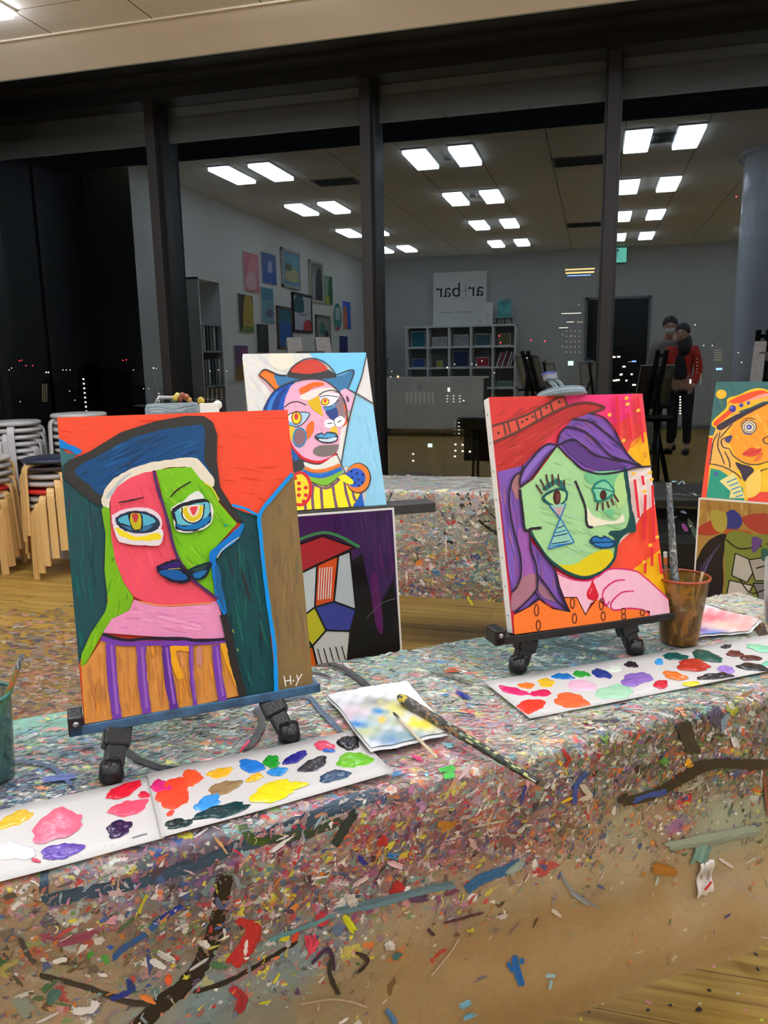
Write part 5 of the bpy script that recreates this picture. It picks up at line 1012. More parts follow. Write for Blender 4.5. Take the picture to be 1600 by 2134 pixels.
F((248, 244, 244), [(680, 560), (700, 540), (748, 545), (760, 575), (720, 602), (684, 590)]); F((248, 244, 244), [(752, 540), (800, 515), (828, 540), (815, 580), (770, 590)]); Ln(BK, 7, [(702, 568), (738, 566)]); Ln(BK, 7, [(775, 560), (802, 546)]); Ln(BK, 5, [(742, 540), (760, 585)])
F((232, 192, 50), [(722, 622), (745, 590), (772, 600), (772, 648)])
F((246, 244, 244), [(408, 520), (440, 495), (500, 488), (572, 496), (540, 550), (480, 588), (425, 580)]); F((176, 206, 230), [(500, 492), (570, 497), (545, 540), (505, 560)]); F((112, 176, 212), [(410, 540), (450, 565), (520, 560), (480, 585), (430, 582)])
A.ell((140, 60, 30), 478, 527, 38, 50); A.ell((248, 214, 40), 478, 527, 30, 42); A.ell((222, 66, 60), 476, 518, 15, 24)
Ln(BK, 7, [(408, 520), (440, 494), (500, 486), (572, 496), (535, 558), (480, 592), (420, 580)])
F((244, 242, 244), [(645, 372), (700, 352), (785, 352), (770, 400), (745, 440), (690, 452), (660, 420)]); A.ell((140, 50, 30), 685, 410, 31, 28); A.ell((250, 216, 40), 685, 410, 25, 22); A.ell((226, 70, 70), 685, 404, 12, 14); F((70, 140, 190), [(672, 450), (740, 440), (782, 410), (745, 460), (700, 472)])
for s_ in ([(392, 450), (430, 420), (490, 410), (550, 436)], [(640, 362), (680, 338), (740, 328), (785, 345)], [(645, 378), (700, 366), (780, 376)], [(672, 448), (730, 440), (782, 400)]): Ln(BK, 7, s_)
F((236, 196, 60), [(412, 590), (462, 600), (470, 700), (440, 690), (420, 640)]); A.ell((50, 130, 172), 500, 668, 51, 72, .1); A.ell((142, 106, 112), 500, 668, 41, 60, .1); F((246, 112, 30), [(548, 612), (560, 575), (602, 552), (602, 620), (560, 682), (552, 650)])
F(BK, [(606, 664), (655, 634), (680, 646), (702, 628), (768, 640), (775, 690), (720, 712), (660, 706)]); F((82, 164, 206), [(622, 662), (660, 644), (682, 656), (702, 640), (762, 650), (740, 668), (680, 672)]); F((206, 224, 240), [(640, 680), (700, 680), (764, 668), (762, 690), (710, 702), (665, 698)])
F((126, 112, 106), [(598, 762), (640, 730), (720, 724), (782, 722), (762, 780), (690, 806), (615, 795)])
Ln((212, 30, 42), 20, [(405, 640), (440, 730), (500, 800), (560, 835), (640, 848), (720, 825), (772, 785)]); Ln(BK, 6, [(432, 735), (500, 815), (570, 852), (650, 862), (730, 835), (775, 790)])
F(BK, [(436, 780), (480, 815), (535, 850), (520, 905), (455, 918)]); F((30, 90, 160), [(440, 750), (490, 810), (470, 840), (440, 810)]); F((232, 230, 216), [(530, 850), (640, 868), (762, 800), (795, 860), (700, 892), (580, 902)])
Ln((236, 122, 44), 24, [(540, 890), (600, 912), (690, 905), (795, 868)]); Ln((24, 108, 200), 30, [(520, 915), (600, 945), (690, 940), (805, 895)]); F((128, 192, 50), [(515, 935), (600, 960), (690, 965), (810, 910), (770, 960), (690, 1018), (600, 995)])
F((250, 236, 32), [(470, 1160), (600, 1000), (690, 1030), (830, 935), (952, 1060), (890, 1170), (880, 1210), (480, 1240)], smooth=False)
PU = (122, 82, 108)
for s_ in ([(655, 1035), (660, 1120), (668, 1215)], [(738, 1000), (752, 1100), (772, 1200)], [(820, 945), (835, 1060), (872, 1190)], [(880, 985), (888, 1080), (905, 1130)], [(600, 1010), (592, 1100), (602, 1220)], [(540, 1150), (545, 1220)]): Ln(PU, 19, s_)
for s_ in ([(595, 1010), (690, 1038), (760, 1000), (830, 935), (900, 985), (950, 1060), (890, 1170)], ): Ln(PU, 16, s_)
Ln(BK, 6, [(560, 990), (690, 1020), (760, 980), (825, 925)]); Ln(BK, 7, [(770, 790), (800, 860), (832, 928)])
F((22, 92, 192), [(952, 1070), (975, 1200), (880, 1210), (890, 1170)], smooth=False)
A.ell((214, 40, 46), 505, 1042, 88, 128); A.ell((250, 216, 40), 502, 1042, 66, 106)
for x, y in ((468, 965), (495, 1002), (545, 1034), (496, 1044), (494, 1088), (545, 1088), (530, 1132)): A.ell((214, 44, 46), x, y, 15, 14)
A.ell(BK, 925, 965, 92, 112); A.ell((240, 130, 40), 922, 963, 85, 104); A.ell((44, 92, 192), 905, 962, 72, 70)
for x, y in ((875, 915), (915, 930), (960, 940), (880, 960), (925, 975), (900, 1000), (955, 995), (930, 1020)): A.ell((26, 34, 60), x, y, 8, 9)
F((250, 236, 32), [(780, 960), (830, 940), (890, 990), (860, 1010)])
for s_ in ([(988, 60), (950, 230), (905, 360), (850, 580), (800, 865)], [(850, 320), (930, 362), (1045, 432)], [(412, 222), (445, 165), (520, 112), (600, 98), (680, 125), (735, 175), (765, 218)], [(765, 218), (892, 184), (850, 320)], [(205, 218), (250, 178), (340, 214), (412, 222)], [(325, 328), (260, 262), (205, 218)], [(245, 500), (265, 410), (330, 325), (435, 272), (560, 248), (680, 258), (770, 325), (830, 420), (850, 560)]): Ln(BK, 9, s_, .1)
A.build('painted_picture', M_ART, t3)
# ---- 4: orange face, partly out of the picture
t4 = canvas('painting of an orange face in an orange hat, cut by the right edge', (.5161, 2.7473, .777), -.3, .354, 0)
A = Art([(1491.7, 795.5), (1710.3, 795.6), (1681.2, 1053.4), (1460.8, 1037)], .318, .41, (1360, 680), 3.1375, -.0004); F, Ln = A.fill, A.line
A.base((60, 108, 104)); A.streaks([(70, 116, 108), (54, 96, 104), (80, 120, 90)], (400, 370, 1080, 700), 50, 1.2, 120, 16); A.ell((246, 188, 50), 448, 445, 35, 30)
F((250, 196, 40), [(340, 715), (420, 715), (470, 650), (760, 500), (1000, 520), (1080, 700), (1080, 1180), (300, 1180)], smooth=False)
F((240, 74, 44), [(350, 728), (398, 728), (388, 840), (370, 930), (352, 1120), (300, 1120)], smooth=False); F((44, 150, 120), [(378, 930), (440, 942), (530, 1000), (590, 1060), (600, 1140), (350, 1120)], smooth=False)
F((246, 186, 84), [(400, 700), (440, 640), (560, 560), (560, 620), (480, 700), (520, 850), (560, 930), (500, 960), (380, 905), (385, 800)]); F((250, 162, 40), [(500, 700), (560, 605), (640, 540), (760, 508), (900, 540), (940, 700), (900, 860), (753, 885), (640, 902), (560, 870), (515, 800)])
A.streaks([(252, 176, 50), (246, 150, 36), (250, 186, 90)], (520, 560, 900, 870), 40, 1.0, 120, 18, [(520, 700), (640, 560), (880, 560), (900, 840), (600, 870)])
F((250, 196, 30), [(388, 652), (395, 615), (480, 535), (490, 475), (560, 450), (700, 405), (860, 470), (960, 560), (900, 560), (753, 492), (640, 530), (520, 580), (430, 660)]); F((242, 84, 42), [(402, 648), (405, 622), (495, 545), (505, 486), (690, 420), (780, 450), (900, 540), (753, 480), (640, 518), (520, 570), (425, 646)]); F((250, 160, 140), [(585, 505), (680, 455), (760, 440), (790, 462), (640, 512)])
F((250, 186, 40), [(500, 500), (560, 505), (760, 460), (640, 520), (540, 560), (500, 540)])
for x, y, r in ((522, 540, 23), (578, 517, 14), (625, 503, 11)): A.ell((66, 60, 150), x, y, r, r); A.ell((150, 150, 220), x - r * .3, y - r * .3, r * .3, r * .3)
DK = (62, 50, 62)
F(DK, [(420, 652), (520, 592), (640, 538), (753, 496), (753, 508), (650, 560), (560, 610), (450, 678)])
for x in (630, 812): A.ell((240, 226, 180), x, 660, 46, 42); A.ring(DK, 6, x, 660, 46, 42); A.ring(DK, 5, x, 662, 32, 30); A.ell((70, 76, 160), x, 660, 18, 17); A.ell((240, 240, 240), x - 2, 660, 6, 6)
for a, b in (((572, 625), (590, 640)), ((585, 612), (602, 628)), ((604, 600), (612, 618)), ((570, 650), (586, 656))): Ln(DK, 4, [a, b])
Ln(DK, 5, [(600, 612), (640, 600), (670, 612)]); Ln((120, 110, 190), 6, [(585, 690), (610, 706), (645, 706)])
F((226, 74, 52), [(585, 838), (640, 796), (680, 802), (712, 798), (700, 830), (650, 852)]); Ln((180, 40, 40), 5, [(590, 836), (650, 826), (710, 808)]); F((238, 110, 50), [(660, 880), (700, 830), (722, 828), (700, 870)])
F(DK, [(540, 892), (590, 905), (640, 918), (660, 950), (600, 1012), (575, 960)]); F((80, 70, 110), [(470, 742), (510, 715), (520, 725), (498, 765)])
for s_ in ([(440, 690), (425, 780), (450, 850), (470, 905)], [(470, 820), (500, 880), (505, 930)], [(425, 700), (395, 760), (380, 860), (372, 900)], [(372, 900), (450, 915), (540, 960), (580, 1000)], [(500, 800), (530, 850), (600, 895), (680, 905), (753, 885)], [(600, 1012), (650, 1000), (700, 950), (753, 930)], [(510, 715), (450, 745), (460, 790), (500, 800)], [(753, 720), (722, 740), (735, 765), (760, 770)], [(700, 960), (690, 1060)], [(440, 730), (520, 640)]): Ln(DK, 8, s_, .3)
F((232, 220, 140), [(436, 1012), (530, 958), (560, 1010), (605, 1125), (500, 1125), (510, 1080)], smooth=False)
for k in range(5): Ln((66, 140, 170), 9, [(485 + 14 * k, 1022 + 24 * k), (550 + 10 * k, 995 + 27 * k)])
F((236, 72, 52), [(636, 1118), (700, 1086), (800, 1092), (900, 1150), (640, 1150)]); F((250, 206, 90), [(610, 1010), (700, 940), (700, 1080), (620, 1120)]); A.ell((90, 80, 170), 415, 965, 11, 12)
A.build('painted_picture', M_ART, t4)
# ---- art prints below the two far canvases: plain generic abstract stand-ins in the same colours
def artprint(label, tl, yaw, tilt, w=.297, h=.42):
    t = thing('art_print', label, 'print', tl, rot=(-tilt, 0, yaw))
    f = MB(); f.box((-w / 2, 0, -h), (w / 2, .003, 0)); f.build('backing_board', mat('print_border', (236, 232, 224), .5, .01), t); return t, w, h
e1 = Vector((cos(.546), sin(.546), 0))
p5, w, h = artprint('dark purple and black abstract print with a red band, below the pink face painting', Vector((-.452, 1.765, .911)) - e1 * .1485, .546, .145)
class Flat(Art):
    def __init__(s, w, h, m=.005):
        s.w, s.h = w - 2 * m, h - 2 * m; s.f = lambda u, v: Vector(((u / 100 - .5) * (w - 2 * m), (1 - v / 100) * (h - 2 * m))); s.off = (0, 0); s.sc = 1; s.mb = MB(); s.k = 0; s.y = -.0004; s.px = (w - 2 * m) / 100
A = Flat(w, h); F, Ln = A.fill, A.line
A.base((62, 34, 84)); A.streaks([(72, 40, 96), (56, 30, 74), (84, 36, 90)], (50, 0, 100, 60), 40, 1.5, 20, 3)
F((24, 22, 24), [(58, 30), (72, 24), (80, 60), (98, 40), (104, 104), (50, 104), (56, 70)], smooth=False); F((90, 30, 90), [(78, 40), (84, 38), (86, 70), (80, 66)]); Ln((90, 86, 96), .7, [(72, 62), (86, 54), (99, 52)])
T_ = [((176, 44, 52), [(-2, 20), (40, 12), (66, 20), (20, 32), (-2, 34)]), ((196, 206, 206), [(-2, 34), (20, 32), (34, 28), (30, 52), (12, 60), (-2, 58)]), ((220, 84, 34), [(34, 28), (52, 24), (46, 50), (30, 52)]), ((186, 196, 200), [(52, 24), (62, 22), (64, 56), (46, 50)]), ((30, 130, 86), [(-2, 58), (12, 60), (26, 74), (-2, 84)]), ((188, 186, 40), [(12, 60), (30, 52), (38, 66), (26, 74)]), ((60, 66, 150), [(30, 52), (46, 50), (64, 56), (58, 68), (38, 66)]), ((200, 202, 198), [(26, 74), (38, 66), (58, 68), (54, 86), (30, 90)]), ((214, 96, 30), [(-2, 84), (26, 74), (30, 90), (8, 104), (-2, 104)]), ((60, 130, 110), [(30, 90), (54, 86), (70, 96), (56, 104), (8, 104)]), ((190, 130, 140), [(54, 86), (70, 84), (82, 104), (56, 104), (70, 96)])]
for c_, q in T_: F(c_, q, smooth=False)
for c_, q in T_:
    for j in range(len(q)): Ln((22, 22, 22), 1.5, [q[j - 1], q[j]])
for k in range(6): Ln((240, 235, 225), .8, [(36 + 2 * k, 30), (33 + 2 * k, 48)])
for k in range(5): Ln((24, 22, 24), .8, [(30 + 5 * k, 76), (33 + 5 * k, 86)])
Ln((60, 130, 80), 2.4, [(-2, 19), (40, 10), (70, 20)]); A.ring((232, 150, 60), 1.2, 14, 46, 6, 6)
A.build('printed_picture', M_PRINT, p5).location = (0, 0, -h + .005)
e1 = Vector((cos(-.3), sin(-.3), 0))
p6, w, h = artprint('ochre and grey abstract print of shards, behind the brown water cup', Vector((.335, 2.63, .805)) + e1 * .1485, -.3, .0)
A = Flat(w, h); F, Ln = A.fill, A.line
A.base((176, 132, 66)); A.streaks([(190, 148, 70), (160, 116, 60), (200, 160, 90)], (0, 0, 100, 22), 40, 1.5, 12, 3)
F((180, 66, 50), [(-2, 24), (14, 16), (24, 24), (10, 28), (-2, 27)]); F((176, 70, 54), [(44, 12), (66, 7), (84, 14), (104, 12), (104, 26), (60, 22)]); F((60, 62, 130), [(26, 12), (34, 6), (44, 12), (42, 20), (30, 22)]); F((176, 160, 70), [(12, 8), (28, 10), (28, 24), (16, 22)]); F((184, 84, 50), [(28, 22), (54, 22), (48, 28), (32, 30)])
F((30, 28, 34), [(2, 46), (12, 32), (30, 26), (28, 46), (30, 70), (24, 104), (-2, 104), (-2, 60)]); F((124, 134, 60), [(30, 26), (60, 24), (104, 28), (104, 104), (60, 104), (26, 104), (32, 70)])
for k in range(7): Ln((84, 76, 110), 1, [(24 - k * 3, 34 + k * 3), (10 - k, 56 + k * 4), (6, 90)])
sh_ = [[(40, 40), (64, 46), (54, 62), (38, 58)], [(54, 44), (84, 38), (80, 58), (62, 60)], [(36, 62), (60, 64), (52, 80), (34, 76)], [(60, 62), (84, 60), (98, 74), (70, 78)], [(40, 82), (66, 80), (78, 96), (44, 100)], [(78, 80), (100, 78), (100, 98), (84, 98)]]
for i, q in enumerate(sh_): F([(186, 182, 168), (166, 160, 150), (198, 194, 180), (120, 118, 120), (176, 170, 150), (60, 58, 90)][i], q, smooth=False); [Ln((26, 26, 30), 1.3, [q[j - 1], q[j]]) for j in range(4)]
for s_ in ([(30, 30), (44, 36), (66, 32)], [(70, 30), (90, 34), (100, 30)], [(46, 60), (58, 70), (72, 66)], [(34, 90), (50, 84)], [(62, 50), (74, 46)]): Ln((26, 26, 30), 1.4, s_)
F((100, 70, 130), [(56, 26), (66, 28), (58, 38)]); F((50, 96, 84), [(66, 34), (76, 36), (68, 44)])
A.build('printed_picture', M_PRINT, p6).location = (0, 0, -h + .005)

# ------------------------------------------------------------ tabletop easels
M_CLIP = clear('clear_clamp_plastic', (170, 190, 196), .35, .1, .6)
M_TRAYL = mat('tray_blue_paint', (58, 96, 128), .5, .7, 30); M_BLKP = mat('black_plastic_specked', (15, 15, 17), .3, .3, 200, bump=.3)
def table_easel(label, loc, yaw, tilt, z0, feet, tops, right, trayx, painted):
    """loc = bottom centre of the canvas; the easel stands on the table top below it"""
    t = thing('tabletop_easel', label, 'easel', (loc[0], loc[1], TZ + .003), rz=yaw); h = loc[2] - TZ - .003
    f = MB(); f.box((trayx[0], -.008, h - .011), (trayx[1], .03, h - .001)); f.box((trayx[0], -.010, h - .012), (trayx[1], -.006, h + .002))
    tr = f.build('tray', M_TRAYL if painted else M_BLKP, t, bevel=.0015)
    f = MB(); f.box((trayx[0] - .001, -.010, h - .012), (trayx[0] + .018, .026, h + .015)); f.build('tray_bracket', M_BLKP, t, bevel=.002)
    f = MB(); f.lathe([(0, 0), (.004, 0), (.004, .003), (0, .003)], 12, M=Matrix.Translation((trayx[0] + .009, -.010, h + .006)) @ Matrix.Rotation(pi / 2, 4, 'X')); f.build('screw', mat('steel', (170, 170, 172), .3, .03, metal=1), t)
    for (tx, ty), (fx, fy) in zip(tops, feet):
        a, b = Vector((tx, ty, h - .014)), Vector((fx, fy, 0)); d = b - a
        lg = MB(); lg.bar(a, a + d * .42, .036, .026, (0, 1, 0)); lo = lg.build('leg', M_BLKP, t, bevel=.004)
        f = MB(); f.bar(a + d * .36, a + d * .80, .026, .022, (0, 1, 0)); f.build('joint', M_BLKP, lo, bevel=.004)
        f = MB(); p = a + d * .58; f.lathe([(0, 0), (.006, 0), (.006, .003), (.003, .004), (0, .004)], 14, M=Matrix.Translation(p + Vector((0, -.012, 0))) @ Matrix.Rotation(pi / 2, 4, 'X')); f.build('bolt', M_BLKP, lo)
        f = MB(); f.lathe([(0, 0), (.0155, 0), (.0165, .004), (.0135, .024), (.0, .026)], 20, M=Matrix.Translation(a + d * .985 + Vector((0, 0, 0)))); f.build('rubber_foot', M_BLKP, lo)
    st_, ct = sin(tilt), cos(tilt)
    P = lambda s, back: Vector((0, back + s * st_, h + s * ct))
    f = MB(); f.bar(P(-.01, .032), P(.405, .032), .03, .014, (1, 0, 0)); f.build('mast', M_BLKP, t, bevel=.002)
    f = MB(); f.bar(P(.2, .04), (0, .26, .004), .022, .016, (1, 0, 0)); f.build('leg', M_BLKP, t, bevel=.003)
    R = Matrix.Translation(P(.405, .016)) @ Matrix.Rotation(-tilt, 4, 'X')
    if right == 'block':
        f = MB(); f.box((-.040, -.012, .001), (.033, .016, .018), R); f.build('clamp', M_CLIP, t, bevel=.004)
        f = MB(); f.tube([R @ Vector((-.038 + .0072 * k, -.0125, .006 + .003 * sin(k * .9))) for k in range(10)], .0006, 5); f.tube([R @ Vector((-.038 + .0072 * k, -.0125, .011 + .0025 * sin(k * .9 + .4))) for k in range(10)], .0006, 5); f.build('clamp_ridges', mat('ridge_grey', (120, 140, 148), .3), t)
        f = MB(); f.box((.034, -.010, .001), (.062, .014, .016), R); f.ball(R @ Vector((.062, 0, .014)), .007, 10); f.build('clamp_end', mat('clamp_white', (222, 220, 208), .4), t, bevel=.002)
        f = MB(); f.tube([R @ Vector(p) for p in ((-.026, 0, .018), (-.02, 0, .028), (.02, 0, .026), (.026, 0, .018))], .0025, 8); f.build('clamp_wire', mat('steel', (170, 170, 172), .3, .03, metal=1), t)
        for k, (x, z, r, c) in enumerate(((.002, .026, .0045, (190, 170, 60)), (.006, .030, .004, (200, 190, 110)), (.009, .025, .0045, (120, 60, 40)), (.013, .029, .005, (130, 66, 44)), (.018, .027, .0048, (160, 90, 50)), (.022, .023, .004, (176, 130, 60)), (-.001, .022, .0035, (60, 70, 60)), (.0385, .021, .0055, (176, 150, 40)))):
            f = MB(); f.ball(R @ Vector((x, .0, z)), r, 10, (1, 1, 1.1)); f.build('dried_paint_lump', mat('lump_%d' % k, c, .4, .5, 300), t)
    else:
        f = MB(); f.lathe([(0, 0), (.042, 0), (.045, .004), (.043, .010), (.02, .013), (0, .013)], 28, M=R); f.build('clamp', M_CLIP, t)
        f = MB(); f.lathe([(.044, .0), (.046, .002), (.044, .004)], 28, M=R); f.lathe([(.041, .010), (.0432, .0115), (.041, .013)], 28, M=R); f.build('clamp_ridges', mat('ridge_grey', (120, 140, 148), .3), t)
        f = MB(); f.tube([R @ Vector(p) for p in ((-.004, 0, .012), (-.012, 0, .024), (-.022, 0, .034))], .004, 10); f.tube([R @ Vector(p) for p in ((.01, 0, .013), (.0, 0, .028), (-.01, 0, .034))], .003, 10); f.build('clamp_arm', M_CLIP, t)
        f = MB(); f.box((-.03, -.008, .033), (-.008, .008, .046), R); f.build('clamp_knob', mat('knob_grey', (120, 124, 134), .3), t, bevel=.002)
        f = MB(); f.box((-.031, -.009, .044), (-.012, .009, .047), R); f.build('knob_stripe', mat('knob_blue', (60, 70, 160), .4), t)
    return t
table_easel('black tabletop easel with a blue smeared tray under the pink and green face', (-.5159, .9218, .7885), .6495, .2201, 0, [(-.132, -.047), (.111, -.037)], [(-.117, .004), (.094, .006)], 'block', (-.178, .168), True)
table_easel('black tabletop easel under the green face with purple hair', (.0116, 1.3611, .7935), .5935, .2649, 0, [(-.146, .004), (.092, .0)], [(-.120, .018), (.080, .018)], 'disc', (-.196, .166), False)

# ------------------------------------------------------------ tall studio easels
M_GP = mat('easel_grey_front', (78, 75, 71), .5, .25, 90); M_BAR = mat('charcoal_bar', (62, 60, 57), .5, .08, 30)
def studio_easel(label, loc, yaw, tilt, top, off=0.0, barx=(-.3, .28), grp=None, white=None):
    """loc = bottom centre of the canvas on the ledge"""
    t = thing('studio_easel', label, 'easel', (loc[0], loc[1], 0), rz=yaw, group=grp); h = loc[2]; st_, ct = sin(tilt), cos(tilt)
    P = lambda x, s, b: Vector((x, b * ct + s * st_, h + s * ct - b * st_))
    for x in (-.038, .038):
        x += off
        f = MB(); f.bar(P(x, -.10, .042), P(x, top, .042), .034, .026, (1, 0, 0)) if 0 else f.bar(P(x, -.10, .044), P(x, top, .044), .022, .038, (1, 0, 0)); o = f.build('post', M_BWD, t, bevel=.002)
        f = MB(); f.bar(P(x, .02, .0325), P(x, top, .0325), .002, .038, (1, 0, 0)); f.build('post_face', M_GP, o)
        q = P(x, -.1, .044); f = MB(); f.bar(q + Vector((0, .0, .04)), (x * 5, q.y + .06, 0), .026, .04, (1, 0, 0)); f.build('leg', M_BWD, t, bevel=.002)
    f = MB(); f.bar(P(off - .038, top - .05, .044), P(off + .038, top - .05, .044), .02, .03); f.build('top_crosspiece', M_BWD, t)
    f = MB(); f.bar(P(off, top * .6, .06), (off, P(0, top * .6, 0).y + .16, 0), .03, .03, (1, 0, 0)); f.build('leg', M_BWD, t)
    f = MB(); f.box((barx[0], -.012, h - .026), (barx[1], .05, h - .001)); f.build('ledge', M_BAR, t, bevel=.002)
    f = MB(); f.box((-.2, .06, .32), (.2, .09, .36)); f.build('crossbar', M_BWD, t)
    return t
studio_easel('tall black studio easel with grey faced posts behind the blue hatted pink face', (-.6254, 1.7538, .9037), .5458, .4302, .47, off=.02, barx=(-.2, .285))
studio_easel('tall black studio easel whose speckled grey post rises above the orange face', (.5161, 2.7473, .777), -.3, .354, .565, off=.0, barx=(-.16, .2))
# easels out of the frame, seen from behind in the window
M_BLANK = M_CV
for loc, yaw, tilt, lab in (((1.27, 3.6, .98), -.12, .12, 'tall black studio easel out of frame on the right, seen in the window'),):
    studio_easel(lab, loc, yaw, tilt, .46)
for loc, yaw, tilt, lab in (((1.42, 3.58, .985), -.12, .12, 'blank white canvas on the out of frame right easel'),):
    canvas(lab, loc, yaw, tilt, 0, w=.28, h=.38, staples=False)

# ------------------------------------------------------------ palettes of paper with paint
M_PAP = mat('palette_paper', (206, 204, 199), .55, .01, 20); M_WET = paintmat('wet_paint', .12, .6, .5, (160, 160, 160))
PZ = TZ + .0056
def sheet(label, cor, blobs, zo=0.0):
    P = [at_z(x, y, PZ + zo) for x, y in cor]; c = sum(P, Vector()) / 4
    t = thing('palette_paper', label, 'palette', c); L = [p - c for p in P]
    f = MB(); f.grid(lambda u, v: L[0].lerp(L[1], u).lerp(L[3].lerp(L[2], u), v) + Vector((0, 0, .0006 * sin(6 * u + 2 * v))), 16, 6); f.build('paper', M_PAP, t, solid=.0006)
    for i, (x, y, rx, ry, an_, col, nm) in enumerate(blobs):
        random.seed(int(x * 7 + y)); q = MB(); q.col = lin(col); q.smooth = True; n = 26
        o = at_z(x, y, PZ + zo) - c; ph = [random.uniform(0, 6.3) for _ in range(4)]; rim = []; mid = []; inn = []
        for k in range(n):
            a = 2 * pi * k / n; r = 1 + .13 * sin(2 * a + ph[0]) + .09 * sin(3 * a + ph[1]) + .07 * sin(5 * a + ph[2]) + .05 * sin(9 * a + ph[3]) + random.uniform(-.03, .03)
            ex, ey = rx * cos(a) * r, ry * sin(a) * r; px_, py_ = x + ex * cos(an_) - ey * sin(an_), y + ex * sin(an_) + ey * cos(an_)
            w_ = at_z(px_, py_, PZ + zo) - c
            rim.append(w_ + Vector((0, 0, .0006))); mid.append(o.lerp(w_, .86) + Vector((0, 0, .0022 + .0006 * sin(5 * a + ph[1])))); inn.append(o.lerp(w_, .5) + Vector((0, 0, .0019 + .001 * sin(3 * a + ph[2]))))
        q.add(rim + mid + inn + [o + Vector((0, 0, .0022))], [(k, (k + 1) % n, n + (k + 1) % n, n + k) for k in range(n)] + [(n + k, n + (k + 1) % n, 2 * n + (k + 1) % n, 2 * n + k) for k in range(n)] + [(2 * n + k, 2 * n + (k + 1) % n, 3 * n) for k in range(n)])
        b = q.build('paint_blob', M_WET, t); b['label'] = nm + ' paint'
    return t
sheet('white palette paper at the lower left with a big pink paint puddle', [(-140, 1722), (314, 1617), (342, 1747), (-150, 1876)],
 [(30, 1709, 38, 15, -.35, (238, 190, 60), 'yellow'), (118, 1722, 62, 27, -.42, (246, 110, 138), 'pink'), (128, 1775, 41, 17, -.25, (106, 78, 172), 'lavender'), (248, 1728, 30, 16, -.25, (48, 26, 72), 'dark purple'), (258, 1648, 42, 12, -.32, (226, 22, 48), 'red'), (268, 1685, 38, 17, -.3, (250, 84, 112), 'rose'), (28, 1775, 40, 20, 0, (240, 240, 246), 'white'), (75, 1795, 10, 3, .3, (216, 70, 96), 'red'), (300, 1658, 12, 7, -.2, (226, 40, 70), 'red')])
sheet('white palette paper with a long yellow smear, in front of the left easel', [(306, 1613), (732, 1522), (820, 1610), (336, 1746)],
 [(362, 1655, 42, 28, -.45, (252, 78, 46), 'orange red'), (336, 1640, 20, 15, 0, (226, 40, 120), 'magenta'), (400, 1622, 24, 16, -.3, (250, 90, 44), 'orange'), (355, 1697, 9, 5, -.4, (232, 70, 46), 'orange'), (371, 1718, 31, 10, -.2, (24, 52, 50), 'dark green'), (458, 1612, 24, 11, -.2, (242, 182, 36), 'yellow'), (467, 1643, 34, 14, -.4, (152, 124, 84), 'olive brown'), (433, 1674, 31, 14, -.35, (54, 152, 228), 'light blue'), (462, 1691, 60, 13, -.28, (16, 60, 62), 'dark green'),
  (524, 1597, 30, 12, .1, (34, 122, 212), 'blue'), (531, 1622, 18, 7, -.25, (242, 190, 40), 'yellow'), (566, 1588, 19, 12, 0, (34, 156, 44), 'green'), (578, 1609, 21, 8, -.25, (44, 142, 216), 'light blue'), (615, 1580, 25, 10, -.4, (38, 36, 138), 'navy'), (568, 1651, 48, 20, -.2, (250, 226, 30), 'yellow'), (612, 1638, 26, 8, -.12, (250, 226, 30), 'yellow'), (653, 1594, 31, 12, -.3, (50, 50, 56), 'charcoal'), (676, 1555, 21, 10, 0, (232, 74, 104), 'pink'), (685, 1565, 12, 4, 0, (40, 100, 190), 'blue'), (697, 1618, 31, 12, -.12, (46, 76, 106), 'slate blue'), (727, 1549, 21, 17, .2, (34, 34, 37), 'black'), (738, 1585, 35, 17, -.18, (110, 190, 32), 'lime green')], .0012)
sheet('long white palette paper below the green face painting, dotted with many colours', [(1008, 1421), (1700, 1306), (1760, 1366), (1104, 1498)],
 [(1070, 1441, 30, 8, .25, (226, 46, 110), 'magenta'), (1097, 1430, 16, 7, 0, (246, 126, 50), 'orange'), (1138, 1424, 19, 9, 0, (236, 192, 40), 'yellow'), (1127, 1446, 21, 8, 0, (226, 36, 90), 'magenta'), (1106, 1472, 29, 15, 0, (238, 62, 46), 'red'), (1189, 1461, 38, 15, 0, (246, 106, 56), 'orange'), (1173, 1411, 22, 7, .1, (30, 116, 192), 'blue'), (1211, 1406, 18, 7, .15, (44, 162, 52), 'green'), (1253, 1405, 22, 9, .35, (34, 54, 140), 'navy'), (1211, 1430, 33, 11, 0, (246, 194, 216), 'pale pink'), (1280, 1443, 37, 16, 0, (166, 222, 182), 'mint'), (1280, 1395, 15, 7, 0, (226, 240, 222), 'pale green'), (1315, 1386, 15, 6, 0, (40, 34, 38), 'black'), (1325, 1416, 30, 15, -.1, (142, 106, 192), 'purple'), (1373, 1380, 10, 6, 0, (62, 166, 236), 'sky blue'), (1377, 1427, 17, 8, 0, (216, 36, 60), 'red'), (1406, 1409, 26, 8, .15, (246, 124, 50), 'orange'),
  (1444, 1387, 38, 12, .06, (194, 58, 44), 'brick red'), (1407, 1369, 25, 8, 0, (16, 88, 84), 'teal'), (1472, 1368, 36, 10, .2, (34, 92, 80), 'dark teal'), (1513, 1396, 20, 7, .1, (166, 132, 216), 'lilac'), (1440, 1426, 17, 5, 0, (246, 226, 60), 'yellow'), (1491, 1410, 34, 7, -.05, (46, 44, 46), 'charcoal'), (1531, 1363, 19, 6, 0, (108, 54, 46), 'brown'), (1564, 1372, 21, 6, .05, (96, 50, 46), 'brown'), (1568, 1391, 32, 8, .06, (44, 44, 48), 'charcoal'), (1513, 1348, 13, 3, -.1, (40, 40, 42), 'black'), (1588, 1352, 30, 8, .15, (150, 226, 182), 'mint'), (1608, 1384, 18, 7, 0, (120, 210, 170), 'mint')])

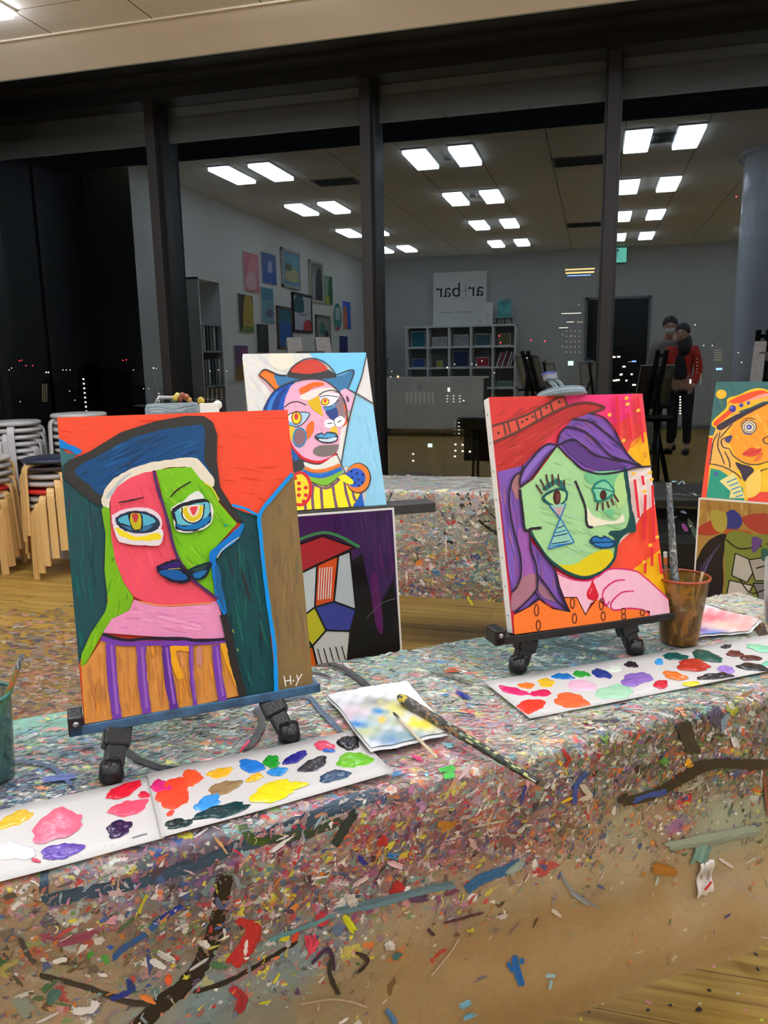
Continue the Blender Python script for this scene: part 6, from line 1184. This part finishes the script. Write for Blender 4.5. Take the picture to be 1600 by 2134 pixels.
# ------------------------------------------------------------ paper towels
def towel(label, cor, stains, zo, seed, amp=.004, n=64):
    P = [at_z(x, y, PZ + zo) for x, y in cor]; c = sum(P, Vector()) / 4; L = [p - c for p in P]; rnd = random.Random(seed); ph = [rnd.uniform(0, 6) for _ in range(6)]
    t = thing('paper_towel', label, 'paper towel', c)
    def fn(u, v):
        e = .02 * sin(9 * v + ph[0]) * (1 - u) * (u < .3) + .012 * sin(7 * u + ph[1]) * (v - .5) ** 3 * 4
        z = amp * (.5 + .5 * sin(4 * u + 5 * v + ph[2]) * sin(7 * v - 3 * u + ph[3])) + amp * .35 * abs(sin(11 * u - 6 * v + ph[4]))
        return L[0].lerp(L[1], u).lerp(L[3].lerp(L[2], u), v) * (1 + e) + Vector((0, 0, z))
    f = MB(); f.grid(fn, n, n); base = np.array(lin((226, 228, 226))); S = []
    for x, y, rx, ry, col in stains: S.append((at_z(x, y, PZ + zo) - c, rx / 1500, col, rx, ry))
    for i, fa in enumerate(f.f):
        m_ = (Vector(f.v[fa[0]]) + Vector(f.v[fa[2]])) / 2 + c; X, Y = pix(m_); col = base.copy()
        for (x, y, rx, ry, cc) in stains:
            d = ((X - x) / rx) ** 2 + ((Y - y) / ry) ** 2; d *= 1 + .35 * sin(X * .21 + Y * .13) + .25 * sin(X * .07 - Y * .31); k = (math.exp(-d * 1.1) * .96) ** .6; col = col * (1 - k) + np.array(lin(cc)) * k
        f.c[i] = tuple(col)
    f.build('towel_sheet', paintmat('stained_paper', .85, .5, .25, (150, 150, 150)), t, solid=.0008)
    f = MB(); f.grid(lambda u, v: fn(u, v) * 1.03 + Vector((.002, -.004, -.0025)), 20, 20); f.build('under_sheet', mat('paper_under', (216, 218, 216), .85, .05, 60), t)
towel('folded white paper towel stained blue and yellow under the big brush', [(684, 1449), (846, 1420), (938, 1526), (772, 1562)],
 [(760, 1470, 60, 10, (190, 196, 198)), (790, 1463, 30, 8, (120, 128, 128)), (735, 1490, 40, 14, (206, 176, 186)), (760, 1510, 30, 14, (150, 190, 214)), (800, 1500, 26, 14, (176, 190, 170)), (822, 1478, 30, 12, (222, 216, 120)), (790, 1483, 12, 6, (30, 130, 200)), (812, 1538, 26, 12, (20, 120, 200)), (762, 1525, 30, 10, (200, 206, 150)), (795, 1500, 5, 5, (250, 200, 30)), (885, 1512, 24, 11, (246, 224, 16)), (865, 1508, 14, 8, (246, 220, 30)), (850, 1535, 50, 12, (140, 170, 176)), (745, 1510, 14, 6, (50, 130, 200))], .006, 1)
towel('pink and violet stained paper towel behind the brown water cup', [(1452, 1258), (1582, 1294), (1560, 1316), (1440, 1326)],
 [(1500, 1290, 50, 14, (240, 150, 156)), (1478, 1288, 26, 10, (232, 110, 120)), (1480, 1316, 26, 9, (150, 130, 210)), (1462, 1312, 14, 6, (90, 60, 160)), (1510, 1305, 36, 8, (246, 206, 180)), (1492, 1320, 20, 5, (110, 150, 220)), (1555, 1306, 26, 14, (226, 170, 160))], .004, 2)

# ------------------------------------------------------------ brushes
def brush(name, label, cat, a, b, ra, rb, cols, mid=None, tip=None, ferr=None, seed=1, nseg=40):
    a, b = Vector(a), Vector(b); t = thing(name, label, cat, a); d = b - a; rnd = random.Random(seed)
    f = MB(); P = [d * (i / nseg) for i in range(nseg + 1)]; rr = [(ra + (rb - ra) * (i / nseg)) * (1 + .05 * sin(i * 1.7)) * (1 if i > 1 else .6 + .2 * i) for i in range(nseg + 1)]
    f.tube(P, rr, 14)
    for i, fa in enumerate(f.f):
        s = min(i // 14, nseg - 1) / nseg; cc = [c for lo, hi, c in cols if lo <= s <= hi]; f.c[i] = lin(rnd.choice(cc))
    f.build('handle', paintmat('brush_paint', .4, .6, .6, (400, 400, 400)), t)
    if ferr:
        f = MB(); f.tube([d * ferr[0], d * ferr[1]], [ra * 1.12, ra * 1.0], 14); f.build('ferrule', mat('steel', (170, 170, 172), .3, .03, metal=1), t)
    if tip:
        f = MB(); f.tube([d * -.10, d * -.05, d * .02], [ra * .3, ra * 1.0, ra * .9], 12); f.build('bristles', mat('bristle_' + tip[0], tip[1], .7, .3, 200), t)
    return t
KK = [(0, .06, (200, 180, 50)), (0, .10, (60, 58, 58)), (.06, .3, (64, 62, 62)), (.06, .25, (120, 112, 100)), (.1, .4, (90, 80, 70)), (.2, .5, (150, 110, 70)), (.25, .6, (60, 80, 60)), (.3, .7, (44, 44, 42)), (.4, 1, (36, 36, 36)), (.5, 1, (60, 74, 54)), (.5, .95, (196, 200, 130)), (.4, .9, (90, 110, 80)), (.3, .6, (160, 170, 150)), (.93, 1, (226, 226, 220)), (.7, 1, (40, 40, 40))]
brush('paint_brush', 'thick paint-encrusted black brush handle lying across the towel and over the table edge', 'brush', at_z(832, 1453, .7475), at_z(1120, 1630, .733), .0088, .0043, KK, seed=4)
brush('paint_brush', 'thin pale wooden brush lying on the stained paper towel', 'brush', at_z(826, 1492, .7445), at_z(910, 1580, .7335), .0020, .0026, [(0, 1, (222, 208, 176)), (0, 1, (214, 196, 160))], tip=('dark', (60, 62, 66)), ferr=(.0, .16), seed=2)

# ------------------------------------------------------------ water cups
def cup(label, c, rb, rt, h, wall, liquid, lvl, rim):
    t = thing('water_cup', label, 'cup', c)
    f = MB(); f.lathe([(0, .001), (rb * .9, .001), (rb, .004), (rb + (rt - rb) * .12, .012), (rb + (rt - rb) * .55, h * .55), (rb + (rt - rb) * .6, h * .58), (rb + (rt - rb) * .9, h * .88), (rt * .97, h * .9), (rt, h)], 44); f.build('cup_wall', wall, t)
    f = MB(); f.lathe([(0, .002), (rb * .88, .002), (rb + (rt - rb) * lvl - .0015, h * lvl), (0, h * lvl)], 40); f.build('dirty_water', liquid, t)
    f = MB(); f.lathe([(rt - .001, h - .003), (rt + .0025, h - .002), (rt + .003, h + .001), (rt, h + .002), (rt - .001, h)], 44); f.build('rim', rim, t)
    return t
def splot(name, cs, alpha, sc=60):
    m, nt, b = newmat(name); L = nt.links.new; v = coords(nt, (sc, sc, sc * .6)); n = N(nt, 'ShaderNodeTexNoise'); n.inputs['Scale'].default_value = 1; n.inputs['Detail'].default_value = 6; n.inputs['Distortion'].default_value = 1.5; L(v, n.inputs['Vector'])
    r = ramp(nt, [(.3 + .4 * i / (len(cs) - 1), lin(c)) for i, c in enumerate(cs)]); L(n.outputs[0], r.inputs[0]); L(r.outputs[0], b.inputs['Base Color']); b.inputs['Roughness'].default_value = .15
    tr = N(nt, 'ShaderNodeBsdfTransparent'); tr.inputs[0].default_value = (.9, .85, .75, 1); mx = N(nt, 'ShaderNodeMixShader'); r2 = ramp(nt, [(.3, (alpha - .25,) * 3), (.7, (min(1, alpha + .25),) * 3)]); L(n.outputs[0], r2.inputs[0]); L(r2.outputs[0], mx.inputs[0]); L(tr.outputs[0], mx.inputs[1]); L(b.outputs[0], mx.inputs[2]); L(mx.outputs[0], nt.nodes['Material Output'].inputs[0]); return m
cB = at_z(1414, 1337, TZ + .003)
cup('brown water cup of murky orange brown water holding brushes, right of the green face', cB, .034, .047, .128, splot('cup_brown', [(88, 58, 26), (112, 78, 36), (130, 96, 44), (166, 112, 40), (96, 76, 38)], .72, 26), mat('brown_water', (98, 66, 28), .2, .25, 30), .55, mat('cup_rim_rust', (170, 72, 34), .35, .25, 60))
GR = [(0, 1, (110, 116, 116)), (0, 1, (150, 154, 152)), (0, 1, (84, 88, 90)), (0, 1, (120, 124, 122)), (.0, .4, (70, 130, 150)), (.3, 1, (96, 96, 100)), (0, .7, (176, 182, 176)), (.7, 1, (60, 110, 140))]
rt_ = ray(1396, 998); top = EYE + rt_ * ((cB.y + .02) / rt_.y)
brush('paint_brush', 'tall thick brush crusted with grey paint standing in the brown water cup', 'brush', cB + Vector((-.004, .0, .035)), at_y(1393, 1006, cB.y + .02), .0085, .0048, GR, seed=6, nseg=60)
brush('paint_brush', 'short orange and green handled brush in the brown water cup', 'brush', cB + Vector((-.022, .01, .03)), at_y(1386, 1150, cB.y + .012), .0032, .0036, [(0, .62, (90, 176, 60)), (.1, .6, (60, 150, 70)), (.62, .9, (226, 110, 50)), (.7, .8, (90, 130, 120)), (.92, 1, (230, 228, 220))], seed=8)
brush('wooden_stick', 'thin pale wooden stick leaning in the brown water cup', 'stick', cB + Vector((.02, -.005, .05)), at_y(1464, 1192, cB.y - .004), .0022, .0022, [(0, 1, (226, 196, 160)), (0, 1, (216, 184, 146))], seed=9, nseg=10)
cG = at_z(-22, 1622, TZ + .003)
cup('green tinted plastic water cup cut by the left edge of the picture', cG, .031, .038, .118, splot('cup_green', [(54, 84, 80), (80, 120, 112), (60, 96, 96), (100, 130, 120)], .7), mat('green_water', (58, 78, 76), .2, .2, 30), .6, mat('cup_rim_green', (44, 112, 106), .35, .25, 60))
brush('paint_brush', 'green and orange handled brush leaning out of the green cup', 'brush', cG + Vector((.012, .0, .06)), at_y(47, 1364, cG.y + .03), .0046, .0034, [(0, .55, (90, 156, 50)), (0, .5, (110, 170, 60)), (.55, .8, (190, 100, 50)), (.5, .8, (110, 130, 70)), (.8, 1, (90, 92, 94)), (.8, 1, (150, 155, 156))], seed=10)
cW = at_z(1622, 1296, TZ + .003)
t = thing('drinking_glass', 'clear glass with a dark red drink at the right edge of the picture', 'glass', cW)
f = MB(); f.lathe([(0, .001), (.024, .001), (.027, .01), (.033, .09), (.034, .13)], 36); f.build('glass_wall', clear('clear_glass', (220, 225, 225), .1, .03, .6), t)
f = MB(); f.lathe([(0, .004), (.024, .004), (.0285, .045), (0, .045)], 32); f.build('red_drink', mat('red_drink', (84, 20, 30), .15, .1), t)

# ------------------------------------------------------------ stacking stools
M_BIR = mat('birch_wood', (222, 182, 118), .4, .10, 14, sc3=(3, 3, .3)); M_GRY = mat('stool_grey_white', (196, 194, 192), .45, .05, 10)
def make_stool(wood, seat):
    t = thing('stacking_stool', 'x', 'stool')
    f = MB(); f.lathe([(0, .422), (.165, .422), (.174, .427), (.177, .435), (.174, .443), (.165, .448), (0, .448)], 40); f.build('seat', seat, t)
    for k in range(4):
        a = pi / 4 + k * pi / 2; d = Vector((cos(a), sin(a), 0)); n = Vector((-sin(a), cos(a), 0)); P = [(.03, .413), (.15, .413), (.168, .408), (.181, .394), (.187, .372), (.20, 0)]
        vs = []; f = MB()
        for i, (r, z) in enumerate(P):
            q = P[min(i + 1, 5)]; p = P[max(i - 1, 0)]; tg = Vector((q[0] - p[0], q[1] - p[1])).normalized(); nr = Vector((-tg.y, tg.x)) * .0085
            for sx, sy in ((-1, -1), (1, -1), (1, 1), (-1, 1)): vs.append(d * (r + nr.x * sy) + n * .0215 * sx + Vector((0, 0, max(0, z + nr.y * sy))))
        f.add(vs, [(i * 4 + j, i * 4 + (j + 1) % 4, i * 4 + 4 + (j + 1) % 4, i * 4 + 4 + j) for i in range(5) for j in range(4)] + [(3, 2, 1, 0), (20, 21, 22, 23)]); f.build('leg', wood, t, bevel=.003)
    return t
SM = {'navy': mat('seat_navy', (38, 48, 70), .45), 'black': mat('seat_dark', (44, 34, 32), .45), 'grey': mat('seat_grey', (178, 172, 168), .5), 'red': mat('seat_red', (196, 36, 30), .45), 'pale': mat('seat_pale', (206, 198, 188), .5)}
PR = {}
def stack(cx_, cy_, seats, wood, base, lab, grp, rot0):
    for k, s in enumerate(seats):
        key = (wood.name, s)
        if key not in PR: PR[key] = o = make_stool(wood, SM[s] if s in SM else M_GRY)
        else: o = copy_tree(PR[key])
        o.location = (cx_ + .004 * sin(k * 2.1), cy_ + .004 * cos(k * 1.7), base + k * .0445); o.rotation_euler = (0, 0, rot0 + k * .236)
        n = len(seats); w = ['topmost', 'second from the top', 'third from the top', 'fourth from the top', 'fifth from the top', 'sixth from the top', 'seventh from the top', 'eighth from the top', 'ninth from the top', 'tenth from the top', 'eleventh from the top', 'twelfth from the top'][n - 1 - k]
        o['label'] = lab % (s if s in SM else 'grey') + ', ' + w; o['group'] = grp
stack(-3.13, 3.98, ['pale', 'grey', 'red', 'grey', 'grey', 'black', 'navy'], M_BIR, 0, 'birch legged stool, %s seat, front right stack', 'birch stools in the front right stack', .55)
stack(-3.62, 3.93, ['grey', 'grey', 'red', 'grey', 'grey', 'grey', 'pale'], M_BIR, 0, 'birch legged stool, %s seat, left edge stack', 'birch stools in the left edge stack', .3)
stack(-3.28, 4.47, ['g'] * 6, M_GRY, .272, 'all %s stool, pale stack behind the navy seat', 'grey stools in the tall right stack', .5)
stack(-3.76, 4.42, ['g'] * 6, M_GRY, .222, 'all %s stool, pale stack at the left edge', 'grey stools in the left edge stack', .2)
c = at_z(1592, 2158, .45); o = make_stool(M_BIR, mat('seat_cream', (232, 204, 140), .45)); o.location = (c.x + .06, c.y - .14, 0); o['label'] = 'cream seated stool peeking in at the bottom right corner'

for x, y, h_, lab in ((-3.28, 4.47, .27, 'low white box under the tall right stack of grey stools'), (-3.76, 4.42, .22, 'low white box under the left stack of grey stools')):
    f = MB(); f.box((-.235, -.235, 0), (.235, .235, h_)); f.box((-.24, -.24, h_ - .03), (.24, .24, h_)); o = f.build('storage_box', M_GRY, loc=(x, y, 0), bevel=.006); tag(o, lab, 'box')
# paint specks on the floor: countless
fs = MB(); random.seed(21)
def fleck(p, r, el, an_, c, n=7):
    ca, sa = cos(an_), sin(an_); fs.col = lin(c); vs = []
    for i in range(n):
        a_ = 2 * pi * i / n; q = r * random.uniform(.6, 1.2); x, y = q * cos(a_) * el, q * sin(a_); vs.append((p.x + x * ca - y * sa, p.y + x * sa + y * ca, .0008 + random.random() * .0006))
    fs.add(vs, [tuple(range(n))])
FC = [(150, 150, 150), (190, 120, 110), (110, 120, 130), (205, 195, 180), (90, 100, 90), (170, 140, 60), (120, 70, 60), (70, 80, 110), (216, 150, 150), (130, 110, 90), (120, 130, 70), (150, 160, 170)]
for _ in range(2600):
    u = random.random() ** .55; X = random.uniform(-20, 190); Y = 1260 + u * 270; p = at_z(X, Y, 0); c = random.choice(FC); b_ = (150, 112, 68); k = random.uniform(.3, .9)
    fleck(p, random.uniform(.006, .02), random.uniform(1, 2.4), random.uniform(-.6, .6), [int(c[i] * k + b_[i] * (1 - k)) for i in range(3)])
for _ in range(60):
    p = at_z(random.uniform(1150, 1600), random.uniform(1900, 2134), 0); fleck(p, random.uniform(.0015, .005), random.uniform(1, 2), random.uniform(0, 3), random.choice([(205, 205, 60), (220, 215, 200), (230, 150, 150), (60, 50, 50)]))
tag(fs.build('floor_paint_flecks', M_SPL), 'scattered dried paint flecks on the wooden floor', 'paint flecks', kind='stuff')

# ------------------------------------------------------------ two people beside the camera, seen in the window
def skin(name, joints, edges, m, parent, sub=2):
    me = bpy.data.meshes.new(name); me.from_pydata([j[0] for j in joints], edges, []); o = bpy.data.objects.new(name, me); COL.objects.link(o); o.parent = parent
    k = o.modifiers.new('s', 'SKIN'); k.use_smooth_shade = True; s = o.modifiers.new('u', 'SUBSURF'); s.levels = sub; s.render_levels = sub
    me.skin_vertices or None
    for v, j in zip(me.skin_vertices[0].data, joints): v.radius = j[1] if isinstance(j[1], tuple) else (j[1], j[1])
    me.skin_vertices[0].data[0].use_root = True
    me.materials.append(m); return o
def person(label, loc, rz, H, lean, top, bottom, hairc, long_hair, mask, jacket):
    """faces local +y"""
    t = thing('person', label, 'person', loc, rz=rz); s = H / 1.7; S = lambda x, y, z: (x * s, y * s, z * s)
    ly = lambda z: lean * max(0, z - .92) * .8
    B = lambda x, y, z: S(x, y + ly(z), z)
    J = [(B(0, 0, .94), (.13 * s, .10 * s)), (B(0, 0, 1.12), (.115 * s, .085 * s)), (B(0, 0, 1.32), (.14 * s, .095 * s)), (B(0, 0, 1.43), (.075 * s, .07 * s)), (B(0, .01, 1.50), .05 * s), (B(0, .03, 1.60), (.075 * s, .09 * s)), (B(0, .02, 1.68), (.06 * s, .075 * s))]
    E = [(i, i + 1) for i in range(6)]
    hands = []
    for sx in (-1, 1):
        k = len(J); J += [(B(sx * .16, 0, 1.38), .055 * s), (B(sx * .22, .0, 1.12), .042 * s), (B(sx * .18, .13, .93), .034 * s), (B(sx * .17, .17, .88), .03 * s)]; E += [(2, k), (k, k + 1), (k + 1, k + 2), (k + 2, k + 3)]; hands.append(Vector(J[k + 3][0]))
        k = len(J); J += [(S(sx * .09, 0, .86), .085 * s), (S(sx * .10, .01, .48), .052 * s), (S(sx * .11, -.02, .09), .036 * s), (S(sx * .12, .10, .035), .034 * s)]; E += [(0, k), (k, k + 1), (k + 1, k + 2), (k + 2, k + 3)]
    skm = mat('skin', (206, 160, 136), .55, .04)
    b = skin('body', J, E, skm, t)
    for h_ in hands:
        sg = 1 if h_.x > 0 else -1
        for fi in range(4):
            a0 = h_ + Vector(((-.02 + .0133 * fi) * s, .02 * s, -.01 * s)); ln_ = (.06, .07, .065, .05)[fi] * s
            skin('finger', [(a0, .009), (a0 + Vector((0, ln_ * .6, -ln_ * .35)), .008), (a0 + Vector((0, ln_ * .8, -ln_ * .9)), .006)], [(0, 1), (1, 2)], skm, t, 1)
        a0 = h_ + Vector((-sg * .022 * s, .0, 0)); skin('thumb', [(a0, .01), (a0 + Vector((-sg * .02, .03, -.01)), .009), (a0 + Vector((-sg * .022, .055, -.025)), .007)], [(0, 1), (1, 2)], skm, t, 1)
    # clothes
    g = 1.16; JJ = [(J[0][0], (.15 * s, .12 * s)), (J[1][0], (.135 * s, .105 * s)), (J[2][0], (.165 * s, .115 * s)), (B(0, 0, 1.42), (.085 * s, .08 * s))]; EE = [(0, 1), (1, 2), (2, 3)]
    for sx, k0 in ((-1, 7), (1, 15)):
        k = len(JJ); JJ += [(J[k0][0], .075 * s), (J[k0 + 1][0], .058 * s), (J[k0 + 2][0], .048 * s)]; EE += [(2, k), (k, k + 1), (k + 1, k + 2)]
    skin('jacket', JJ, EE, top, t)
    if jacket: skin('inner_shirt', [(Vector(B(0, .05, .98)), (.11 * s, .09 * s)), (Vector(B(0, .05, 1.2)), (.10 * s, .085 * s)), (Vector(B(0, .04, 1.36)), (.06 * s, .06 * s))], [(0, 1), (1, 2)], mat('black_cloth', (26, 25, 28), .8), t) if 1 else 0
    JJ = [(S(0, 0, .95), (.145 * s, .115 * s))]; EE = []
    for sx in (-1, 1): k = len(JJ); JJ += [(S(sx * .09, 0, .84), .098 * s), (S(sx * .10, .01, .48), .068 * s), (S(sx * .11, -.02, .12), .055 * s)]; EE += [(0, k), (k, k + 1), (k + 1, k + 2)]
    skin('trousers', JJ, EE, bottom, t)
    for sx in (-1, 1): skin('shoe', [(S(sx * .11, -.05, .045), .045 * s), (S(sx * .12, .04, .045), .045 * s), (S(sx * .125, .16, .035), .036 * s)], [(0, 1), (1, 2)], mat('shoe_black', (24, 24, 26), .5), t)
    hc = Vector(B(0, .03, 1.60)); hm = mat('hair_' + hairc[0], hairc[1], .5, .2, 60)
    f = MB(); f.ball(hc + Vector((0, -.018 * s, .035 * s)), .103 * s, 20, (.92, 1.02, .98)); f.build('hair', hm, t)
    f = MB(); f.ball(hc + Vector((0, .028 * s, -.018 * s)), .088 * s, 20, (.86, .86, 1.12)); f.build('face', skm, t)
    if long_hair: skin('long_hair', [(hc + Vector((0, -.05 * s, .0)), .115 * s), (hc + Vector((.03, -.05 * s, -.16 * s)), (.15 * s, .10 * s)), (hc + Vector((.06, -.0 * s, -.32 * s)), (.13 * s, .10 * s))], [(0, 1), (1, 2)], hm, t)
    fy = hc.y + .10 * s; dk = mat('eye_dark', (30, 24, 22), .3)
    for sx in (-1, 1):
        f = MB(); f.ball((hc.x + sx * .032 * s, fy, hc.z + .0), .010 * s, 10, (1.3, .6, .7)); f.build('eye', dk, t)
        f = MB(); f.bar((hc.x + sx * .018 * s, fy + .004, hc.z + .024 * s), (hc.x + sx * .05 * s, fy - .004, hc.z + .026 * s), .006, .006); f.build('eyebrow', hm, t)
        f = MB(); f.ball((hc.x + sx * .078 * s, hc.y + .01, hc.z - .02 * s), .02 * s, 10, (.5, .8, 1.2)); f.build('ear', skm, t)
    f = MB(); f.ball((hc.x, fy + .008, hc.z - .028 * s), .013 * s, 10, (.9, 1, 1.3)); f.build('nose', skm, t)
    if mask: f = MB(); f.ball((hc.x, hc.y + .045 * s, hc.z - .055 * s), .082 * s, 18, (.86, .9, .66)); f.build('face_mask', mat('mask_white', (225, 228, 230), .8), t)
    else: f = MB(); f.ball((hc.x, fy - .004, hc.z - .062 * s), .018 * s, 10, (1.2, .5, .35)); f.build('mouth', mat('lips', (170, 80, 80), .5), t)
    return t
person('long haired woman in a red jacket standing beside the camera, seen reflected', (1.06, .02, 0), .35, 1.60, .12, mat('red_jacket', (206, 50, 34), .7, .1, 20), mat('navy_trousers', (34, 36, 46), .8), ('dark', (26, 20, 20)), True, False, True)
person('man in grey with a white face mask, leaning behind the woman in red', (.92, -.42, 0), .05, 1.70, .3, mat('grey_shirt', (150, 148, 148), .8), mat('dark_trousers', (40, 40, 44), .8), ('black', (22, 20, 22)), False, True, False)

# ------------------------------------------------------------ the night city outside
GZ = -75.0
f = MB(); f.add([(-1500, 20, GZ), (1500, 20, GZ), (1500, 2500, GZ), (-1500, 2500, GZ)], [(0, 1, 2, 3)]); struct(f.build('ground', mat('night_ground', (20, 20, 22), .9)))
M_BLD = mat('tower_concrete', (40, 40, 42), .9); EM = {'w': emit('win_white', (255, 244, 226), 1.6), 'y': emit('win_warm', (255, 214, 130), 1.5), 'd': emit('win_dim', (255, 230, 190), .35), 'r': emit('beacon_red', (255, 40, 50), 9), 'g': emit('win_green', (150, 255, 220), 5), 'b': emit('win_blue', (90, 130, 255), 6)}
QU = {}
def quad(m, w, h):
    k = (m, round(w, 2), round(h, 2))
    if k not in QU: q = MB(); q.box((-w / 2, -.1, -h / 2), (w / 2, 0, h / 2)); me_o = q.build('lit_window', EM[m]); QU[k] = me_o.data; bpy.data.objects.remove(me_o)
    return QU[k]
def tower(label, x0, x1, ytop, D, wins, px=3.0, m='w'):
    """block seen between picture columns x0..x1 with its roof at ytop, D metres away; wins = picture places of lit windows"""
    a, b, r = at_y(x0, ytop, D), at_y(x1, ytop, D), at_y((x0 + x1) / 2, ytop, D); t = thing('city_tower', label, 'building', ((a.x + b.x) / 2, D, GZ))
    f = MB(); f.box((a.x - r.x, 0, 0), (b.x - r.x, 18, r.z - GZ)); f.build('tower_block', M_BLD, t)
    f = MB(); f.box((a.x - r.x + 1, 3, r.z - GZ), (a.x - r.x + 5, 9, r.z - GZ + 3)); f.build('roof_housing', M_BLD, t)
    for w_ in wins[:100]:
        x, y = w_[:2]; mm = w_[2] if len(w_) > 2 else m; sz = (w_[3] if len(w_) > 3 else px) * D / FPX; sh = (w_[4] if len(w_) > 4 else px * .8) * D / FPX; p = at_y(x, y, D)
        o = bpy.data.objects.new('lit_window', quad(mm, sz, sh)); COL.objects.link(o); o.parent = t; o.location = (p.x - t.location.x, -.05, p.z - GZ)
    return t
G = lambda x0, dx, nx, y0, dy, ny, k=0: [(x0 + dx * i + k * j, y0 + dy * j) for i in range(nx) for j in range(ny)]
tower('far dark tower with one column of bright round windows, left of the first mullion', 160, 200, 770, 320, G(174, 0, 1, 790, 9.6, 8, .9), 4.6)
tower('far tower with dim warm window columns beside the bright one', 205, 232, 778, 360, G(216, 0, 1, 789, 9.6, 8, .4) + G(190, 0, 1, 788, 9.6, 8), 4.5, 'd')
tower('slim distant tower with fine rows of small lit windows at the left', 84, 106, 795, 520, G(89, 4.2, 3, 801, 3.2, 12), 2.0, 'd')
tower('low tower with four columns of window dots seen over the white canvas corner', 425, 470, 805, 380, G(433, 9.5, 4, 812, 5.1, 8), 2.4, 'd')
tower('thin tower with one faint column of windows right of the four columns', 490, 505, 808, 420, G(497, 0, 1, 812, 5, 7), 2.0, 'd')
tower('narrow tower with a column of dots against the first mullion', 322, 342, 815, 300, G(331, 0, 1, 820, 5.2, 7, .3), 2.6)
tower('broad block with a grid of dotted windows behind the white counter reflection', 842, 905, 815, 340, G(848, 9, 7, 819, 4.8, 5), 2.2, 'd')
tower('block with a sparse dotted window grid right of the broad one', 915, 965, 818, 360, G(919, 13, 4, 825, 6, 3) + [(966, 835, 'w', 4), (935, 812, 'w', 5, 8)], 2.6)
tower('near block with a stepped grid of dots low in the window', 944, 1000, 875, 190, G(948, 7.5, 5, 881, 7.5, 4) + [(956, 881 + 7.5 * i, 'w', 3.6) for i in range(4)], 2.2, 'd')
tower('nearest block low in the window with bright paired lamps', 940, 995, 920, 130, [(949, 926), (964, 927), (949, 939), (964, 940), (979, 941), (948, 951), (896, 928, 'g', 9, 7), (861, 946), (861, 960)], 4.2)
tower('tall office tower with a glowing band at its roof', 1172, 1242, 556, 600, [(1208, 561, 'y', 56, 2.6), (1208, 568, 'y', 54, 3), (1206, 574, 'b', 44, 1.2), (1190, 653, 'w', 38, 1.4), (1188, 671, 'w', 14, 1.4), (1174, 683, 'w', 18, 1.4), (1208, 671, 'd', 12), (1190, 700), (1172, 722), (1189, 757, 'g', 10, 8), (1172, 697), (1206, 635)] + [(1180 + 9 * i, 690 + 11 * j, 'd', 2.4) for i in range(4) for j in range(5)], 3.2, 'd')
tower('city block full of bright lamps between the black doorway reflection and the dark easel', 1278, 1345, 735, 420, [(1279, 744, 'w', 6), (1289, 743.5, 'w', 6), (1300, 764, 'w', 6), (1281, 793, 'w', 8), (1287, 792, 'w', 8), (1316, 754, 'd', 14, 1.5), (1321, 753, 'b', 8, 2), (1321, 802, 'w', 7), (1295, 780), (1316, 780), (1293, 781), (1305, 793)], 4)
tower('slim block with rows of tiny windows right of the red jacket', 1448, 1464, 735, 480, G(1460, 0, 1, 780, 4, 6) + [(1452, 748 + 7 * i, 'd') for i in range(5)] + [(1438, 798, 'w', 3.2, 14)], 2.2, 'd')
tower('block with a blue lit sign and tiny window rows near the black easel top', 1486, 1508, 722, 500, [(1498, 769, 'b', 11, 3.4)] + G(1490, 4, 4, 730, 5, 5), 2.0, 'd')
tower('block with a column of white dots below the red jacket', 1410, 1424, 822, 260, G(1417, 0, 1, 827, 5.8, 7), 3)
def lone(name, label, cat, grp, pts, m, D, sz):
    me = None; sz *= .75
    for x, y in pts:
        p = at_y(x, y, D)
        t = thing(name, label, cat, (p.x, p.y, GZ), group=grp)
        if me is None:
            q = MB(); q.ball((0, 0, 0), sz * D / FPX / 2, 8); o = q.build('lamp_head', EM[m], t); me = o.data
        else: o = bpy.data.objects.new('lamp_head', me); COL.objects.link(o); o.parent = t
        o.location = (0, 0, p.z - GZ)
        f = MB(); f.box((-.15, -.15, 0), (.15, .15, p.z - GZ - .5)); f.build('mast', M_BLD, t)
lone('street_lamp', 'tiny white street light in the distant night city', 'street light', 'distant street lights along the horizon', [(15, 767), (24, 767), (19, 771), (131, 771), (138, 771), (146, 771), (223, 774), (278, 771), (299, 810), (309, 810), (260, 822), (42, 837), (139, 835), (145, 815), (156, 834), (319, 767), (326, 768), (438, 773), (455, 771), (472, 773), (1098, 0 + 746), (816, 774), (814, 785), (947, 759), (983, 758), (992, 760), (1004, 752), (1030, 777), (1466, 720), (1484, 720), (1448, 677), (875, 868), (1538, 735), (1545, 755)], 'w', 900, 3.4)
lone('warning_light', 'small red aircraft warning light on the night horizon', 'warning light', 'red warning lights on the horizon', [(40, 752), (45, 751), (54, 762), (68, 762), (256, 751), (263, 750), (1106, 709), (1135, 711), (1040, 700), (1043, 714), (1534, 410)], 'r', 900, 3.2)
lone('billboard_light', 'brighter oblong light among the city lights', 'light', 'bright oblong city lights', [(96, 776), (101, 776), (320, 767), (932, 766), (865, 873), (935, 840)], 'w', 700, 5)
lone('orange_light', 'orange lamp low behind the shelf reflection', 'light', None, [(829, 785)], 'y', 500, 7)
